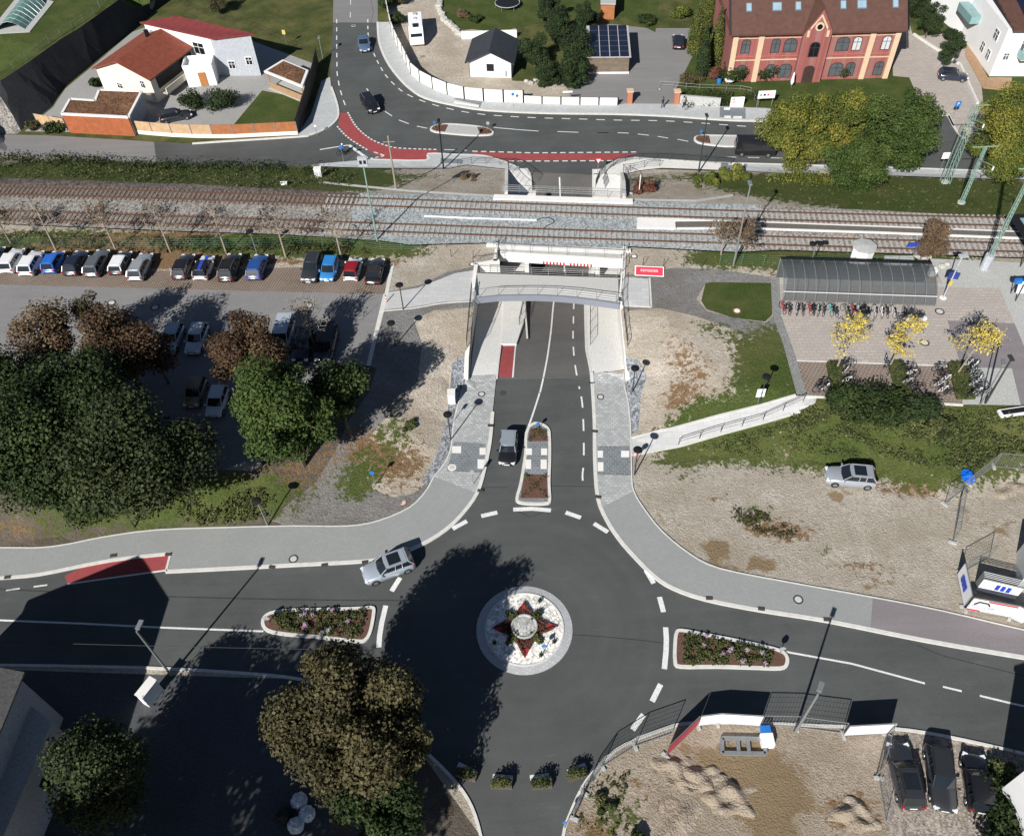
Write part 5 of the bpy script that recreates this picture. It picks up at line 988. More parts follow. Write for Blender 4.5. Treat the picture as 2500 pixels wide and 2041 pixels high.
def make_car(kind, body, roof=None, stripe=None, sunroof=False):
    L, W, Hc, zb, zh, a, b, c, d, zd = TYPES[kind]; t = thing('parked_car', (0,0,0), 'car', 'car'); hw = W/2
    X = lambda f: (f-.5)*L
    st = [(0,.78,.42,.5),(.012,.9,.3,zd-.28),(.05,.97,.22,zd-.08),(d+.05,1,.2,zd),(.3,1,.2,zb+.02),(.5,1,.2,zb+.0),(a-.02,1,.2,zb-.01),(a+.03,.99,.2,zh+.02),(.88,.95,.2,zh-.05),(.96,.86,.22,zh-.17),(.99,.74,.3,.6),(1,.6,.38,.5)]
    mb = MB(); n = 11; rings = []
    for f, w, z0, z1 in st:
        y = hw*w; zm = z0+(z1-z0)*.55
        pr = [(-y*.9,z0),(-y,z0+.12*(z1-z0)),(-y,zm),(-y*.96,z1-.06),(-y*.82,z1),(0,z1+.03),(y*.82,z1),(y*.96,z1-.06),(y,zm),(y,z0+.12*(z1-z0)),(y*.9,z0)]
        k = len(mb.v); mb.v += [(X(f), p[0], p[1]) for p in pr]; rings.append(k)
    for r0, r1 in zip(rings, rings[1:]):
        for i in range(n): j = (i+1) % n; mb.f.append((r0+j, r0+i, r1+i, r1+j)); mb.m.append(0)
    mb.f.append(tuple(rings[0]+i for i in range(n))[::-1]); mb.f.append(tuple(rings[-1]+i for i in range(n))); mb.m += [0, 0]
    bo = mb.build('body', body, t, smooth=True)
    # greenhouse
    yb, yt = hw*.93, hw*.77; zt = Hc-.05; B = [(X(d), zd-.03), (X(a), zh)] ; T = [(X(c), zt-.02), (X(b), zt)]
    mb = MB(); lo = [(B[0][0],-yb*.96,zd-.04),(B[1][0],-yb*.92,zh-.02),(B[1][0]+.12,0,zh),(B[1][0],yb*.92,zh-.02),(B[0][0],yb*.96,zd-.04)]; mid = [((c+.06-.5)*L,-yb,zb-.03)]
    hi = [(T[0][0],-yt,T[0][1]),(T[1][0],-yt,T[1][1]),(T[1][0]+.06,0,T[1][1]+.02),(T[1][0],yt,T[1][1]),(T[0][0],yt,T[0][1])]
    k = len(mb.v); mb.v += lo+hi
    for i in range(5): j = (i+1) % 5; mb.f.append((k+i, k+j, k+5+j, k+5+i)); mb.m.append(0)
    mb.f.append(tuple(k+5+i for i in range(5))); mb.m.append(0); mb.build('windows', CGL, t)
    mb = MB()
    rp = [(T[0][0]-.05,-yt*.9),(T[0][0]+.15,-yt*1.03),(T[1][0]-.1,-yt*1.03),(T[1][0]+.02,-yt*.85),(T[1][0]+.07,0),(T[1][0]+.02,yt*.85),(T[1][0]-.1,yt*1.03),(T[0][0]+.15,yt*1.03),(T[0][0]-.05,yt*.9)]
    mb.prism(rp, zt-.02, zt+.035); rr_ = [((x-(T[0][0]+T[1][0])/2)*.86+(T[0][0]+T[1][0])/2, y*.82) for x, y in rp]; mb.prism(rr_, zt+.03, zt+.06)
    for s in (-1, 1):
        mb.tube((X(a)+.0, s*yb*.93, zh-.0), (T[1][0], s*yt, zt), .045, .04, 5); mb.tube((X(d), s*yb*.95, zd-.02), (T[0][0], s*yt, zt), .075, .06, 5)
        xm = X((a+c)/2-.02); mb.tube((xm, s*(yb+.005), zb-.02), (xm-.05, s*(yt+.01), zt), .04, .035, 5)
        if kind in ('wagon','suv','van','hatch'): xm = X(c+.13); mb.tube((xm, s*(yb+.0), zb-.02), (xm-.02, s*(yt+.01), zt), .05, .04, 5)
    ro = mb.build('roof', roof or body, t)
    if sunroof: MB().prism([(X(c)+.55,-yt*.75),(X(b)-.3,-yt*.75),(X(b)-.3,yt*.75),(X(c)+.55,yt*.75)], zt+.05, zt+.075).build('sunroof', CGL, ro)
    if kind in ('wagon','suv'):
        for s in (-1, 1): MB().path([(X(c)+.2, s*yt*.93, zt+.09),(X(b)-.2, s*yt*.93, zt+.09)], .022, 4).build('roof_rail', STEEL if kind == 'suv' else BLACK, ro)
    for sx in (.175, .815):
        for s in (-1, 1):
            x = X(sx); r = .33 if kind != 'suv' else .36; w = MB().tube((x, s*(hw-.2), r), (x, s*(hw+.012), r), r, r, 16).build('wheel', TYRE, t); MB().tube((x, s*(hw-.02), r), (x, s*(hw+.02), r), r*.62, r*.58, 10).build('rim', RIM, w)
    for s in (-1, 1):
        MB().box((X(.965), s*hw*.68, zh-.23), (.26,.34,.13), s*-.35).build('headlight', LAMPW, t); MB().box((X(.022), s*hw*.78, zd-.2), (.14,.24,.13), s*.25).build('taillight', LAMPR, t)
        MB().box((X(a)-.12, s*(hw+.08), zb+.03), (.12,.2,.13)).build('mirror', body, t)
    MB().box((X(.004), 0, .62 if kind != 'sedan' else .6), (.03,.52,.12)).build('number_plate', PLATE, t); MB().box((X(.998), 0, .48), (.03,.52,.11)).build('number_plate', PLATE, t)
    MB().box((X(.985), 0, .5), (.08, W*.5, .2)).build('grille', BLACK, t)
    if stripe: 
        mb = MB(); mb.box((X(.86), 0, zh-.0), (.9,.34,.06), 0, Matrix.Rotation(.05, 3, 'Y')); mb.build('racing_stripe', stripe, t); MB().box((X((b+c)/2), 0, zt+.065), (L*(b-c)*.9,.34,.01)).build('racing_stripe', stripe, t)
    return t
def carat(px, py, ang, kind, body, label, roof=None, stripe=None, sunroof=False, group='parked cars', cat='car', z=None, name='parked_car'):
    q = G(px, py+6); t = make_car(kind, body, roof, stripe, sunroof); t.location = (q.x, q.y, q.z+.02); t.rotation_euler = (0, 0, ang); t['label'] = label; t['category'] = cat; t.name = name
    if group: t['group'] = group
    return t
def head(a, b): p, q = P(*a, 1), P(*b, 1); return math.atan2(q[1]-p[1], q[0]-p[0])
pw, pk, pbl, psi, pgr, pdg, pnv, pb2, prd = paint('white',(.75,.75,.75)), paint('black',(.012,.012,.014)), paint('blue',(.02,.13,.5)), paint('silver',(.42,.44,.46),.4), paint('grey',(.16,.175,.18),.4), paint('graphite',(.05,.052,.058),.4), paint('navy',(.012,.018,.035)), paint('cobalt',(.02,.07,.25)), paint('red',(.25,.01,.015))
HA = head((936,718),(954,646)); HB = head((357,701),(374,662))
rowA = [((36,640),1,'hatch',pw,None,'white hatchback parked first from the left in the west row'),((83,646),1,'hatch',pw,None,'white hatchback parked second from the left beside the bright blue car'),((137,644),1,'small',pbl,None,'bright blue compact car between white and navy cars'),((191,646),1,'hatch',pnv,None,'very dark navy hatchback right of the bright blue compact'),
 ((242,646),1,'wagon',pgr,None,'grey estate car beside the black car with white roof'),((300,646),1,'mini',pk,pw,'small black car with a white roof in the west row'),((348,655),1,'wagon',psi,None,'light grey estate at the left of the empty parking bay'),((453,655),1,'hatch',pk,None,'black hatchback right of the empty bay'),
 ((502,658),1,'mini',pw,pk,'white small car with blue stripes and black roof'),((566,658),1,'suv',pk,None,'black car right of the blue striped white car'),((632,656),1,'hatch',pb2,None,'dark blue hatchback left of the wide empty bays'),((765,660),-1,'suv',pdg,None,'dark grey off-roader facing the camera'),
 ((807,663),-1,'small',paint('bright_blue',(.03,.2,.5)),None,'bright blue small car facing the camera next to the dark grey off-roader'),((864,662),1,'small',pw,prd,'white small car with a dark red roof'),((918,666),1,'coupe',pk,mat('soft_top', (.02,.02,.02), .9, .1, 3),'black convertible with closed soft top at the kerb end of the row'),((-12,636),1,'hatch',pnv,None,'dark car cut by the left edge of the picture')]
for (px, py), dr_, kind, b, r, lab in rowA:
    f = min(max((px)/900, 0), 1); a = HB*(1-f)+HA*f
    carat(px, py, a if dr_ > 0 else a+math.pi, kind, b, lab, r, mat('stripe_blue', (.02,.06,.4)) if 'stripes' in lab else None, group='cars parked in the west row')
for (px, py), kind, b, lab in (((425,832),'hatch',psi,'silver car half hidden under bare branches'),((485,832),'hatch',paint('pale_silver',(.5,.52,.54),.3),'pale silver hatchback facing the camera between tree shadows'),((566,826),'small',psi,'silver roof just showing behind the brown tree'),((695,828),'van',paint('ice_blue',(.45,.5,.55),.2),'pale blue grey tall van beside the bare tree'),((800,848),'van',pk,'black van in deep tree shadow beside the bare tree'),((745,850),'suv',pk,'black car in deep shadow under the bare tree'),
    ((535,985),'small',paint('pale',(.55,.6,.65)),'pale small car between the dark trees with its bonnet showing'),((482,962),'small',paint('ochre',(.2,.16,.08)),'ochre car nearly hidden in tree shadow')):
    carat(px, py, HB*.7+HA*.3+math.pi, kind, b, lab, group='cars parked in the middle row')
carat(890,110, head((882,75),(890,135)), 'sedan', paint('steel_blue',(.13,.2,.32),.4), 'steel blue saloon driving down the north road', roof=paint('steel_blue',(.13,.2,.32),.4), group=None, name='driving_car')
carat(905,258, head((880,225),(922,285)), 'suv', pk, 'black off-roader driving round the bend by the timber screen', group=None, name='driving_car')
carat(1241,1098, head((1246,1050),(1238,1140)), 'mini', pk, 'small black car with a pale grey roof driving past the planted island', roof=paint('roof_grey',(.3,.34,.37),.2), group=None, name='driving_car')
carat(950,1388, head((1010,1362),(893,1405)), 'suv', paint('ice_silver',(.45,.5,.56),.4), 'silver off-roader with black sunroof entering the left road', sunroof=True, group=None, name='driving_car')
carat(2072,1168, head((2130,1175),(2010,1165)), 'suv', paint('silver_two',(.42,.45,.49),.4), 'silver off-roader with dark glass roof parked alone on the gravel lot', sunroof=True, group=None)
carat(2203,1893, head((2222,1975),(2182,1815)), 'wagon', pdg, 'dark grey estate with sunroof parked left of three by the fence', sunroof=True, group='cars on the lower right gravel'); carat(2290,1898, head((2280,1820),(2302,1975)), 'wagon', paint('anthracite',(.04,.042,.046),.4), 'anthracite estate parked nose down in the middle of three', group='cars on the lower right gravel')
carat(2378,1912, head((2388,1985),(2368,1845)), 'hatch', pk, 'black hatchback parked right of three next to the dark bushes', group='cars on the lower right gravel')
carat(1655,105, head((1655,130),(1652,85)), 'hatch', pk, 'black car on the driveway beside the clipped conifers', group=None); carat(2323,188, head((2300,186),(2350,190)), 'hatch', paint('deep_blue',(.02,.025,.045)), 'dark blue car beside the round tree near the white apartment house', group=None)
carat(432,286, head((400,288),(440,280)), 'wagon', pdg, 'dark grey car in the yard behind the timber fence', group=None)
# black delivery van half under the trees
q = G(1840,375); v = thing('delivery_van', (q.x, q.y, q.z), 'black delivery van on the road half hidden by the yellow green trees', 'van', None, head((1780,375),(1850,377)))
mb = MB(); k = [(-2.6,.35),(-2.65,1.0),(-2.5,2.2),(1.2,2.25),(1.9,1.5),(2.6,1.1),(2.7,.5),(2.6,.35)]
for s in (-.95, .95): mb.v += [(x, s*(.9 if z > 2 else 1), z) for x, z in k]
for i in range(8): j = (i+1) % 8; mb.f.append((i, j, 8+j, 8+i)); mb.m.append(0)
mb.f += [tuple(range(8))[::-1], tuple(range(8, 16))]; mb.m += [0, 0]; mb.build('body', pk, v)
for s in (-1, 1):
    MB().box((1.2, s*.965, 1.65), (.9,.04,.5)).build('side_window', CGL, v)
    for x in (-1.7, 1.75): w = MB().tube((x, s*.72, .35), (x, s*.99, .35), .35, .35, 14).build('wheel', TYRE, v); MB().tube((x, s*.95, .35), (x, s*1.0, .35), .22, .2, 10).build('rim', RIM, w)
    MB().box((-2.63, s*.8, 1.1), (.06,.15,.4)).build('taillight', LAMPR, v)
MB().box((-2.6,0,1.6),(.05,1.4,.5)).build('rear_window', CGL, v)
# motorhome
q = G(1018,92); v = thing('motorhome', (q.x, q.y, q.z), 'white motorhome parked on the gravel court beside the dark hedge', 'motorhome', None, head((1008,30),(1012,95)))
mb = MB(); k = [(-3.2,.45),(-3.25,2.6),(-2.9,2.8),(2.2,2.85),(2.7,2.5),(3.1,1.9),(3.6,1.3),(3.7,.6),(3.6,.45)]; n = len(k)
for s in (-1.12, 1.12): mb.v += [(x, s*(.97 if z > 2.7 else 1), z) for x, z in k]
for i in range(n): j = (i+1) % n; mb.f.append((i, j, n+j, n+i)); mb.m.append(0)
mb.f += [tuple(range(n))[::-1], tuple(range(n, 2*n))]; mb.m += [0, 0]; mb.build('body', WHITE, v)
MB().box((2.0,0,2.9),(1.0,.9,.14)).build('roof_hatch', CGL, v); MB().box((-.4,0,2.9),(.5,.5,.14)).build('roof_vent', GPL, v); MB().box((-2.0,0,2.9),(.8,.6,.2)).build('air_conditioner', CONG, v); MB().box((3.05,0,1.7),(.5,1.8,.5),0,Matrix.Rotation(.9,3,'Y')).build('windscreen', CGL, v)
for s in (-1, 1):
    for x in (-2.0, 2.2): MB().tube((x, s*.85, .35), (x, s*1.14, .35), .35, .35, 14).build('wheel', TYRE, v)
    MB().box((0, s*1.13, 1.8), (1.2,.04,.5)).build('side_window', CGL, v)
# ---------------------------------------------------------------- bicycles
def make_bike(col):
    t = thing('bicycle', (0,0,0), 'bike', 'bicycle'); n = 14
    for x in (-.52, .52):
        pts = [(x+.34*math.cos(2*math.pi*i/n), 0, .35+.34*math.sin(2*math.pi*i/n)) for i in range(n+1)]; MB().path(pts, .028, 4).build('wheel', BLACK, t)
    f = MB(); P0, P1, P2, P3 = (-.52,0,.35), (-.08,0,.3), (-.2,0,.82), (.38,0,.85)
    for a, b in ((P0,P1),(P0,P2),(P1,P2),(P1,P3),(P2,P3),(P3,(.52,0,.35))): f.tube(a, b, .028, None, 5)
    f.build('frame', col, t); MB().box((-.23,0,.93),(.28,.15,.06)).build('saddle', BLACK, t); MB().path([(.3,-.28,1.02),(.4,0,1.0),(.3,.28,1.02)], .022, 4).build('handlebar', DSTEEL, t); MB().box((-.5,0,.75),(.4,.16,.03)).build('rack', DSTEEL, t)
    return t
bcols = [mat('bike_'+n, c, .4, .05, 2) for n, c in (('black',(.02,.02,.02)),('red',(.35,.02,.03)),('silver',(.45,.46,.47)),('teal',(.1,.45,.42)),('blue',(.03,.1,.35)),('white',(.7,.7,.7)),('grey',(.12,.12,.12)))]
protos = [make_bike(c) for c in bcols]; used = [0]*len(protos); cn = ['black','red','silver','teal','blue','white','dark grey']
def bike(px, py, ang, ci, label, group, dz=0):
    q = G(px, py); o = place(protos[ci], not used[ci], (q.x, q.y, q.z+.03+dz), ang, label, group); used[ci] = 1
    o.rotation_euler = (rnd.uniform(-.12,.12), 0, ang); return o
sx = [(1908,765,1),(1923,767,0),(1943,768,2),(1956,768,6),(1972,767,1),(1985,768,0),(1994,770,2),(2006,770,6),(2023,770,3),(2036,772,0),(2060,772,6),(2077,770,1),(2094,772,2),(2110,773,0),(2131,773,2),(2149,775,5),(2162,774,0),(2175,775,2),(2204,778,0)]
ord_ = ['1st','2nd','3rd','4th','5th','6th','7th','8th','9th','10th','11th','12th','13th','14th','15th','16th','17th','18th','19th']
for i, (px, py, ci) in enumerate(sx): bike(px, py-6, math.radians(92+rnd.uniform(-14,14)), ci, '%s bicycle under the curved shelter, %s counted from its left end' % (cn[ci], ord_[i]), 'bicycles under the shelter')
sets = [('right of the first hedge strip', [(2058,892,0),(2070,899,6),(2060,912,2),(2072,928,0),(2066,937,5),(2078,948,6),(2068,958,0),(2084,962,1)], 20),('left of the first hedge strip', [(2006,940,0),(2012,952,5),(2003,958,6)], 15),
 ('left of the middle hedge strip', [(2158,888,2),(2163,905,6),(2146,950,0)], 70),('right of the middle hedge strip', [(2215,905,0),(2222,917,5),(2230,925,6),(2212,938,2),(2222,950,0),(2238,955,0)], 12),
 ('left of the third hedge strip', [(2292,905,6),(2298,920,0),(2306,932,5),(2290,947,2),(2300,960,5),(2312,966,0)], 18),('right of the third hedge strip', [(2362,895,2),(2376,900,5),(2368,915,0),(2378,925,6),(2385,935,5),(2374,945,2),(2390,950,0),(2382,962,5),(2400,965,6),(2372,972,0)], 25)]
for nm, L, ang in sets:
    for i, (px, py, ci) in enumerate(L): bike(px, py, math.radians(ang+rnd.uniform(-18,18)), ci, '%s bicycle %s, the %s from the top' % (cn[ci], nm, ord_[i]), 'bicycles in the racks by the hedges')
# bike shelter
SHG = newmat('shelter_sheet'); _m, _t, _b = SHG; _b.inputs['Base Color'].default_value = (.09,.1,.105,1); _b.inputs['Roughness'].default_value = .2; _b.inputs['Alpha'].default_value = .55; SHG = _m
A, B, C_, D_ = G(1906,747), G(2278,760), G(2264,690), G(1902,684)
ex = (B-A); ex.z = 0; L_ = ex.length; ex.normalize(); ey = Vector((-ex.y, ex.x, 0)); Dp = 4.6
shl = thing('bike_shelter', A, 'long curved bicycle shelter with smoky roof sheets and pale ribs', 'bike shelter')
def arcp(u, k): 
    a = math.radians(8+ (172-8)*k*.62); y = Dp*(1-math.cos(a))/ (1-math.cos(math.radians(8+164*.62))); z = .35+2.35*math.sin(min(a, math.pi/2)) if a < math.pi/2 else .35+2.35*(1-.12*(a-math.pi/2)); return A+ex*u+ey*y+Vector((0,0,z))
N14 = 14
for i in range(N14+1): MB().path([arcp(L_*i/N14, j/10)+Vector((0,0,.03)) for j in range(11)], .032, 5).build('rib', STEEL, shl, True)
for i in range(N14):
    mb = MB()
    for j in range(10): mb.face([arcp(L_*i/N14, j/10), arcp(L_*(i+1)/N14, j/10), arcp(L_*(i+1)/N14, (j+1)/10), arcp(L_*i/N14, (j+1)/10)])
    mb.build('roof_sheet', SHG, shl, True)
mb = MB(); mb.path([arcp(0,.22)+Vector((0,0,.05)), arcp(L_,.22)+Vector((0,0,.05))], .035, 5); mb.build('purlin', CONW, shl, True)
for i in range(0, N14+1, 2): p = arcp(L_*i/N14, 1); MB().tube((p.x,p.y,2.5), p, .06).build('post', STEEL, shl, True)
mb = MB(); p, q = arcp(0,1), arcp(L_,1); beam(mb, p, q, .3, p.z-.05, p.z+.12); mb.build('gutter', BLACK, shl, True)
p, q = arcp(0,1)-ey*.05, arcp(L_,1)-ey*.05; mb = MB(); beam(mb, p, q, .04, 2.55, p.z-.5); mb.build('back_sheet', SHG, shl, True)
t = thing('bench', G(2232,778), 'pale bench like barrier in front of the bike shelter right end', 'bench')
p, q = G(2214,780), G(2254,782)
for r in (p, q): MB().box((r.x, r.y, r.z+.25), (.35,.5,.5)).build('leg', CONW, t, True)
mb = MB(); mb.path([p+Vector((0,.2,.55)), q+Vector((0,.2,.55))], .05); mb.path([p+Vector((0,-.1,.45)), q+Vector((0,-.1,.45))], .03); mb.build('bar', DSTEEL, t, True)
# hedge strip islands are planted
# ---------------------------------------------------------------- foliage
def leafmesh(name, centers, radii, n, size, seed, flat=.8, clump=None, up=.35, elong=1.0):
    r = np.random.default_rng(seed); C = np.array(centers, float); R = np.array(radii, float)
    wgt = R**2; wgt = wgt/wgt.sum(); k = r.choice(len(C), n, p=wgt); d = r.normal(size=(n, 3)); d /= np.linalg.norm(d, axis=1)[:,None]
    rad = R[k]*(r.random(n)**.33)*(.9+.25*r.random(n)); p = C[k]+d*rad[:,None]*np.array([1, 1, flat])
    nm = d*.7+r.normal(size=(n, 3))*.55+np.array([0, 0, up]); nm /= np.linalg.norm(nm, axis=1)[:,None]
    t = np.cross(nm, r.normal(size=(n, 3))); t /= np.linalg.norm(t, axis=1)[:,None]; b = np.cross(nm, t)
    s = size*(.55+.9*r.random(n)); t = t*s[:,None]*.5*elong; b = b*s[:,None]*.42
    V = np.stack([p-t, p+b*.9-t*.1, p+t, p-b*.9+t*.1], 1).reshape(-1, 3)
    me = bpy.data.meshes.new(name); me.vertices.add(4*n); me.vertices.foreach_set('co', V.ravel())
    me.loops.add(4*n); me.loops.foreach_set('vertex_index', np.arange(4*n)); me.polygons.add(n); me.polygons.foreach_set('loop_start', np.arange(0, 4*n, 4)); me.polygons.foreach_set('loop_total', np.full(n, 4))
    ct = r.random(len(C)); tint = np.clip(.5*ct[k]+.5*r.random(n), 0, 1); a = me.attributes.new('tint', 'FLOAT', 'FACE'); a.data.foreach_set('value', tint)
    me.update(); return me
def addmesh(name, me, m, parent=None): me.materials.append(m); o = bpy.data.objects.new(name, me); COL.objects.link(o); o.parent = parent; return o
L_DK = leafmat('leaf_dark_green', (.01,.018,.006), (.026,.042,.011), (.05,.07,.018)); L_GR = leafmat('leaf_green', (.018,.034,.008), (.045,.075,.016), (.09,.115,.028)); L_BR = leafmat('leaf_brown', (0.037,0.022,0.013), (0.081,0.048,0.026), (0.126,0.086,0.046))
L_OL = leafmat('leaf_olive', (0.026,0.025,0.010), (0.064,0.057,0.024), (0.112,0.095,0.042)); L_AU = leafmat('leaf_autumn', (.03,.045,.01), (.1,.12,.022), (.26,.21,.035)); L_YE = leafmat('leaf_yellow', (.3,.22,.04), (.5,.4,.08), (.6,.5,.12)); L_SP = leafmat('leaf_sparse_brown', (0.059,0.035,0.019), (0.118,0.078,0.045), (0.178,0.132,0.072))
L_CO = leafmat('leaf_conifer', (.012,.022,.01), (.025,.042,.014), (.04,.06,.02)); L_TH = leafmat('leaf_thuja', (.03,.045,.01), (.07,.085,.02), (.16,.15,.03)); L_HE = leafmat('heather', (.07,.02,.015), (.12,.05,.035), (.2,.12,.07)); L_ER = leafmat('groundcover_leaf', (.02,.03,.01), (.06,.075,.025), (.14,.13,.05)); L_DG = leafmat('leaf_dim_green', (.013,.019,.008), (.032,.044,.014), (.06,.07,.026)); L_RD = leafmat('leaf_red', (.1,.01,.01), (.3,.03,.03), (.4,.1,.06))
def tree(name, label, px, py, zc, rx, rz, m, n, leaf=.4, seed=1, group=None, K=26, bark=BARK, ry=None, lean=(0,0), tr=None, hollow=.55, sub=.36, cat='tree', flat=.85):
    z0 = G(px, py).z; zz = z0+zc
    for _ in range(4): c = P(px, py, zz); z0 = h(c[0], c[1]); zz = z0+zc
    c = P(px, py, zz); rs = random.Random(seed); ry = ry or rx; t = thing(name, (c[0]-lean[0], c[1]-lean[1], z0), label, cat, group)
    cs, rr = [], []
    for i in range(K):
        while True:
            d = Vector((rs.uniform(-1,1), rs.uniform(-1,1), rs.uniform(-.95,1)))
            if hollow < d.length < 1.0: break
        k = (1-sub*.85)*rs.uniform(.85,1.12); cs.append((d.x*rx*k+lean[0], d.y*ry*k+lean[1], zc+d.z*rz*k)); rr.append(sub*min(rx, rz)*rs.uniform(.5,1.45))
    cs.append((lean[0], lean[1], zc)); rr.append(min(rx, rz)*.5)
    addmesh('crown', leafmesh('crown', cs, rr, int(n*2.0), leaf*.64, seed, flat), m, t)
    tr = tr or max(.1, rx*.055); mb = MB(); top = Vector((lean[0], lean[1], zc-rz*.1)); q = [Vector((0,0,-.2)), top*.33+Vector((rs.uniform(-.2,.2), rs.uniform(-.2,.2), 0)), top*.66, top]
    for i in range(3): mb.tube(q[i], q[i+1], tr*(1.1-.3*i), tr*(.8-.3*i+.05), 7)
    for c_ in cs[:12]:
        b = q[2].lerp(q[3], rs.random()) if rs.random() < .5 else q[1].lerp(q[2], rs.uniform(.5, 1)); mb.tube(b, Vector(c_), tr*.4, tr*.12, 5)
    mb.build('trunk', bark, t); return t
def bare(name, label, bx, by, H, spread, m, n, seed=1, group=None, leaf=.22, bark=PBARK, nb=26, lean=(0,0), tr=.11, z=None):
    q = G(bx, by); rs = random.Random(seed); t = thing(name, q, label, 'tree', group); mb = MB(); tw = MB(); tips = []
    top = Vector((lean[0], lean[1], H)); P_ = [Vector((0,0,-.2)), top*.4, top*.75+Vector((rs.uniform(-.2,.2),0,0)), top]
    for i in range(3): mb.tube(P_[i], P_[i+1], tr*(1-.3*i), tr*(.72-.3*i), 6)
    for i in range(nb):
        u = rs.uniform(.38, 1); b = P_[1].lerp(P_[3], (u-.38)/.62); a = rs.uniform(0, 6.283); L = spread*(1.15-u)*rs.uniform(.7, 1.3)+.4; e = b+Vector((math.cos(a)*L, math.sin(a)*L, L*rs.uniform(.25, .9)))
        mb.tube(b, e, tr*.28, tr*.1, 4, False)
        for j in range(4): s = b.lerp(e, rs.uniform(.35, 1)); f = s+Vector((rs.uniform(-1,1), rs.uniform(-1,1), rs.uniform(0,1)))*L*.38; mb.tube(s, f, .025, .012, 3, False); tips.append(s.lerp(f, .6))
    mb.build('trunk', bark, t)
    if n: addmesh('crown', leafmesh('crown', tips, [spread*.16]*len(tips), n, leaf, seed), m, t)
    return t
def shrub(name, label, px, py, r, hh, m, n, seed=1, leaf=.25, group=None, K=9, cat='shrub', ry=None, z=None):
    q = G(px, py); rs = random.Random(seed); t = thing(name, q, label, cat, group); ry = ry or r; cs = [(rs.uniform(-.6,.6)*r, rs.uniform(-.6,.6)*ry, hh*rs.uniform(.3,.65)) for i in range(K)]
    addmesh('foliage', leafmesh('foliage', cs, [min(r, ry, hh)*rs.uniform(.4,.6) for _ in cs], n, leaf, seed), m, t); mb = MB()
    for c in cs[:6]: mb.tube((0,0,-.1), c, .05, .02, 4)
    mb.build('stem', BARK, t); return t
# the dark group in the west
W = 'tall trees south of the car park'
tree('broadleaf_tree', 'dark green tree at the far left edge of the west group', 70, 1090, 6.5, 6.2, 5.6, L_DK, 15000, .42, 11, W, 34); tree('broadleaf_tree', 'widest dark tree of the west group with clumped leaves, beside the shaded gap', 320, 1110, 7, 6.6, 6.0, L_DG, 17000, .42, 12, W, 40)
tree('broadleaf_tree', 'mid green tree behind the widest dark tree of the west group', 190, 975, 7, 5.4, 5.0, L_DK, 12000, .42, 13, W, 30); tree('broadleaf_tree', 'dark tree on the left edge above the first one', 10, 960, 6.5, 4.6, 4.8, L_DK, 9000, .42, 14, W, 26)
tree('broadleaf_tree', 'low dark green tree at the front of the west group near the pavement', 190, 1190, 4, 4.6, 3.6, L_DK, 9000, .36, 15, W, 26); tree('broadleaf_tree', 'pale brown tree at the upper left of the west group', 110, 815, 6, 4.0, 3.8, L_SP, 5200, .34, 16, W, 26); tree('broadleaf_tree', 'rust brown tree at the top of the west group beside the shadowed cars', 285, 835, 6, 4.8, 4.0, L_BR, 9500, .36, 17, W, 30)
tree('broadleaf_tree', 'small pale olive tree poking over the car park from the west group', 213, 755, 6, 1.9, 2.2, L_OL, 1400, .3, 18, W, 12); tree('broadleaf_tree', 'thin brown tree between the rust brown tree and the silver car', 370, 850, 5, 2.6, 2.6, L_BR, 2400, .3, 19, W, 14)
tree('broadleaf_tree', 'copper brown round tree in front of the ice blue van', 600, 858, 6, 3.7, 4.2, L_BR, 11000, .34, 21, None, 30, sub=.3); tree('broadleaf_tree', 'lit mid green tree with bushy clumps beside the gravel path', 695, 1005, 7.5, 5.3, 5.6, L_GR, 19000, .38, 22, None, 46, sub=.26)
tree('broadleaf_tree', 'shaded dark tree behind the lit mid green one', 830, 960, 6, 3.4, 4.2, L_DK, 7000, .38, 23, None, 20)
bare('bare_tree', 'bare grey branched tree standing by the black van', 770, 850, 5.5, 3.0, L_SP, 120, 24, None, nb=34, lean=(-.3,.2), tr=.12)
for i, (bx, by, lb, n) in enumerate(((137,612,'leftmost','140'),(284,614,'second','420'),(416,616,'third','160'),(553,620,'fourth','120'),(698,629,'fifth','60'),(834,631,'sixth','60'))):
    bare('young_tree', '%s of the thin nearly bare trees along the west car row' % lb, bx, by, 5.8, 3.0, L_SP, int(n), 30+i, 'thin trees behind the west car row', nb=24, lean=(-.3,.9), tr=.12)
bare('young_tree', 'brown thin tree at the left edge in the weeds', 30, 600, 5, 2.6, L_SP, 500, 37, 'thin trees behind the west car row', nb=20)
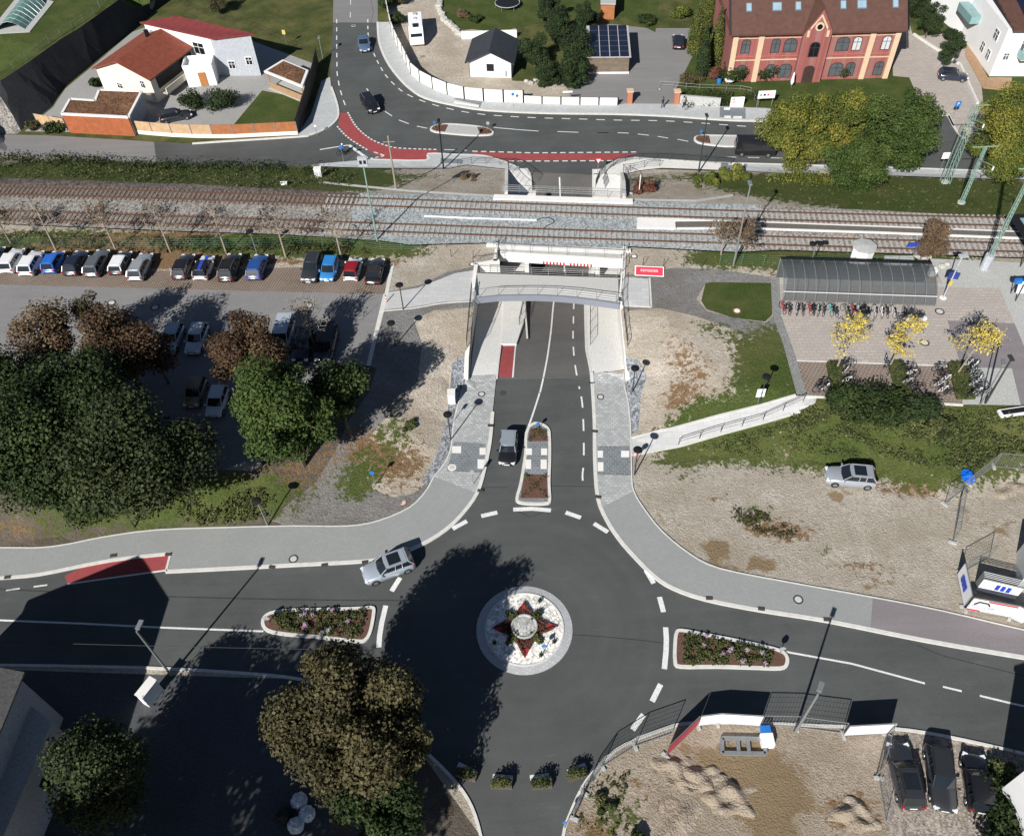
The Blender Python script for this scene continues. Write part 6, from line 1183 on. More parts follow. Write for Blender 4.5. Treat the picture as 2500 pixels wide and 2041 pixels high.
# south
tree('broadleaf_tree', 'big olive brown tree beside the roundabout throwing a long shadow on it', 858, 1765, 8.0, 5.5, 5.9, L_OL, 34000, .36, 41, None, 70, sub=.27, hollow=.3, ry=5.9); tree('broadleaf_tree', 'olive tree branch mass reaching towards the lamp by the roundabout', 985, 1800, 7, 2.4, 2.2, L_OL, 4600, .32, 43, None, 22, sub=.28)
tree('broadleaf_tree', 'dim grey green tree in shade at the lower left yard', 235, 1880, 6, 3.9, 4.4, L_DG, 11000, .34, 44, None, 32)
tree('broadleaf_tree', 'dark lower mass of foliage at the foot of the olive tree', 935, 1950, 6, 3.3, 3.8, L_DK, 8000, .34, 46, None, 24)
for i, (x, y, H, r) in enumerate(((-37,5,12,6.5),(-29.5,5.5,12,6.2),(-31,2,17,6.5),(-20,2,13,5.5))):
    t = thing('broadleaf_tree', (x, y, 0), ('tree below the lower left edge shading the yard','second tree below the edge, shading the asphalt yard','third tall tree behind the camera side of the yard','tree below the edge shading the gravel plot')[i], 'tree', 'trees below the picture'); rs = random.Random(50+i); cs = [(rs.uniform(-.75,.75)*r, rs.uniform(-.75,.75)*r, H+rs.uniform(-.5,.5)*r) for _ in range(16)]
    addmesh('crown', leafmesh('crown', cs, [r*.33]*16, 5200, .5, 50+i), L_OL, t); MB().tube((0,0,0),(0,0,H),.35,.2).build('trunk', BARK, t)
# north gardens
E_ = 'evergreens between the white outbuilding and the solar shed'
for i, (px, py, zc, r, rz, lb) in enumerate(((1305,120,2.6,2.6,2.9,'conifer beside the white outbuilding wall'),(1370,60,3.2,3.0,3.4,'tallest conifer at the back of the garden clump'),(1415,120,2.8,3.0,3.0,'conifer next to the solar roofed shed'),(1335,170,2.2,2.6,2.5,'front left conifer above the boulder edge'),(1395,175,2.2,2.8,2.5,'front right conifer above the boulder edge'),(1430,40,3,2.4,2.8,'rear right conifer near the small orange shed'),(1340,20,2.5,2.2,2.4,'small conifer near the trampoline'))):
    tree('conifer', lb, px, py, zc, r, rz, L_CO, 6500, .3, 60+i, E_, 22, sub=.3)
def cone(label, bx, by, H, r, m, n, seed, group=None):
    q = G(bx, by); t = thing('conifer', q, label, 'tree', group); cs, rr = [], []
    for i in range(18): u = i/17; k = r*(.75 if u < .3 else (1-u)*1.05+.05); cs.append((0, 0, .4+H*.93*u)); rr.append(max(k, .2))
    addmesh('crown', leafmesh('crown', cs, rr, n, .22, seed, 1.0), m, t); MB().tube((0,0,-.1),(0,0,H*.7),.15,.05).build('trunk', BARK, t)
cone('smooth dark green clipped conifer beside the brick villa drive', 1712, 186, 7.5, 1.35, L_CO, 8000, 70, 'tall conifers by the brick villa'); cone('tall yellowish conifer left of the clipped one', 1695, 130, 8.5, 1.7, L_TH, 8000, 71, 'tall conifers by the brick villa'); cone('tall yellow green conifer against the brick villa gable', 1742, 158, 9, 1.7, L_TH, 9000, 72, 'tall conifers by the brick villa'); cone('short yellow conifer at the top behind the black car', 1725, 60, 6, 1.6, L_TH, 5000, 73, 'tall conifers by the brick villa')
T_ = 'large trees along the north road'
tree('broadleaf_tree', 'yellow green tree hiding the back of the black delivery van', 1948, 325, 4.6, 5.0, 5.0, L_AU, 15000, .34, 81, T_, 40, sub=.26); tree('broadleaf_tree', 'tree with a yellow top in front of the brick villa door', 2030, 300, 5.6, 4.6, 5.4, L_AU, 14000, .34, 82, T_, 38, sub=.26)
tree('broadleaf_tree', 'rounded dark green tree right of the yellow topped one', 2185, 325, 5.4, 6.0, 5.6, L_GR, 21000, .34, 83, T_, 48, sub=.24); tree('broadleaf_tree', 'lower green tree between the yellow and the dark green trees', 2085, 400, 3.2, 4.4, 3.4, L_GR, 9000, .32, 84, T_, 28)
tree('broadleaf_tree', 'autumn coloured tree at the right edge beside the signal mast', 2465, 310, 5, 5.0, 5.4, L_AU, 16000, .34, 85, T_, 40, sub=.26); tree('broadleaf_tree', 'lower part of the autumn tree group at the right edge', 2480, 385, 3, 4.0, 3.2, L_AU, 7000, .32, 86, T_, 24)
tree('broadleaf_tree', 'round green tree on the lawn island by the dark blue car', 2322, 115, 3.4, 2.1, 3.4, L_CO, 6500, .26, 87, None, 22, sub=.3); tree('broadleaf_tree', 'round green tree at the top between villa and apartments', 2278, 40, 3.4, 2.4, 3.0, L_CO, 6500, .26, 88, None, 22, sub=.3); tree('broadleaf_tree', 'dark tree at the top edge right of the brick villa', 2235, 5, 3, 2.2, 2.6, L_CO, 4500, .26, 89, None, 18)
tree('broadleaf_tree', 'autumn bush tree at the top left above the black slope', 530, 5, 2, 1.9, 2.2, L_OL, 2600, .26, 90, None, 14)
for i, (px, py, r, hh, m, lb) in enumerate(((470,262,2.0,2.4,L_DK,'dark shrub left of pair in the villa yard lawn'),(548,262,2.6,3.0,L_CO,'larger dark shrub on the small lawn by the timber fence'),(240,212,1.2,1.6,L_DK,'dark shrub by the cream house corner'),(140,318,1.6,1.4,L_DK,'shrub in front of the short pale fence'),(80,312,1.2,1.0,L_OL,'ragged shrub at the fence end below the black slope'),
    (940,20,1.6,2.6,L_CO,'dark hedge shrub above the panel wall'),(968,60,1.5,2.4,L_CO,'second dark hedge shrub left of the motorhome'),(975,10,1.8,2.8,L_OL,'brown hedge shrub at the top of the court'),(1130,42,1.0,1.0,L_SP,'orange brown grass clump on the garden edge'),(1160,55,1.2,1.0,L_DK,'green clump on the garden edge behind the outbuilding'),
    (1785,195,2.2,2.6,L_DK,'climbing shrub on the brick villa front left'),(1870,190,2.2,2.8,L_DK,'dark shrub by the brick villa ground floor window'),(1745,190,1.2,1.4,L_HE,'dark red shrub by the villa corner'),(1690,205,2.2,1.2,L_OL,'brownish shrub bed behind the villa garden wall'),(2060,185,1.6,2.0,L_DK,'shrub against the brick villa right wing'),(2440,175,1.2,2.0,L_CO,'small cypress on the apartment terrace'),(1580,60,1.6,1.6,L_DK,'garden shrub by the driveway gate'),(1660,40,2.0,1.8,L_AU,'bright shrub at the top beside the conifers'),
    (2110,1000,2.5,2.4,L_DK,'large dark shrub below the bicycle racks'),(2170,1010,2.2,2.2,L_DK,'dark shrub right of the large one below the racks'),(2055,990,1.6,1.6,L_DK,'small dark shrub at the top of the slab walk'),(2235,1010,2.2,2.0,L_CO,'dark shrub on the overgrown slope below the third hedge strip'),(2290,1060,1.8,1.4,L_ER,'grassy shrub in the middle of the overgrown slope'),
    (2470,1975,2.6,1.8,L_DK,'dark bushes right of the black hatchback'),(2440,2030,2.4,2.0,L_DK,'dark bushes at the lower right corner'),(2440,1900,1.4,1.2,L_ER,'weeds beside the black hatchback'),(1560,2060,.8,1.0,L_DK,'round dark bush at the bottom edge of the building site'),(1480,1965,.9,.5,L_ER,'tuft of green weeds inside the site fence'),
    (1570,465,1.8,1.2,L_HE,'reddish shrub on the bank north of the tracks'),(1720,450,2.4,1.0,L_AU,'yellow green weeds on the bank north of the tracks'),(1790,435,2.6,1.2,L_AU,'yellow weeds on the bank by the pavement end'),(1145,435,2.0,.5,L_SP,'dry brown weeds on the bank west of the wing wall'),(300,1240,1.6,.8,L_SP,'straw coloured grass clump under the west trees'),(1000,1040,1.0,.35,L_ER,'green weeds on the straw mound by the path'),(2340,120,1.0,1.2,L_DK,'low shrub at the foot of the round tree'))):
    shrub('shrub', lb, px, py, r, hh, m, int(900+900*r), 100+i, .24)
# young yellow trees and hedge strips
for i, (bx, by, lx, lb) in enumerate(((2041,902,.5,'left'),(2163,908,.8,'middle'),(2335,915,1.0,'right'))):
    bare('young_tree', '%s young tree with thin yellow foliage standing on its hedge strip' % lb, bx, by, 6.2, 2.1, L_YE, 1500, 140+i, 'yellow young trees on the hedge strips', leaf=.17, nb=34, lean=(lx,.3), tr=.09)
for i, (px, lb) in enumerate(([[(2016,890),(2052,888),(2070,965),(2032,966)],'left'],[[(2167,888),(2205,886),(2225,968),(2187,970)],'middle'],[[(2312,890),(2358,888),(2380,976),(2334,976)],'right'])):
    q = [G(*p) for p in px]; c = sum(q, Vector())/4; t = thing('hedge_strip', c, '%s low green planted strip between the bicycle racks' % lb, 'hedge', 'planted strips')
    MB().prism([(p.x,p.y) for p in q], c.z-.1, c.z+.3).build('bed', GRW, t, True); cs = [tuple(Vector(q[0]).lerp(q[1], a).lerp(Vector(q[3]).lerp(q[2], a), b)-c+Vector((0,0,.32))) for a in (.25,.5,.75) for b in np.linspace(.06,.94,9)]
    addmesh('foliage', leafmesh('foliage', cs, [.42]*len(cs), 2600, .16, 150+i, .4), L_TH if 0 else L_ER, t)
for i, (bx, by, H, n, lb) in enumerate(((1795,632,4.5,1300,'brown nearly bare tree left of the green wire fence by the tracks'),(1760,622,3.6,400,'thin pale stemmed tree left of the brown bare tree'))): bare('bare_tree', lb, bx, by, H, 2.4, L_SP, n, 160+i, None, nb=34)
tree('broadleaf_tree', 'dense brown twiggy tree beside the platform entrance', 2285, 585, 3.2, 1.9, 3.2, L_SP, 4200, .22, 163, None, 26, bark=PBARK)
# weeds as masses
def weeds(px, n, m, size, hh, label, seed, name='undergrowth'):
    q = [(G(*p).x, G(*p).y) for p in px]; X = np.array([p[0] for p in q]); Y = np.array([p[1] for p in q]); r = np.random.default_rng(seed); pts = np.column_stack([r.uniform(X.min(), X.max(), n*3), r.uniform(Y.min(), Y.max(), n*3)]); pts = pts[inpoly(pts[:,0], pts[:,1], q)][:n]
    cl_ = .5+.5*np.sin(pts[:,0]*.9+np.sin(pts[:,1]*1.3)*2)*np.cos(pts[:,1]*1.1+pts[:,0]*.35); cs = [(x, y, h(x, y)+hh*(.1+.8*c)*.6) for (x, y), c in zip(pts, cl_) if c > .3]; o = addmesh(name, leafmesh(name, cs, list(hh*(.35+.7*r.random(len(cs)))), n*6, size, seed, .7), m); tag(o, kind='stuff')
weeds([(0,385),(300,398),(700,412),(900,418),(860,452),(700,462),(300,444),(0,430)], 1000, L_ER, .2, .6, 'w', 201); weeds([(0,382),(420,402),(780,412),(780,424),(420,416),(0,398)], 500, L_DK, .26, 1.3, 'w', 202)
weeds([(0,575),(350,580),(880,600),(900,620),(300,618),(0,612)], 700, L_OL, .2, .6, 'w', 203); weeds([(480,585),(850,598),(850,612),(480,606)], 350, L_DK, .2, .8, 'w', 204)
weeds([(1960,1000),(2500,1012),(2500,1110),(2330,1150),(2200,1130),(2080,1070),(1900,1050)], 1200, L_ER, .2, .55, 'w', 205); weeds([(1700,1095),(1960,1020),(2050,1080),(2150,1130),(2000,1110),(1800,1110)], 350, L_ER, .17, .4, 'w', 206); weeds([(1860,240),(1757,262),(1660,255),(1665,228),(1860,232)], 500, L_DK, .2, .9, 'w', 207, 'ivy')
weeds([(420,1240),(640,1190),(700,1250),(560,1280),(420,1285)], 300, L_ER, .2, .4, 'w', 208); weeds([(1850,445),(2500,455),(2500,520),(2150,508),(1850,490)], 500, L_ER, .14, .2, 'w', 209); weeds([(1440,1890),(1540,1880),(1530,2040),(1400,2041)], 90, L_ER, .14, .2, 'w', 210)
weeds([(1880,425),(2120,430),(2110,455),(1880,450)], 350, L_AU, .2, .8, 'w', 211)
weeds([(1790,1240),(1860,1250),(1950,1300),(1930,1320),(1850,1300),(1780,1265)], 220, L_OL, .15, .25, 'w', 212)
# garden boulders and trampoline
def nth(i): return str(i+1)+('st' if i % 10 == 0 and i != 10 else 'nd' if i % 10 == 1 and i != 11 else 'rd' if i % 10 == 2 and i != 12 else 'th')
ROCK = mat('boulder', (.42,.4,.36), .9, .25, 1.5, fine=4, b=.5)
def rock(px, py, r, label, group):
    q = G(px, py); bm = bmesh.new(); bmesh.ops.create_icosphere(bm, subdivisions=2, radius=r); rs = random.Random(int(px*7+py))
    for v in bm.verts: v.co *= rs.uniform(.75, 1.2); v.co.z *= .7
    me = bpy.data.meshes.new('boulder'); bm.to_mesh(me); bm.free(); me.materials.append(ROCK); o = bpy.data.objects.new('boulder', me); COL.objects.link(o); o.location = (q.x, q.y, q.z+r*.3); tag(o, label, 'boulder', group)
bp = smoothpx([(1075,5),(1073,25),(1085,50),(1105,68),(1120,85),(1128,88)], 4)
for i, (x, y) in enumerate(bp): rock(x, y, rnd.uniform(.45,.7), '%s of the pale boulders edging the curved lawn, counted from the top' % nth(i), 'boulders edging the curved lawn')
for i in range(15): rock(1285+i*11, 200+rnd.uniform(-3,3)+(4 if i % 2 else 0), rnd.uniform(.3,.5), '%s pale boulder from the left in the row below the evergreens' % nth(i), 'boulders below the evergreens')
for i, (x, y) in enumerate(sorted(((2245,640),(2256,632),(2262,645),(2270,650),(2252,655),(2238,628),(2300,652),(2312,646),(2266,628)))): rock(x, y, .35, '%s pale boulder around the brown twiggy tree by the platform, from the left' % nth(i), 'boulders by the platform')
q = G(1239,18); t = thing('trampoline', q, 'round black garden trampoline on the lawn', 'trampoline'); MB().lathe((0,0,.75), [(2.0,0),(2.0,.04)], 24).build('mat', BLACK, t); mb = MB(); mb.path([(2.1*math.cos(a), 2.1*math.sin(a), .78) for a in np.linspace(0, 6.283, 25)], .06, 5); mb.build('rim', GPL, t)
for k in range(6): a = k*math.pi/3; MB().tube((2.05*math.cos(a), 2.05*math.sin(a), 0), (2.05*math.cos(a), 2.05*math.sin(a), .78), .04).build('leg', STEEL, t)
# ---------------------------------------------------------------- planted islands
def island(px, label, soil, kind, cat='traffic island', kw=.28, dens=9, hgt=.14, flowers=0, parts=None, seed=1):
    q = [G(*p) for p in smoothpx(px, 3, True)]; c = sum(q, Vector())/len(q); t = thing('traffic_island', (c.x, c.y, c.z), label, cat, 'traffic islands')
    loc = [Vector((p.x-c.x, p.y-c.y, 0)) for p in q]; mb = MB(); ribbon(mb, loc, kw, hgt, True); mb.build('kerb', KERB, t)
    MB().prism([(p.x, p.y) for p in loc[:-1]], -.05, hgt-.03).build('bed', soil, t); return t, loc, c
SOILB = wild('soil_brown', (.12,.07,.05)); MULCH = mat('mulch_brown', (.12,.062,.045), .95, .3, 3, fine=7, b=.5)
FL = mat('flower_pink', (.4,.24,.38), .7, .15, 4); FLW = mat('flower_pale', (.42,.38,.45), .7, .15, 4)
def bedplants(t, loc, n, m, hh, seed, size=.16, name='plants', inset=.82):
    X = np.array([p.x*inset for p in loc]); Y = np.array([p.y*inset for p in loc]); r = np.random.default_rng(seed); P_ = np.column_stack([r.uniform(X.min(), X.max(), n*4), r.uniform(Y.min(), Y.max(), n*4)]); P_ = P_[inpoly(P_[:,0], P_[:,1], list(zip(X, Y)))][:n]
    o = addmesh(name, leafmesh(name, [(x, y, .14+hh*.4) for x, y in P_], list(.16+r.random(len(P_))*.2), n*26, size, seed, .7), m, t); o['kind'] = 'stuff'; return P_
for px, lb, sd, nf in (([(652,1502),(690,1492),(780,1489),(880,1486),(908,1484),(913,1495),(905,1540),(893,1562),(870,1566),(780,1556),(700,1549),(655,1540),(642,1522)], 'long planted traffic island with pink flowers left of the roundabout', 301, 11),
    ([(1652,1545),(1665,1540),(1720,1550),(1800,1565),(1890,1585),(1918,1600),(1920,1622),(1905,1632),(1850,1631),(1750,1628),(1662,1628),(1648,1615),(1648,1570)], 'long planted traffic island with purple flowers right of the roundabout', 302, 10)):
    t, loc, c = island(px, lb, MULCH, 0, seed=sd); P_ = bedplants(t, loc, 150, L_ER, .35, sd); rs = random.Random(sd)
    for i in range(nf):
        x, y = P_[rs.randrange(len(P_))]; mb = MB()
        for k in range(16): a, b_ = rs.uniform(0,6.28), rs.uniform(0,1); r_ = .22*b_; mb.box((x+r_*math.cos(a), y+r_*math.sin(a), .4+.08*(1-b_)), (.07,.07,.04), a)
        o = mb.build('flower_clump', FL if i % 3 else FLW, t); o['kind'] = 'stuff'
# island in the ramp mouth
t, loc, c = island([(1300,1037),(1318,1036),(1335,1045),(1341,1062),(1342,1120),(1340,1180),(1342,1222),(1334,1230),(1300,1231),(1270,1228),(1262,1218),(1272,1180),(1283,1110),(1285,1060)], 'narrow island with two brown beds and a paved crossing in the ramp mouth', PAVD, 0)
for px, lb, sd in (([(1293,1052),(1315,1044),(1334,1054),(1336,1079),(1289,1079)],'bed_north',305),([(1281,1160),(1336,1161),(1338,1218),(1270,1218)],'bed_south',306)):
    q = [G(*p) for p in px]; cc = sum(q, Vector())/len(q); MB().prism([(p.x, p.y) for p in q], .05, .15).build('planting_bed', MULCH, t, True); l2 = [p-cc for p in q]; w = leafmesh('plants', [(cc.x+l.x*k-c.x, cc.y+l.y*k-c.y, .22) for l in l2 for k in (.15,.4,.65,.85)], [.3]*(4*len(l2)), 520, .1, sd); addmesh('plants', w, L_ER, t)['kind'] = 'stuff'
for a in (sq(1284,1097,1299,1112), sq(1321,1097,1336,1112), sq(1283,1124,1297,1146), sq(1320,1124,1335,1146)):
    q = [G(*p) for p in a]; MB().prism([(p.x, p.y) for p in q], .1, .155).build('white_slab', CONW, t, True)
for px, lb in (([(1052,316),(1065,308),(1100,305),(1160,310),(1190,316),(1203,325),(1195,331),(1150,332),(1090,327),(1060,323)],'small northern island with brown beds at both ends and a pale middle'),([(1696,340),(1710,333),(1750,333),(1800,334),(1850,336),(1850,352),(1790,359),(1740,356),(1705,350)],'small northern island in front of the black van')):
    t, loc, c = island(px, lb, CONG, 0, kw=.3)
    for s in (-1, 1) if 'both' in lb else (-1,):
        X0 = min(p.x for p in loc); X1 = max(p.x for p in loc); f = .32; pts = [p for p in loc if (p.x < X0+(X1-X0)*f if s < 0 else p.x > X1-(X1-X0)*f)]; pts = sorted(pts, key=lambda p: math.atan2(p.y-sum(k.y for k in pts)/len(pts), p.x-sum(k.x for k in pts)/len(pts))); pc_ = sum(pts, Vector())/len(pts)
        MB().prism([(pc_.x+(p.x-pc_.x)*.8, pc_.y+(p.y-pc_.y)*.75) for p in pts], .1, .2).build('planting_bed', MULCH, t); addmesh('plants', leafmesh('plants', [(pc_.x+(p.x-pc_.x)*.5, pc_.y+(p.y-pc_.y)*.5, .22) for p in pts]+[(pc_.x, pc_.y, .2)], [.35]*len(pts)+[1.0], 260, .12, 7), L_SP, t)['kind'] = 'stuff'
# roundabout centre
c0 = G(1281,1537); RO = (G(1398,1537)-G(1163,1537)).length/2; c0 = Vector((sum((G(*p)).x for p in ((1163,1537),(1398,1537)))/2, (G(1281,1429).y+G(1281,1650).y)/2, 0))
ra = thing('roundabout_island', c0, 'round island with pebble bed and red plant star inside a pale paved ring', 'traffic island'); kr = MB()
RINGM = pavers('ring_paving', (.43,.44,.44), (.3,.31,.31), .3, .3, .4, .12, .02)
k = 48; 
for nm, r0, r1, z0_, z1_, m in (('outer_ring', RO-.68, RO, .1, .03, RINGM), ('inner_kerb', RO-.8, RO-.68, .16, .16, KERB)):
    mb = MB()
    for i in range(k):
        a, b = 2*math.pi*i/k, 2*math.pi*(i+1)/k; f = lambda r, w, z: (r*math.cos(w), r*math.sin(w), z); mb.face([f(r0,a,z0_), f(r1,a,z1_), f(r1,b,z1_), f(r0,b,z0_)]); mb.face([f(r1,a,-.05), f(r1,b,-.05), f(r1,b,z1_), f(r1,a,z1_)]); mb.face([f(r0,b,-.05), f(r0,a,-.05), f(r0,a,z0_), f(r0,b,z0_)])
    mb.build(nm, m, ra)
MB().lathe((0,0,0), [(RO-.78,-.02),(RO-.78,.12),(RO*.5,.2),(.9,.26)], 40).build('pebble_bed', stone('pebbles_white', (.72,.7,.64), 6, .4, .0), ra)
sr = mat('star_tip_red', (.38,.03,.04), .6, .1, 3); R_in = 1.0
for i in range(4):
    a = math.pi/2*i-.03; L = RO-1.25 if i != 1 else RO-1.6; hw_ = .85; u = Vector((math.cos(a), math.sin(a), 0)); s = Vector((-u.y, u.x, 0)); A_, B_, T_2 = u*R_in*.8+s*hw_, u*R_in*.8-s*hw_, u*L
    MB().prism([(A_.x,A_.y),(B_.x,B_.y),(T_2.x,T_2.y)], .1, .3).build('star_bed', MULCH, ra); mb = MB(); mb.path([A_+Vector((0,0,.3)), T_2+Vector((0,0,.26)), B_+Vector((0,0,.3))], .03, 4); mb.build('star_edging', CONW, ra)
    cs = []; rr = []
    for j in range(14): f = j/14; n_ = max(1, int(4*(1-f))); 
    for j in range(16):
        f = j/16
        for w in np.linspace(-1, 1, max(1, int(5*(1-f)))): p = u*(R_in+ (L-R_in)*f*.86)+s*hw_*(1-f)*.8*float(w); cs.append((p.x, p.y, .36)); rr.append(.17)
    addmesh('heather', leafmesh('heather', cs, rr, 2600, .08, 310+i), L_HE, ra)
    t0, t1 = u*(L-.8), u*L; wdt = hw_*.8/(L-R_in); MB().prism([((t0+s*wdt).x,(t0+s*wdt).y),((t0-s*wdt).x,(t0-s*wdt).y),(t1.x,t1.y)], .2, .36).build('star_tip', sr, ra)
    a2 = a+math.pi/4; u2 = Vector((math.cos(a2), math.sin(a2), 0)); addmesh('green_plants', leafmesh('green_plants', [tuple(u2*r_+Vector((0,0,.35))) for r_ in (1.15,1.4,1.65,1.85)], [.45,.4,.32,.25], 600, .14, 320+i), L_DK if 0 else L_ER, ra)
    for r_, da in ((2.7,.28),(2.75,-.3)):
        a3 = a2+da; cs = [(r_*math.cos(a3), r_*math.sin(a3), .33)]; 
        if rnd.random() < .75: addmesh('box_ball', leafmesh('box_ball', cs, [.2], 130, .08, 330+i), L_DK, ra)
MB().lathe((0,0,.1), [(1.08,0),(1.08,.45),(.98,.47),(.9,.42),(.9,.2)], 28).build('stone_ring', CONG, ra); MB().lathe((0,0,.2), [(.92,0),(.92,.28),(.05,.34)], 24).build('ring_fill', stone('pebbles_grey', (.4,.4,.38), 7, .35, .02), ra)
# ---------------------------------------------------------------- lamps, masts, signs
def lamp(bx, by, H, kind, label, m=DSTEEL, arm=None, group='street lamps', base=None):
    q = base or G(bx, by); t = thing('street_lamp', q, label, 'street lamp', group); r = .06 if H < 6 else .09
    MB().tube((0,0,-.2), (0,0,H), r*1.2, r*.8, 8).build('pole', m, t)
    if kind == 'disc': MB().lathe((0,0,H-.05), [(.12,-.15),(.2,0),(.42,.06),(.42,.12),(.15,.2)], 18).build('luminaire', BLACK, t)
    elif kind == 'twin':
        for s in (-.4, .4): MB().tube((0,0,H-.25), (s,0,H-.05), .03).build('bracket', m, t); MB().lathe((s,0,H-.05), [(.1,-.1),(.38,.02),(.38,.1),(.12,.18)], 16).build('luminaire', BLACK, t)
    else:
        ax, ay = arm or (.0,.5); MB().tube((0,0,H-.05), (ax*.6,ay*.6,H), .04).build('bracket', m, t); MB().box((ax, ay, H), (.35,.75,.14), math.atan2(-ax, ay)).build('luminaire', m, t)
    return t
lamp(418,1648,7.6,'box','tall street lamp at the left road edge above the shaded yard', STEEL, (.1,.5)); lamp(1939,1791,7.3,'box','tall street lamp on the corner of the building site fence', STEEL, (.3,.5)); lamp(1046,1834,3.9,'box','lamp with rectangular head beside the olive tree', STEEL, (0,.3))
lamp(654,1284,3.9,'disc','disc topped lamp with white pole on the left verge', STEEL); lamp(1101,1075,3.8,'disc','disc topped lamp west of the ramp beside the grey stones'); lamp(1549,1159,3.7,'disc','disc topped lamp at the dark paved crossing east of the ramp'); lamp(1973,665,3.9,'twin','double disc lamp by the green fence north of the bike shelter', STEEL)
lamp(1853,985,3.7,'disc','disc topped lamp on the triangular lawn beside a small notice board'); lamp(1544,957,3.4,'disc','thin lamp by the rip rap stones on the east side of the ramp'); lamp(1162,808,3.2,'box','small lamp beside the car park end of the paver path', DSTEEL, (0,.1), base=None) if 0 else None
lamp(985,756,3.4,'disc','slim lamp on the pale paver path beside the car park') ; lamp(965,845,3.2,'disc','slim lamp south of the paver path by the shadow edge'); lamp(330,1288,3.4,'disc','slim lamp in front of the low trees on the left'); lamp(1805,912,.01,'disc','x') if 0 else None
lamp(2405,985,6.0,'box','slim black lamp on the light concrete patch', DSTEEL, (0,.1)); lamp(2392,990,5.5,'box','pale leaning style lamp post at the corner of the racks', STEEL, (.1,.3)); lamp(788,142,3.2,'box','small lamp at the end of the brown rail fence', STEEL, (0,.2)); lamp(1705,422,8.0,'box','tall dark lamp pole on the northern pavement by the curved railing', DSTEEL, (0,.3)); lamp(1790,650,10.5,'box','tall silver lamp mast north of the green fence by the tracks', STEEL, (0,.3))
lamp(1083,413,7.0,'box','dark pole on the dark slabs of the northern pavement', BLACK, (0,.1)); lamp(630,628,3.6,'disc','small lamp between the dark off-roader and the fence', STEEL)
def mast(bx, by, H, label, lattice=False, lean=0, cross=True):
    q = G(bx, by); t = thing('catenary_mast', q, label, 'mast', 'green railway masts'); MB().lathe((0,0,-.2), [(.45,0),(.45,.45)], 10).build('footing', CONG, t)
    w0, w1 = (.45, .3) if lattice else (.17, .11); mb = MB(); C4 = [(-1,-1),(1,-1),(1,1),(-1,1)]
    for sx, sy in C4: mb.tube((sx*w0, sy*w0, 0), (sx*w1, sy*w1, H), .05, .04, 4)
    n = int(H/ (.8 if lattice else .5))
    for i in range(n):
        u0, u1 = i/n, (i+1)/n; a0, a1 = w0+(w1-w0)*u0, w0+(w1-w0)*u1
        for j in range(4): p, r_ = C4[j], C4[(j+1) % 4]; mb.tube((p[0]*a0, p[1]*a0, H*u0), (r_[0]*a1, r_[1]*a1, H*u1), .022, None, 3, False)
    mb.build('lattice', MGREEN, t)
    if cross: mb = MB(); mb.tube((-1.5,0,H), (1.5,0,H), .06, None, 5); mb.tube((-.4,0,H-1.5), (0,-3.0,H-.6), .04, None, 4); mb.tube((0,0,H-2.6), (0,-3.0,H-1.3), .04, None, 4); mb.build('cross_arm', MGREEN, t); MB().box((0,-2.9,H-.9), (.12,.12,.5)).build('insulator', WHITE, t)
    return t
mast(2306,447,10.5,'broad green lattice mast rising over the side road', True); mast(2346,497,7.6,'thin green mast leaning out of the meadow north of the tracks'); mt3 = mast(2402,656,12.5,'tall green mast on a round foot at the platform end'); MB().tube((0,0,0), (0,0,1.9), .48, None, 12).build('round_shield', GPL, mt3)
q = G(921,588); t = thing('signal_mast', q, 'tall pale pole with a white double box on top beside the tracks', 'mast'); MB().tube((0,0,-.2), (0,0,10.2), .11, .08, 8).build('pole', MGREEN, t); MB().box((0,0,10.5), (1.0,.35,1.1)).build('head', GPL, t); 
for s in (-.22,.22): MB().box((s,-.2,10.5), (.26,.06,.4)).build('lens', BLACK, t)
q = G(967,462); t = thing('utility_pole', q, 'old timber utility pole at the railway bank with a crossbar', 'pole'); MB().tube((0,0,-.2), (0,0,7.4), .13, .09, 8).build('pole', PBARK, t); MB().tube((-.7,0,6.6), (.7,0,6.6), .05).build('crossbar', PBARK, t)
def sign(bx, by, H, shape, label, m, w=.6, hh=.6, face=None, cat='sign', name='road_sign', txt=None, rz=0, tilt=0, border=None):
    q = G(bx, by); t = thing(name, q, label, cat, None, rz); MB().tube((0,0,-.1), (0,0,H+hh/2), .035, None, 6).build('post', STEEL, t)
    if shape == 'tri': 
        mb = MB()
        for y0, k_ in ((-.05, 1),): mb.v += []
        a = [(-w/2,-.05,H+hh/2),(w/2,-.05,H+hh/2),(0,-.05,H-hh/2)]; mb.face(a[::-1]); mb.face([(x,y+.02,z) for x,y,z in a]); mb.build('plate', mat('sign_red', (.5,.02,.03), .5, .05, 3), t); b = [(x*.68, -.06, (z-H)*.68+H+.03) for x, y, z in a]; mb = MB(); mb.face(b[::-1]); mb.build('plate_centre', WHITE, t)
    elif shape == 'disc': 
        MB().tube((0,-.03,H), (0,-.06,H), w/2, None, 16).build('plate', m, t)
        if border: MB().tube((0,-.06,H), (0,-.07,H), w*.36, None, 16).build('plate_centre', border, t)
    else: MB().box((0,-.06,H), (w,.04,hh)).build('plate', m, t)
    if txt: text(txt[0], txt[1], txt[2], t, (0,-.09,H), txt[3] if len(txt) > 3 else 0)
    return t
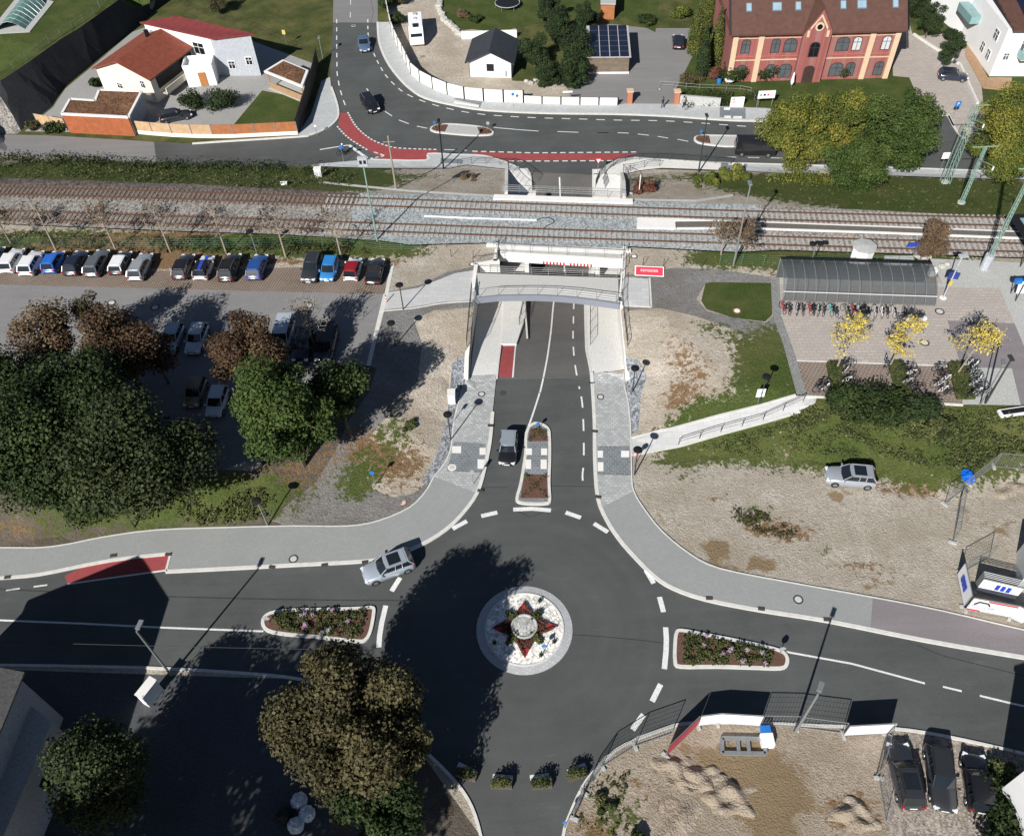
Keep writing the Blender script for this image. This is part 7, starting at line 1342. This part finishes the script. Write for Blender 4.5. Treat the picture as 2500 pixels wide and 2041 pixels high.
def text(s, size, m, parent, loc, rx=math.pi/2, rz=0, name='lettering'):
    cu = bpy.data.curves.new('lettering_curve', 'FONT'); cu.body = s; cu.size = size; cu.align_x = 'CENTER'; cu.align_y = 'CENTER'; cu.extrude = .003
    tmp = bpy.data.objects.new('tmp', cu); COL.objects.link(tmp); bpy.context.view_layer.update(); me = bpy.data.meshes.new_from_object(tmp.evaluated_get(bpy.context.evaluated_depsgraph_get())); bpy.data.objects.remove(tmp)
    me.materials.clear(); me.materials.append(m); o = bpy.data.objects.new(name, me); COL.objects.link(o); o.parent = parent; o.location = loc; o.rotation_euler = (rx or math.pi/2, 0, rz); return o
SBL = mat('sign_blue', (.02,.16,.5), .4, .05, 3); SRD = mat('sign_red', (.5,.02,.03)); SBK = mat('sign_back', (.3,.31,.32), .5, .1, 3)
sign(1459,428,2.1,'tri','give way sign at the north end of the underpass',None,.85,.8); sign(1548,1140,2.0,'disc','round speed sign reading 30 beside the eastern crossing',SRD,.6,.6,txt=('30',.3,BLACK),border=WHITE); sign(1314,1050,1.0,'disc','blue round sign on the tip of the ramp island',SBL,.4,.4); sign(657,1522,1.0,'disc','round sign on the tip of the left flower island',SBK,.55,.55); sign(1904,1596,1.0,'disc','round sign on the tip of the right flower island',SBK,.55,.55)
sign(1062,318,1.2,'disc','round sign at the west tip of the first northern island',SBL,.36,.36); sign(1192,320,1.2,'disc','round sign at the east tip of the first northern island',SBK,.5,.5); sign(1709,340,1.2,'disc','round sign on the island in front of the black van',SBL,.36,.36); sign(916,1185,2.0,'box','blue sign on the straw mound by the path',SBL,.4,.4); sign(1156,1183,2.0,'box','grey post with a slim sign on the west pavement',SBK,.3,.6); sign(1095,1045,2.2,'box','small blue sign on the pole west of the ramp',SBL,.35,.5)
sign(1328,1592,1.2,'disc','blue round sign among the pebbles of the roundabout',SBL,.42,.42); sign(1205,1600,1.2,'disc','sign seen from behind on the left of the roundabout',SBK,.55,.55); sign(1382,1425+30,1.0,'disc','x',SBK) if 0 else None; sign(1378,2022,1.6,'disc','blue and white sign at the bottom road edge',SBL,.36,.36)
sign(2325,290,2.2,'box','blue parking sign over two small dark plates by the side road',SBL,.75,.8,txt=('P',.6,WHITE)); sign(2293,420,2.4,'box','white square board on two posts by the side road',WHITE,.9,.9); sign(2335,365,3.0,'disc','yellowish round sign seen from behind beside the mast',mat('sign_cream', (.5,.47,.3), .5, .1, 3),.8,.8); sign(700,112,2.2,'box','small yellow and white stop sign board on the grass field',mat('sign_yellow', (.6,.5,.15), .5, .1, 3),.5,.7); sign(1253,262,2.0,'disc','blue round sign against the panel wall',SBL,.45,.45)
sign(2223,640,2.4,'box','long blue station name board on the platform',BLUEP,2.2,.5,name='station_sign'); sign(1385,256,2.0,'box','white street name board above the low panel wall',WHITE,1.4,.25); sign(840,398,2.4,'box','blue direction sign by the give way lines',SBL,.6,.25); sign(775,333,1.6,'disc','white post sign on the corner pavement',WHITE,.35,.6)
sign(1850,984,1.5,'box','colourful notice board under the disc lamp on the lawn',WHITE,.8,1.1,name='notice_board',txt=('info',.3,SBL))
# clock, station signpost with blue boards
q = G(2302,728); t = thing('station_signpost', q, 'signpost with two dark blue boards and a yellow sign beside the bike shelter', 'signpost'); MB().lathe((0,0,0), [(.35,0),(.35,.05)], 14).build('base', WHITE, t); MB().tube((0,0,0), (0,0,5.6), .07, None, 8).build('post', GPL, t); MB().box((-.3,0,3.1), (.55,.12,.9), .4).build('board', mat('board_navy', (.03,.05,.2), .5, .05, 3), t); MB().box((.35,0,3.0), (.5,.12,.8), -.3).build('board', mat('board_navy', (.03,.05,.2)), t); MB().box((0,-.1,2.1), (.35,.08,.5)).build('yellow_sign', mat('sign_amber', (.7,.42,.04), .5, .05, 3), t); MB().box((.1,0,5.6), (.9,.5,.12)).build('luminaire', GPL, t)
# red banner lying on a low frame
q = [PV(x, y, 3.0) for x, y in ((1551,652),(1616,653),(1617,672),(1553,669))]; c = sum(q, Vector())/4; t = thing('banner_board', (c.x, c.y, 2.5), 'red construction banner board with white lettering beside the footbridge', 'banner')
A_, B_ = PV(1552,671,2.55), PV(1618,674,2.55); u = (B_-A_).normalized(); bk = Vector((-u.y, u.x, 0)); wl = (B_-A_).length; tl = 1.05; up_ = (Vector((0,0,1))*.3+bk*.95).normalized()
for nm, k0, m in (('frame', .12, WHITE), ('panel', 0, mat('banner_red', (.6,.045,.075), .6, .05, 3))):
    o_ = bk.cross(u)*0; n_ = u.cross(up_); a = [A_-u*k0+up_*(-k0), B_+u*k0+up_*(-k0), B_+u*k0+up_*(tl+k0), A_-u*k0+up_*(tl+k0)]; d = n_*(.0 if nm == 'frame' else .03); mb = MB(); mb.face([p+d for p in a]); mb.face([p+d-n_*.05 for p in a][::-1])
    for i in range(4): mb.face([a[i]+d-n_*.05, a[(i+1) % 4]+d-n_*.05, a[(i+1) % 4]+d, a[i]+d])
    mb.build(nm, m, t, True)
n_ = u.cross(up_); lt = text('REFFEIDER', .42, WHITE, t, (0,0,0)); mw = Matrix((u, up_, n_)).transposed().to_4x4(); mw.translation = A_+u*wl/2+up_*tl*.52+n_*.06-Vector(t.location); lt.matrix_basis = mw
# white octagonal cabin and box
q = G(2098,640); t = thing('octagonal_cabin', q, 'white octagonal cabin with a grey lid by the green fence', 'cabin'); MB().lathe((0,0,-.1), [(1.15,0),(1.2,2.2)], 8).build('wall', WHITE, t); MB().lathe((0,0,2.1), [(1.32,0),(1.32,.14),(.2,.26)], 8).build('lid', CONG, t)
q = G(2190,646); t = thing('cable_cabinet', q, 'long low white cabinet right of the octagonal cabin', 'cabinet'); MB().box((0,0,.35), (2.9,.8,.8), -.05).build('body', WHITE, t); MB().box((0,0,.8), (3.05,.95,.1), -.05).build('lid', CONG, t); 
for px, py, lb, sz in ((1104,980,'white switch cabinet on the west edge of the ramp pavement',(.7,.9,1.3)),(779,432,'white cabinet with scribbled graffiti in the weeds north of the tracks',(.9,.6,1.3)),(375,1700,'white electricity cabinet in the shaded yard',(.7,1.6,1.7)),(2273,672,'small white cabinet under the brown twiggy tree',(.7,.6,.8)),(694,452,'low white concrete marker block in the weeds',(.8,.3,.35))):
    q = G(px, py); t = thing('cabinet', q, lb, 'cabinet'); MB().box((0,0,sz[2]/2), sz, -.5 if 'yard' in lb else 0).build('body', WHITE, t, bev=.03); MB().box((0,0,sz[2]+.03), (sz[0]+.08, sz[1]+.08, .06), -.5 if 'yard' in lb else 0).build('lid', CONW, t)
    if 'graffiti' in lb: text('RU 70', .3, BLUEP, t, (0,-.33,.75))
# information case and white boards at the ivy wall
q = G(1862,262); t = thing('display_case', q, 'white display case on two posts in front of the ivy, beside the yellow green tree', 'display case'); MB().box((.2,0,1.9), (2.4,.15,1.1)).build('case', WHITE, t)
for x, m, s_ in ((-.6,SBK,.35),(-.1,BLACK,.3),(.4,SRD,.25)): MB().box((x,-.09,1.9), (s_,.03,s_)).build('notice', m, t)
for x in (-.9, 1.2): MB().tube((x,0,0), (x,0,1.4), .05).build('post', STEEL, t)
q = G(1798,263); t = thing('white_board', q, 'white roller board with a PE mark leaning in the ivy', 'board'); MB().box((0,.1,.75), (1.9,.25,1.5)).build('panel', WHITE, t); text('PE', .4, BLACK, t, (-.6,-.06,1.25)); MB().box((-.5,-.04,.85), (.5,.02,.12)).build('red_mark', SRD, t)
# station waiting shelters at the right edge
for px, py, z0, sx_, sy_, hh, lb in ((2462,598,2.5,6,5.5,2.9,'dark flat platform shelter roof at the right edge'),(2468,708,2.5,4.5,1.6,2.3,'dark framed display stand with a white poster at the right edge')):
    q = G(px, py+18); t = thing('platform_shelter', q, lb, 'shelter')
    if sy_ > 3: MB().box((sx_/2,0,hh), (sx_,sy_,.25)).build('roof', BLACK, t); MB().box((sx_/2,0,hh+.15), (sx_-1.6,sy_-1.6,.08)).build('roof_glass', SKYG, t)
    else: MB().box((sx_/2,-.2,1.5), (sx_,.1,1.3), 0, Matrix.Rotation(-.3,3,'X')).build('poster', WHITE, t); MB().box((sx_/2,.2,2.2), (sx_+.3,.5,.12)).build('roof', BLACK, t); MB().box((1.0,-.32,1.55), (.5,.05,.4), 0, Matrix.Rotation(-.3,3,'X')).build('green_logo', mat('logo_green', (.02,.25,.15), .5, .1, 3), t); MB().box((-.2,-.1,2.3), (.7,.4,.5)).build('blue_sign', SBL, t)
    for x in (.2, sx_-.2):
        for y in (-sy_/2+.2, sy_/2-.2): MB().tube((x,y,0), (x,y,hh if sy_ > 3 else 2.2), .06).build('post', DSTEEL, t)
# ---------------------------------------------------------------- site fences with banners (lower right) and (right)
def sitefence(px, label, clad=None, hh=2.0, group='mobile site fences', txt=None, seg=None):
    a, b = G(*px[0]), G(*px[1]); t = thing('site_fence', a, label, 'fence panel', group); L = b-a; n = max(1, round(L.length/3.4)); d = L.normalized(); up = Vector((0,0,1))
    for i in range(n):
        p, q = a+L*(i/n), a+L*((i+1)/n); mb = MB(); mb.path([p+up*.1, p+up*hh, q+up*hh, q+up*.1, p+up*.1], .032, 5); mb.build('frame', STEEL, t, True)
        mb = MB(); m_ = int((q-p).length/.22)
        for j in range(1, m_): s = p.lerp(q, j/m_); mb.tube(s+up*.1, s+up*hh, .008, None, 3, False)
        for k_ in range(1, 7): mb.tube(p+up*hh*k_/7, q+up*hh*k_/7, .008, None, 3, False)
        mb.build('wire_mesh', STEEL, t, True)
        c = p; MB().box((c.x, c.y, c.z+.07), (.25,.7,.14), math.atan2(d.y, d.x)).build('foot_block', CONG, t, True)
    if clad:
        s = Vector((-d.y, d.x, 0))*-.05; mb = MB(); o = [a+s+up*.25, b+s+up*.25, b+s+up*(hh-.05), a+s+up*(hh-.05)]; mb.face(o); mb.face([p-s*1.9 for p in o][::-1]); mb.build('banner', clad, t, True)
    return t, a, b, d
BW_ = mat('banner_white', (.72,.73,.74), .6, .05, 2); BR_ = mat('banner_pink_red', (.45,.06,.08), .6, .05, 2)
for i, (p, q, lb, c) in enumerate((((1400,1998),(1425,1935),'site fence rising from the bottom road edge',None),((1425,1935),(1470,1872),'site fence beside the green weeds',None),((1470,1872),(1550,1822),'bent site fence along the curving kerb',None),((1550,1822),(1640,1790),'site fence before the red banner',None),((1625,1846),(1700,1773),'site fence panel clad in a red banner',BR_),
    ((1704,1772),(1752,1766),'short white banner fence panel by the kerb',BW_),((1752,1766),(1852,1772),'long white banner fence panel facing the road',BW_),((1856,1772),(1942,1774),'open site fence panel left of the tall lamp',None),((1945,1776),(2055,1790),'open site fence panel right of the tall lamp',None),((2058,1796),(2170,1790),'white banner fence panel left of the dark estate',BW_),((2165,1795),(2138,1895),'site fence running down beside the dark estate car',None),((2145,1900),(2162,2005),'site fence at the bottom beside the parked cars',None))):
    t, a, b, d = sitefence((p, q), lb, c)
t, a, b, d = sitefence(((2352,1482),(2336,1405)), 'white banner fence turned sideways with three blue bars', BW_); up = Vector((0,0,1)); s = Vector((-d.y, d.x, 0))
if s.x > 0: s = -s
for j in range(3): p = a.lerp(b, .35+.15*j)+s*.12+up*1.2; MB().box(p, (.05,.3,.75), math.atan2(d.y, d.x)+math.pi/2).build('blue_bar', BLUEP, t, True)
t, a, b, d = sitefence(((2356,1488),(2462,1508)), 'white banner fence reading STADLER with red edge strips', BW_); s = Vector((d.y, -d.x, 0)); ang = math.atan2(d.y, d.x)
mw = lambda u, z: a+(b-a)*u+s*.1+up*z-Vector(t.location)
text('STADLER', .5, GPL, t, mw(.27,.85), math.pi/2, ang); text('Bauunternehmen', .2, GPL, t, mw(.7,1.25), math.pi/2, ang); text('Hoch- und Tiefbau', .2, GPL, t, mw(.7,.95), math.pi/2, ang)
for u0, u1, z in ((0,.3,.32),(.35,1,1.85)): p = a.lerp(b, (u0+u1)/2)+s*.09+up*z; MB().box(p, ((b-a).length*(u1-u0),.02,.16), ang).build('red_strip', SRD, t, True)
mb = MB(); pr_ = [a.lerp(b, .08)+s*.11+up*1.2, a.lerp(b,.16)+s*.11+up*1.65, a.lerp(b,.36)+s*.11+up*1.6, a.lerp(b,.42)+s*.11+up*1.3]; mb.path(pr_, .07, 4); mb.build('excavator_arm_logo', BLACK, t, True)
sitefence(((2464,1508),(2495,1522)), 'short white banner fence next to the STADLER banner', BW_); t, a, b, d = sitefence(((2380,1442),(2475,1465)), 'stack of leaning site fence panels with three blue bars on the front banner', BW_); s = Vector((d.y, -d.x, 0))
for j in range(3): p = a.lerp(b, .42+.14*j)+s*.1+up*1.3; MB().box(p, (.28,.03,.7), math.atan2(d.y, d.x)).build('blue_bar', BLUEP, t, True)
for j in range(4): o = Vector((-d.y, d.x, 0))*(.15+.16*j); mb = MB(); mb.path([a+o+up*.1, a+o+up*2.05, b+o+up*2.05, b+o+up*.1], .035, 4); mb.build('spare_frame', STEEL, t, True)
sitefence(((2306,1232),(2425,1138)), 'site fence with a blue sheet on it along the overgrown slope'); sitefence(((2425,1140),(2498,1146)), 'site fence at the right edge above the soil heap'); sitefence(((2325,1325),(2342,1222)), 'site fence standing out into the gravel lot'); sitefence(((2345,1400),(2415,1362)), 'site fence corner behind the sideways banner')
q = G(2362,1165); t = thing('blue_sheet', q, 'crumpled bright blue plastic sheet on the slope beside the site fence', 'tarpaulin'); bm = bmesh.new(); bmesh.ops.create_icosphere(bm, subdivisions=3, radius=.75); rs = random.Random(4)
for v in bm.verts: v.co *= rs.uniform(.75, 1.15); v.co.z = abs(v.co.z)*.8; v.co.x *= .8
me = bpy.data.meshes.new('sheet'); bm.to_mesh(me); bm.free(); addmesh('sheet', me, mat('tarp_blue', (.01,.14,.65), .4, .1, 2), t)
# site office at right edge
A_ = G(2475,1445); t = thing('site_office', A_, 'grey site container with white base at the right edge of the gravel lot', 'container'); pq = [G(*p) for p in ((2478,1438),(2481,1350),(2560,1300),(2580,1400))]
MB().prism([(p.x, p.y) for p in pq], -.05, 2.5).build('wall', WHITE, t, True); MB().prism([(p.x, p.y) for p in pq], 2.5, 2.62).build('roof', CONG, t, True); MB().prism([tuple((p.x*.92+sum(k.x for k in pq)/4*.08, p.y*.92+sum(k.y for k in pq)/4*.08)) for p in pq], 2.62, 2.66).build('roof_panel', GPL, t, True)
# steel bed frame on site, boxes
a = thing('steel_frame', G(1822,1822), 'grey steel frame with three bays lying on the building site', 'frame'); c4 = [G(*p) for p in ((1762,1840),(1868,1842),(1862,1806),(1762,1804))]
for i in range(4): mb = MB(); beam(mb, c4[i].xy, c4[(i+1) % 4].xy, .28, .05, .3); mb.build('beam', STEEL, a, True)
for u in (.38, .62): mb = MB(); beam(mb, c4[0].lerp(c4[1], u).xy, c4[3].lerp(c4[2], u).xy, .26, .06, .29); mb.build('crossbeam', STEEL, a, True)
q = G(1868,1802); t = thing('site_box', q, 'white box with a blue lid beside the steel frame', 'box'); MB().box((0,-.3,.35), (.9,.9,.7)).build('box', WHITE, t); MB().box((0,.45,.6), (.75,.5,.25)).build('blue_lid', SBL, t)
def mound(px, py, rx, ry, hh, m, label, sd, kind='heap'):
    q = G(px, py); bm = bmesh.new(); bmesh.ops.create_grid(bm, x_segments=26, y_segments=26, size=1); rs = random.Random(sd)
    for v in bm.verts:
        d = (v.co.x*(1+.25*math.sin(v.co.y*4+sd)))**2+(v.co.y*(1+.3*math.cos(v.co.x*5+sd)))**2; w = max(0, 1-d); v.co.z = hh*.6*w**.9*(.6+.5*math.sin(v.co.x*4+sd)*math.cos(v.co.y*5+sd)+.1*math.sin(v.co.x*9)*math.sin(v.co.y*7+sd))+rs.uniform(-.025,.025)*min(1, w*2)-.04; v.co.x *= rx; v.co.y *= ry
    me = bpy.data.meshes.new('heap'); bm.to_mesh(me); bm.free(); me.materials.append(m); a = me.color_attributes.new('cover', 'FLOAT_COLOR', 'POINT'); a.data.foreach_set('color', [0, 0, 0, 1]*len(me.vertices)); o = bpy.data.objects.new('soil_heap', me); COL.objects.link(o); o.location = q; o.rotation_euler = (0,0,rs.uniform(0,3)); tag(o, label, 'heap', 'heaps of soil')
mound(1700,1900,1.7,1.2,.9,G_S,'gravel heap right of the shadow on the building site',1); mound(1775,1945,2.0,1.4,1.1,G_S,'largest gravel heap in the middle of the building site',2); mound(2085,1990,1.8,1.2,.9,G_S,'dark sided soil heap near the lower site fence',3); mound(1650,1880,1.8,1.3,.7,G_S,'low soil heap below the red banner',4); mound(2460,1190,2.0,1.4,.5,G_S,'grey soil heap by the fence at the right edge',6); mound(1660,2010,2.2,1.6,.5,G_S,'low soil heap at the bottom of the site',7)
# planters at the bottom
for i, (px, py, lb) in enumerate(((1140,1893,'shaded planter box shrub under the olive tree'),(1225,1916,'planter box shrub on the second give way dash'),(1322,1916,'planter box shrub on the third give way dash'),(1408,1893,'planter box shrub nearest the site fence'))):
    q = G(px, py); t = thing('planter', q, lb, 'planter', 'planters closing the side street'); MB().box((0,0,.25), (1.5,.6,.5), (-.3,-.05,.05,.3)[i]).build('box', mat('planter_wood', (.1,.08,.06), .8, .2, 2), t); addmesh('plants', leafmesh('plants', [(-.4,0,.7),(0,.05,.75),(.4,0,.7),(.1,-.1,.85)], [.42]*4, 700, .12, 400+i), L_ER, t)
BAGM = mat('bag_white', (.6,.62,.64), .6, .1, 2, fine=3)
for i, (px, py) in enumerate(((752,1990),(725,2018),(733,1958),(695,1995))):
    q = G(px, py); bm = bmesh.new(); bmesh.ops.create_icosphere(bm, subdivisions=3, radius=.6); rs = random.Random(60+i)
    for v in bm.verts: v.co *= rs.uniform(.85, 1.08); v.co.z = max(v.co.z, -.3)
    me = bpy.data.meshes.new('bulk_bag'); bm.to_mesh(me); bm.free(); me.materials.append(BAGM if i != 3 else BLACK); o = bpy.data.objects.new('bulk_bag', me); COL.objects.link(o); o.location = q+Vector((0,0,.35)); tag(o, ('white bulk bag by the olive tree, middle of three','white bulk bag by the olive tree at the bottom','pale bulk bag by the olive tree, topmost','black bag left of the white bulk bags')[i], 'bag', 'bulk bags')
tr_ = [V2d(P(*p, 0)) for p in ((2150,1010),(2500,985))]
q = G(2480,1008); t = thing('trough', q, 'white edged dark trough in the slope at the right edge', 'trough'); MB().box((0,0,.2), (3.4,.8,.3), .12).build('rim', WHITE, t); MB().box((0,0,.26), (3.0,.55,.22), .12).build('inside', BLACK, t)
# folded parasol, barrel, table by the villa
q = G(1931,215); t = thing('parasol', q, 'closed white parasol beside the brick villa door', 'parasol'); MB().tube((0,0,0), (0,0,.6), .04).build('pole', STEEL, t); MB().lathe((0,0,.5), [(.12,0),(.26,.4),(.12,1.6),(.03,1.9)], 12).build('canopy', WHITE, t)
q = G(1755,204); t = thing('water_barrel', q, 'blue barrel at the foot of the corner pilaster', 'barrel'); MB().lathe((0,0,0), [(.3,0),(.33,.4),(.3,.85)], 14).build('body', SBL, t); MB().lathe((0,0,.85), [(.28,0),(.28,.04)], 14).build('lid', BLACK, t)
q = G(1779,207); t = thing('garden_table', q, 'round white garden table on the villa lawn', 'table'); MB().lathe((0,0,.7), [(.7,0),(.7,.05)], 20).build('top', WHITE, t); MB().tube((0,0,0), (0,0,.7), .05).build('leg', STEEL, t)
q = G(2010,280); 
# delineator, ballast signs and small posts along the railway gravel
for i, (x, y) in enumerate(((1048,625),(1102,628),(1156,630),(1570,648),(1620,650),(1668,652),(1714,652))): q = G(x, y); o = MB().tube((0,0,-.1), (0,0,1.1), .035, None, 5).build('marker_post', DSTEEL); o.location = q; tag(o, 'thin dark marker post on the gravel, %s %s the rail bridge' % (('first','second','third','first','second','third','fourth')[i], 'west of' if i < 3 else 'east of'), 'post', 'marker posts')
q = G(1560,472); o = MB().tube((0,0,-.1), (0,0,2.6), .06, None, 6).build('marker_post', CONW); o.location = q; tag(o, 'white post standing by the parapet north of the tracks', 'post')
q = G(944,738)
t = thing('bollard', q, 'red and white striped bollard at the end of the paver path', 'bollard')
for i in range(5): MB().tube((0,0,i*.2), (0,0,(i+1)*.2), .06, None, 8).build('band', WHITE if i % 2 else RW1, t)
cb = MB(); a_, b_ = PV(-60,1622,1.2), PV(700,1650,6.0)
pts = [Vector((-60+70*i/20, 27.2-.0*i-.5*math.sin(math.pi*i/20)*0, 8.2-1.2*math.sin(math.pi*i/20))) for i in range(21)]
o = cb.path([Vector((-75+4*i, 33.0-.33*i*.9, 6.5-1.3*math.sin(math.pi*i/24))) for i in range(17)], .02, 4).build('overhead_cable', BLACK); tag(o, 'thin black overhead cable crossing the left road', 'cable')
# ---------------------------------------------------------------- people
SKIN = mat('skin', (.45,.28,.2), .6, .05, 3); HAIR = mat('hair_dark', (.03,.02,.015), .7, .1, 4)
def person(loc, rz, label, pose, top, legs, hair=HAIR, helmet=None, hs=1.0):
    t = thing('person', loc, label, 'person', None, rz)
    J = {'pelvis':(0,0,.95),'chest':(.02,0,1.3),'neck':(.03,0,1.5),'head':(.05,0,1.66),'shl':(0,.19,1.43),'shr':(0,-.19,1.43),'ell':(.04,.25,1.15),'elr':(-.02,-.25,1.15),'hal':(.15,.24,.92),'har':(.04,-.26,.9),'hil':(0,.1,.9),'hir':(0,-.1,.9),'knl':(.14,.1,.5),'knr':(-.06,-.1,.48),'fol':(.12,.1,.07),'for':(-.24,-.1,.1),'tol':(.28,.1,.04),'tor':(-.08,-.1,.04)}
    J.update(pose); R_ = {'pelvis':.155,'chest':.165,'neck':.06,'head':.105,'shl':.075,'shr':.075,'ell':.05,'elr':.05,'hal':.035,'har':.035,'hil':.1,'hir':.1,'knl':.065,'knr':.065,'fol':.045,'for':.045,'tol':.04,'tor':.04}
    E = [('pelvis','chest'),('chest','neck'),('neck','head'),('chest','shl'),('shl','ell'),('ell','hal'),('chest','shr'),('shr','elr'),('elr','har'),('pelvis','hil'),('hil','knl'),('knl','fol'),('fol','tol'),('pelvis','hir'),('hir','knr'),('knr','for'),('for','tor')]
    K_ = list(J); me = bpy.data.meshes.new('body'); me.from_pydata([J[k] for k in K_], [(K_.index(a), K_.index(b)) for a, b in E], []); o = bpy.data.objects.new('body', me); COL.objects.link(o); o.parent = t
    sk = o.modifiers.new('skin', 'SKIN'); sv = me.skin_vertices[0].data if me.skin_vertices else None
    if sv is None:
        bm = bmesh.new(); bm.from_mesh(me); bm.verts.layers.skin.verify(); bm.to_mesh(me); bm.free(); sv = me.skin_vertices[0].data
    for i, k in enumerate(K_): sv[i].radius = (R_[k], R_[k]); sv[i].use_root = (k == 'pelvis')
    o.modifiers.new('sub', 'SUBSURF').levels = 1; o.modifiers['sub'].render_levels = 1
    m, nt_, bs = newmat('clothed_'+label[:12]); tc = N(nt_, 'ShaderNodeTexCoord'); sx = N(nt_, 'ShaderNodeSeparateXYZ'); nt_.links.new(tc.outputs['Object'], sx.inputs[0]); r = N(nt_, 'ShaderNodeValToRGB'); r.color_ramp.interpolation = 'CONSTANT'; e = r.color_ramp.elements
    mp = N(nt_, 'ShaderNodeMath', operation='MULTIPLY', inp={1: .5}); nt_.links.new(sx.outputs[2], mp.inputs[0]); nt_.links.new(mp.outputs[0], r.inputs[0]); e[0].position = 0; e[0].color = (.03,.03,.03,1); e[1].position = .06; e[1].color = (*legs, 1); k = e.new((J['pelvis'][2]-.02)/2); k.color = (*top, 1); k = e.new((J['neck'][2]+.02)/2); k.color = (.45,.28,.2,1); nt_.links.new(r.outputs[0], bs.inputs['Base Color']); me.materials.append(m)
    hx, hy, hz = J['head']; bm = bmesh.new(); bmesh.ops.create_uvsphere(bm, u_segments=14, v_segments=9, radius=.125); 
    for v in bm.verts: v.co.x *= 1.1; v.co += Vector((hx-.02, hy, hz+.04))
    bmesh.ops.delete(bm, geom=[v for v in bm.verts if v.co.z < hz-.02 and v.co.x > hx-.06 or v.co.z < hz-.07], context='VERTS'); me2 = bpy.data.meshes.new('hair'); bm.to_mesh(me2); bm.free(); addmesh('helmet' if helmet else 'hair', me2, helmet or hair, t)
    for h_ in ('hal','har'):
        b_ = Vector(J[h_])
        mb = MB()
        for i in range(4): mb.tube(b_+Vector((0,(i-1.5)*.018,-.02)), b_+Vector((.02,(i-1.5)*.02,-.09+abs(i-1.5)*.008)), .009, .007, 4)
        mb.tube(b_+Vector((.01,0,0)), b_+Vector((.045,0,-.05)), .01, .008, 4); mb.build('hand', SKIN, t)
    return t
person(G(1617,266), 2.6, 'person in dark jacket and blue trousers walking with bent arm on the north pavement', {'hal':(.25,.2,1.15)}, (.015,.015,.02), (.05,.09,.2))
person(G(1667,264), .6, 'person in pale top and black trousers pushing something near the brick pillar', {'hal':(.35,.15,1.05),'har':(.35,-.15,1.05),'ell':(.12,.24,1.15),'elr':(.12,-.24,1.15)}, (.35,.33,.3), (.015,.015,.015))
q = G(838,380); hd = head((815,378),(865,372)); bk_ = copy_tree(protos[0]); bk_.location = (q.x, q.y, q.z+.03); bk_.rotation_euler = (0,0,hd); bk_['label'] = 'black bicycle being ridden through the give way lines'; bk_['group'] = 'ridden bicycle'
del bk_['group']
person((q.x, q.y, q.z+.08), hd, 'cyclist in blue jacket and white helmet riding by the red lane', {'pelvis':(-.2,0,.95),'chest':(-.02,0,1.28),'neck':(.08,0,1.46),'head':(.14,0,1.58),'shl':(.03,.18,1.38),'shr':(.03,-.18,1.38),'ell':(.2,.24,1.15),'elr':(.2,-.24,1.15),'hal':(.36,.24,1.0),'har':(.36,-.24,1.0),'hil':(-.18,.1,.9),'hir':(-.18,-.1,.9),'knl':(.12,.11,.72),'knr':(.1,-.11,.5),'fol':(-.05,.11,.35),'for':(-.1,-.11,.14),'tol':(.1,.11,.33),'tor':(.05,-.11,.12)}, (.02,.2,.45), (.02,.02,.03), helmet=WHITE)
q = G(1682,268); bp_ = copy_tree(protos[0]); bp_.location = (q.x, q.y, q.z+.12); bp_.rotation_euler = (0,0,.5); bp_['label'] = 'black bicycle pushed by the person near the brick pillar'
if 'group' in bp_: del bp_['group']
# empty the unused prototypes
for i, p_ in enumerate(protos):
    if not used[i]:
        for c_ in list(p_.children): bpy.data.objects.remove(c_)
        bpy.data.objects.remove(p_)
# seams and repair patches in the asphalt
SEAM = mat('asphalt_seam', (.028,.028,.03), .9, .1, 3); PATCH = mat('asphalt_patch', (.045,.046,.048), .9, .1, 3, fine=9)
for px in ([(1398,1549),(1460,1553),(1560,1562),(1625,1570)],[(1000,1189),(1100,1190),(1238,1190)],[(1345,1187),(1400,1187),(1455,1188)],[(130,384),(470,380),(650,392)],[(905,60),(912,30),(905,0)],[(2240,1575),(2300,1600),(2500,1650)],[(1258,1246),(1295,1262),(1345,1244)]): mark(px, .05, mt=SEAM, name='asphalt_seam', up=.008)
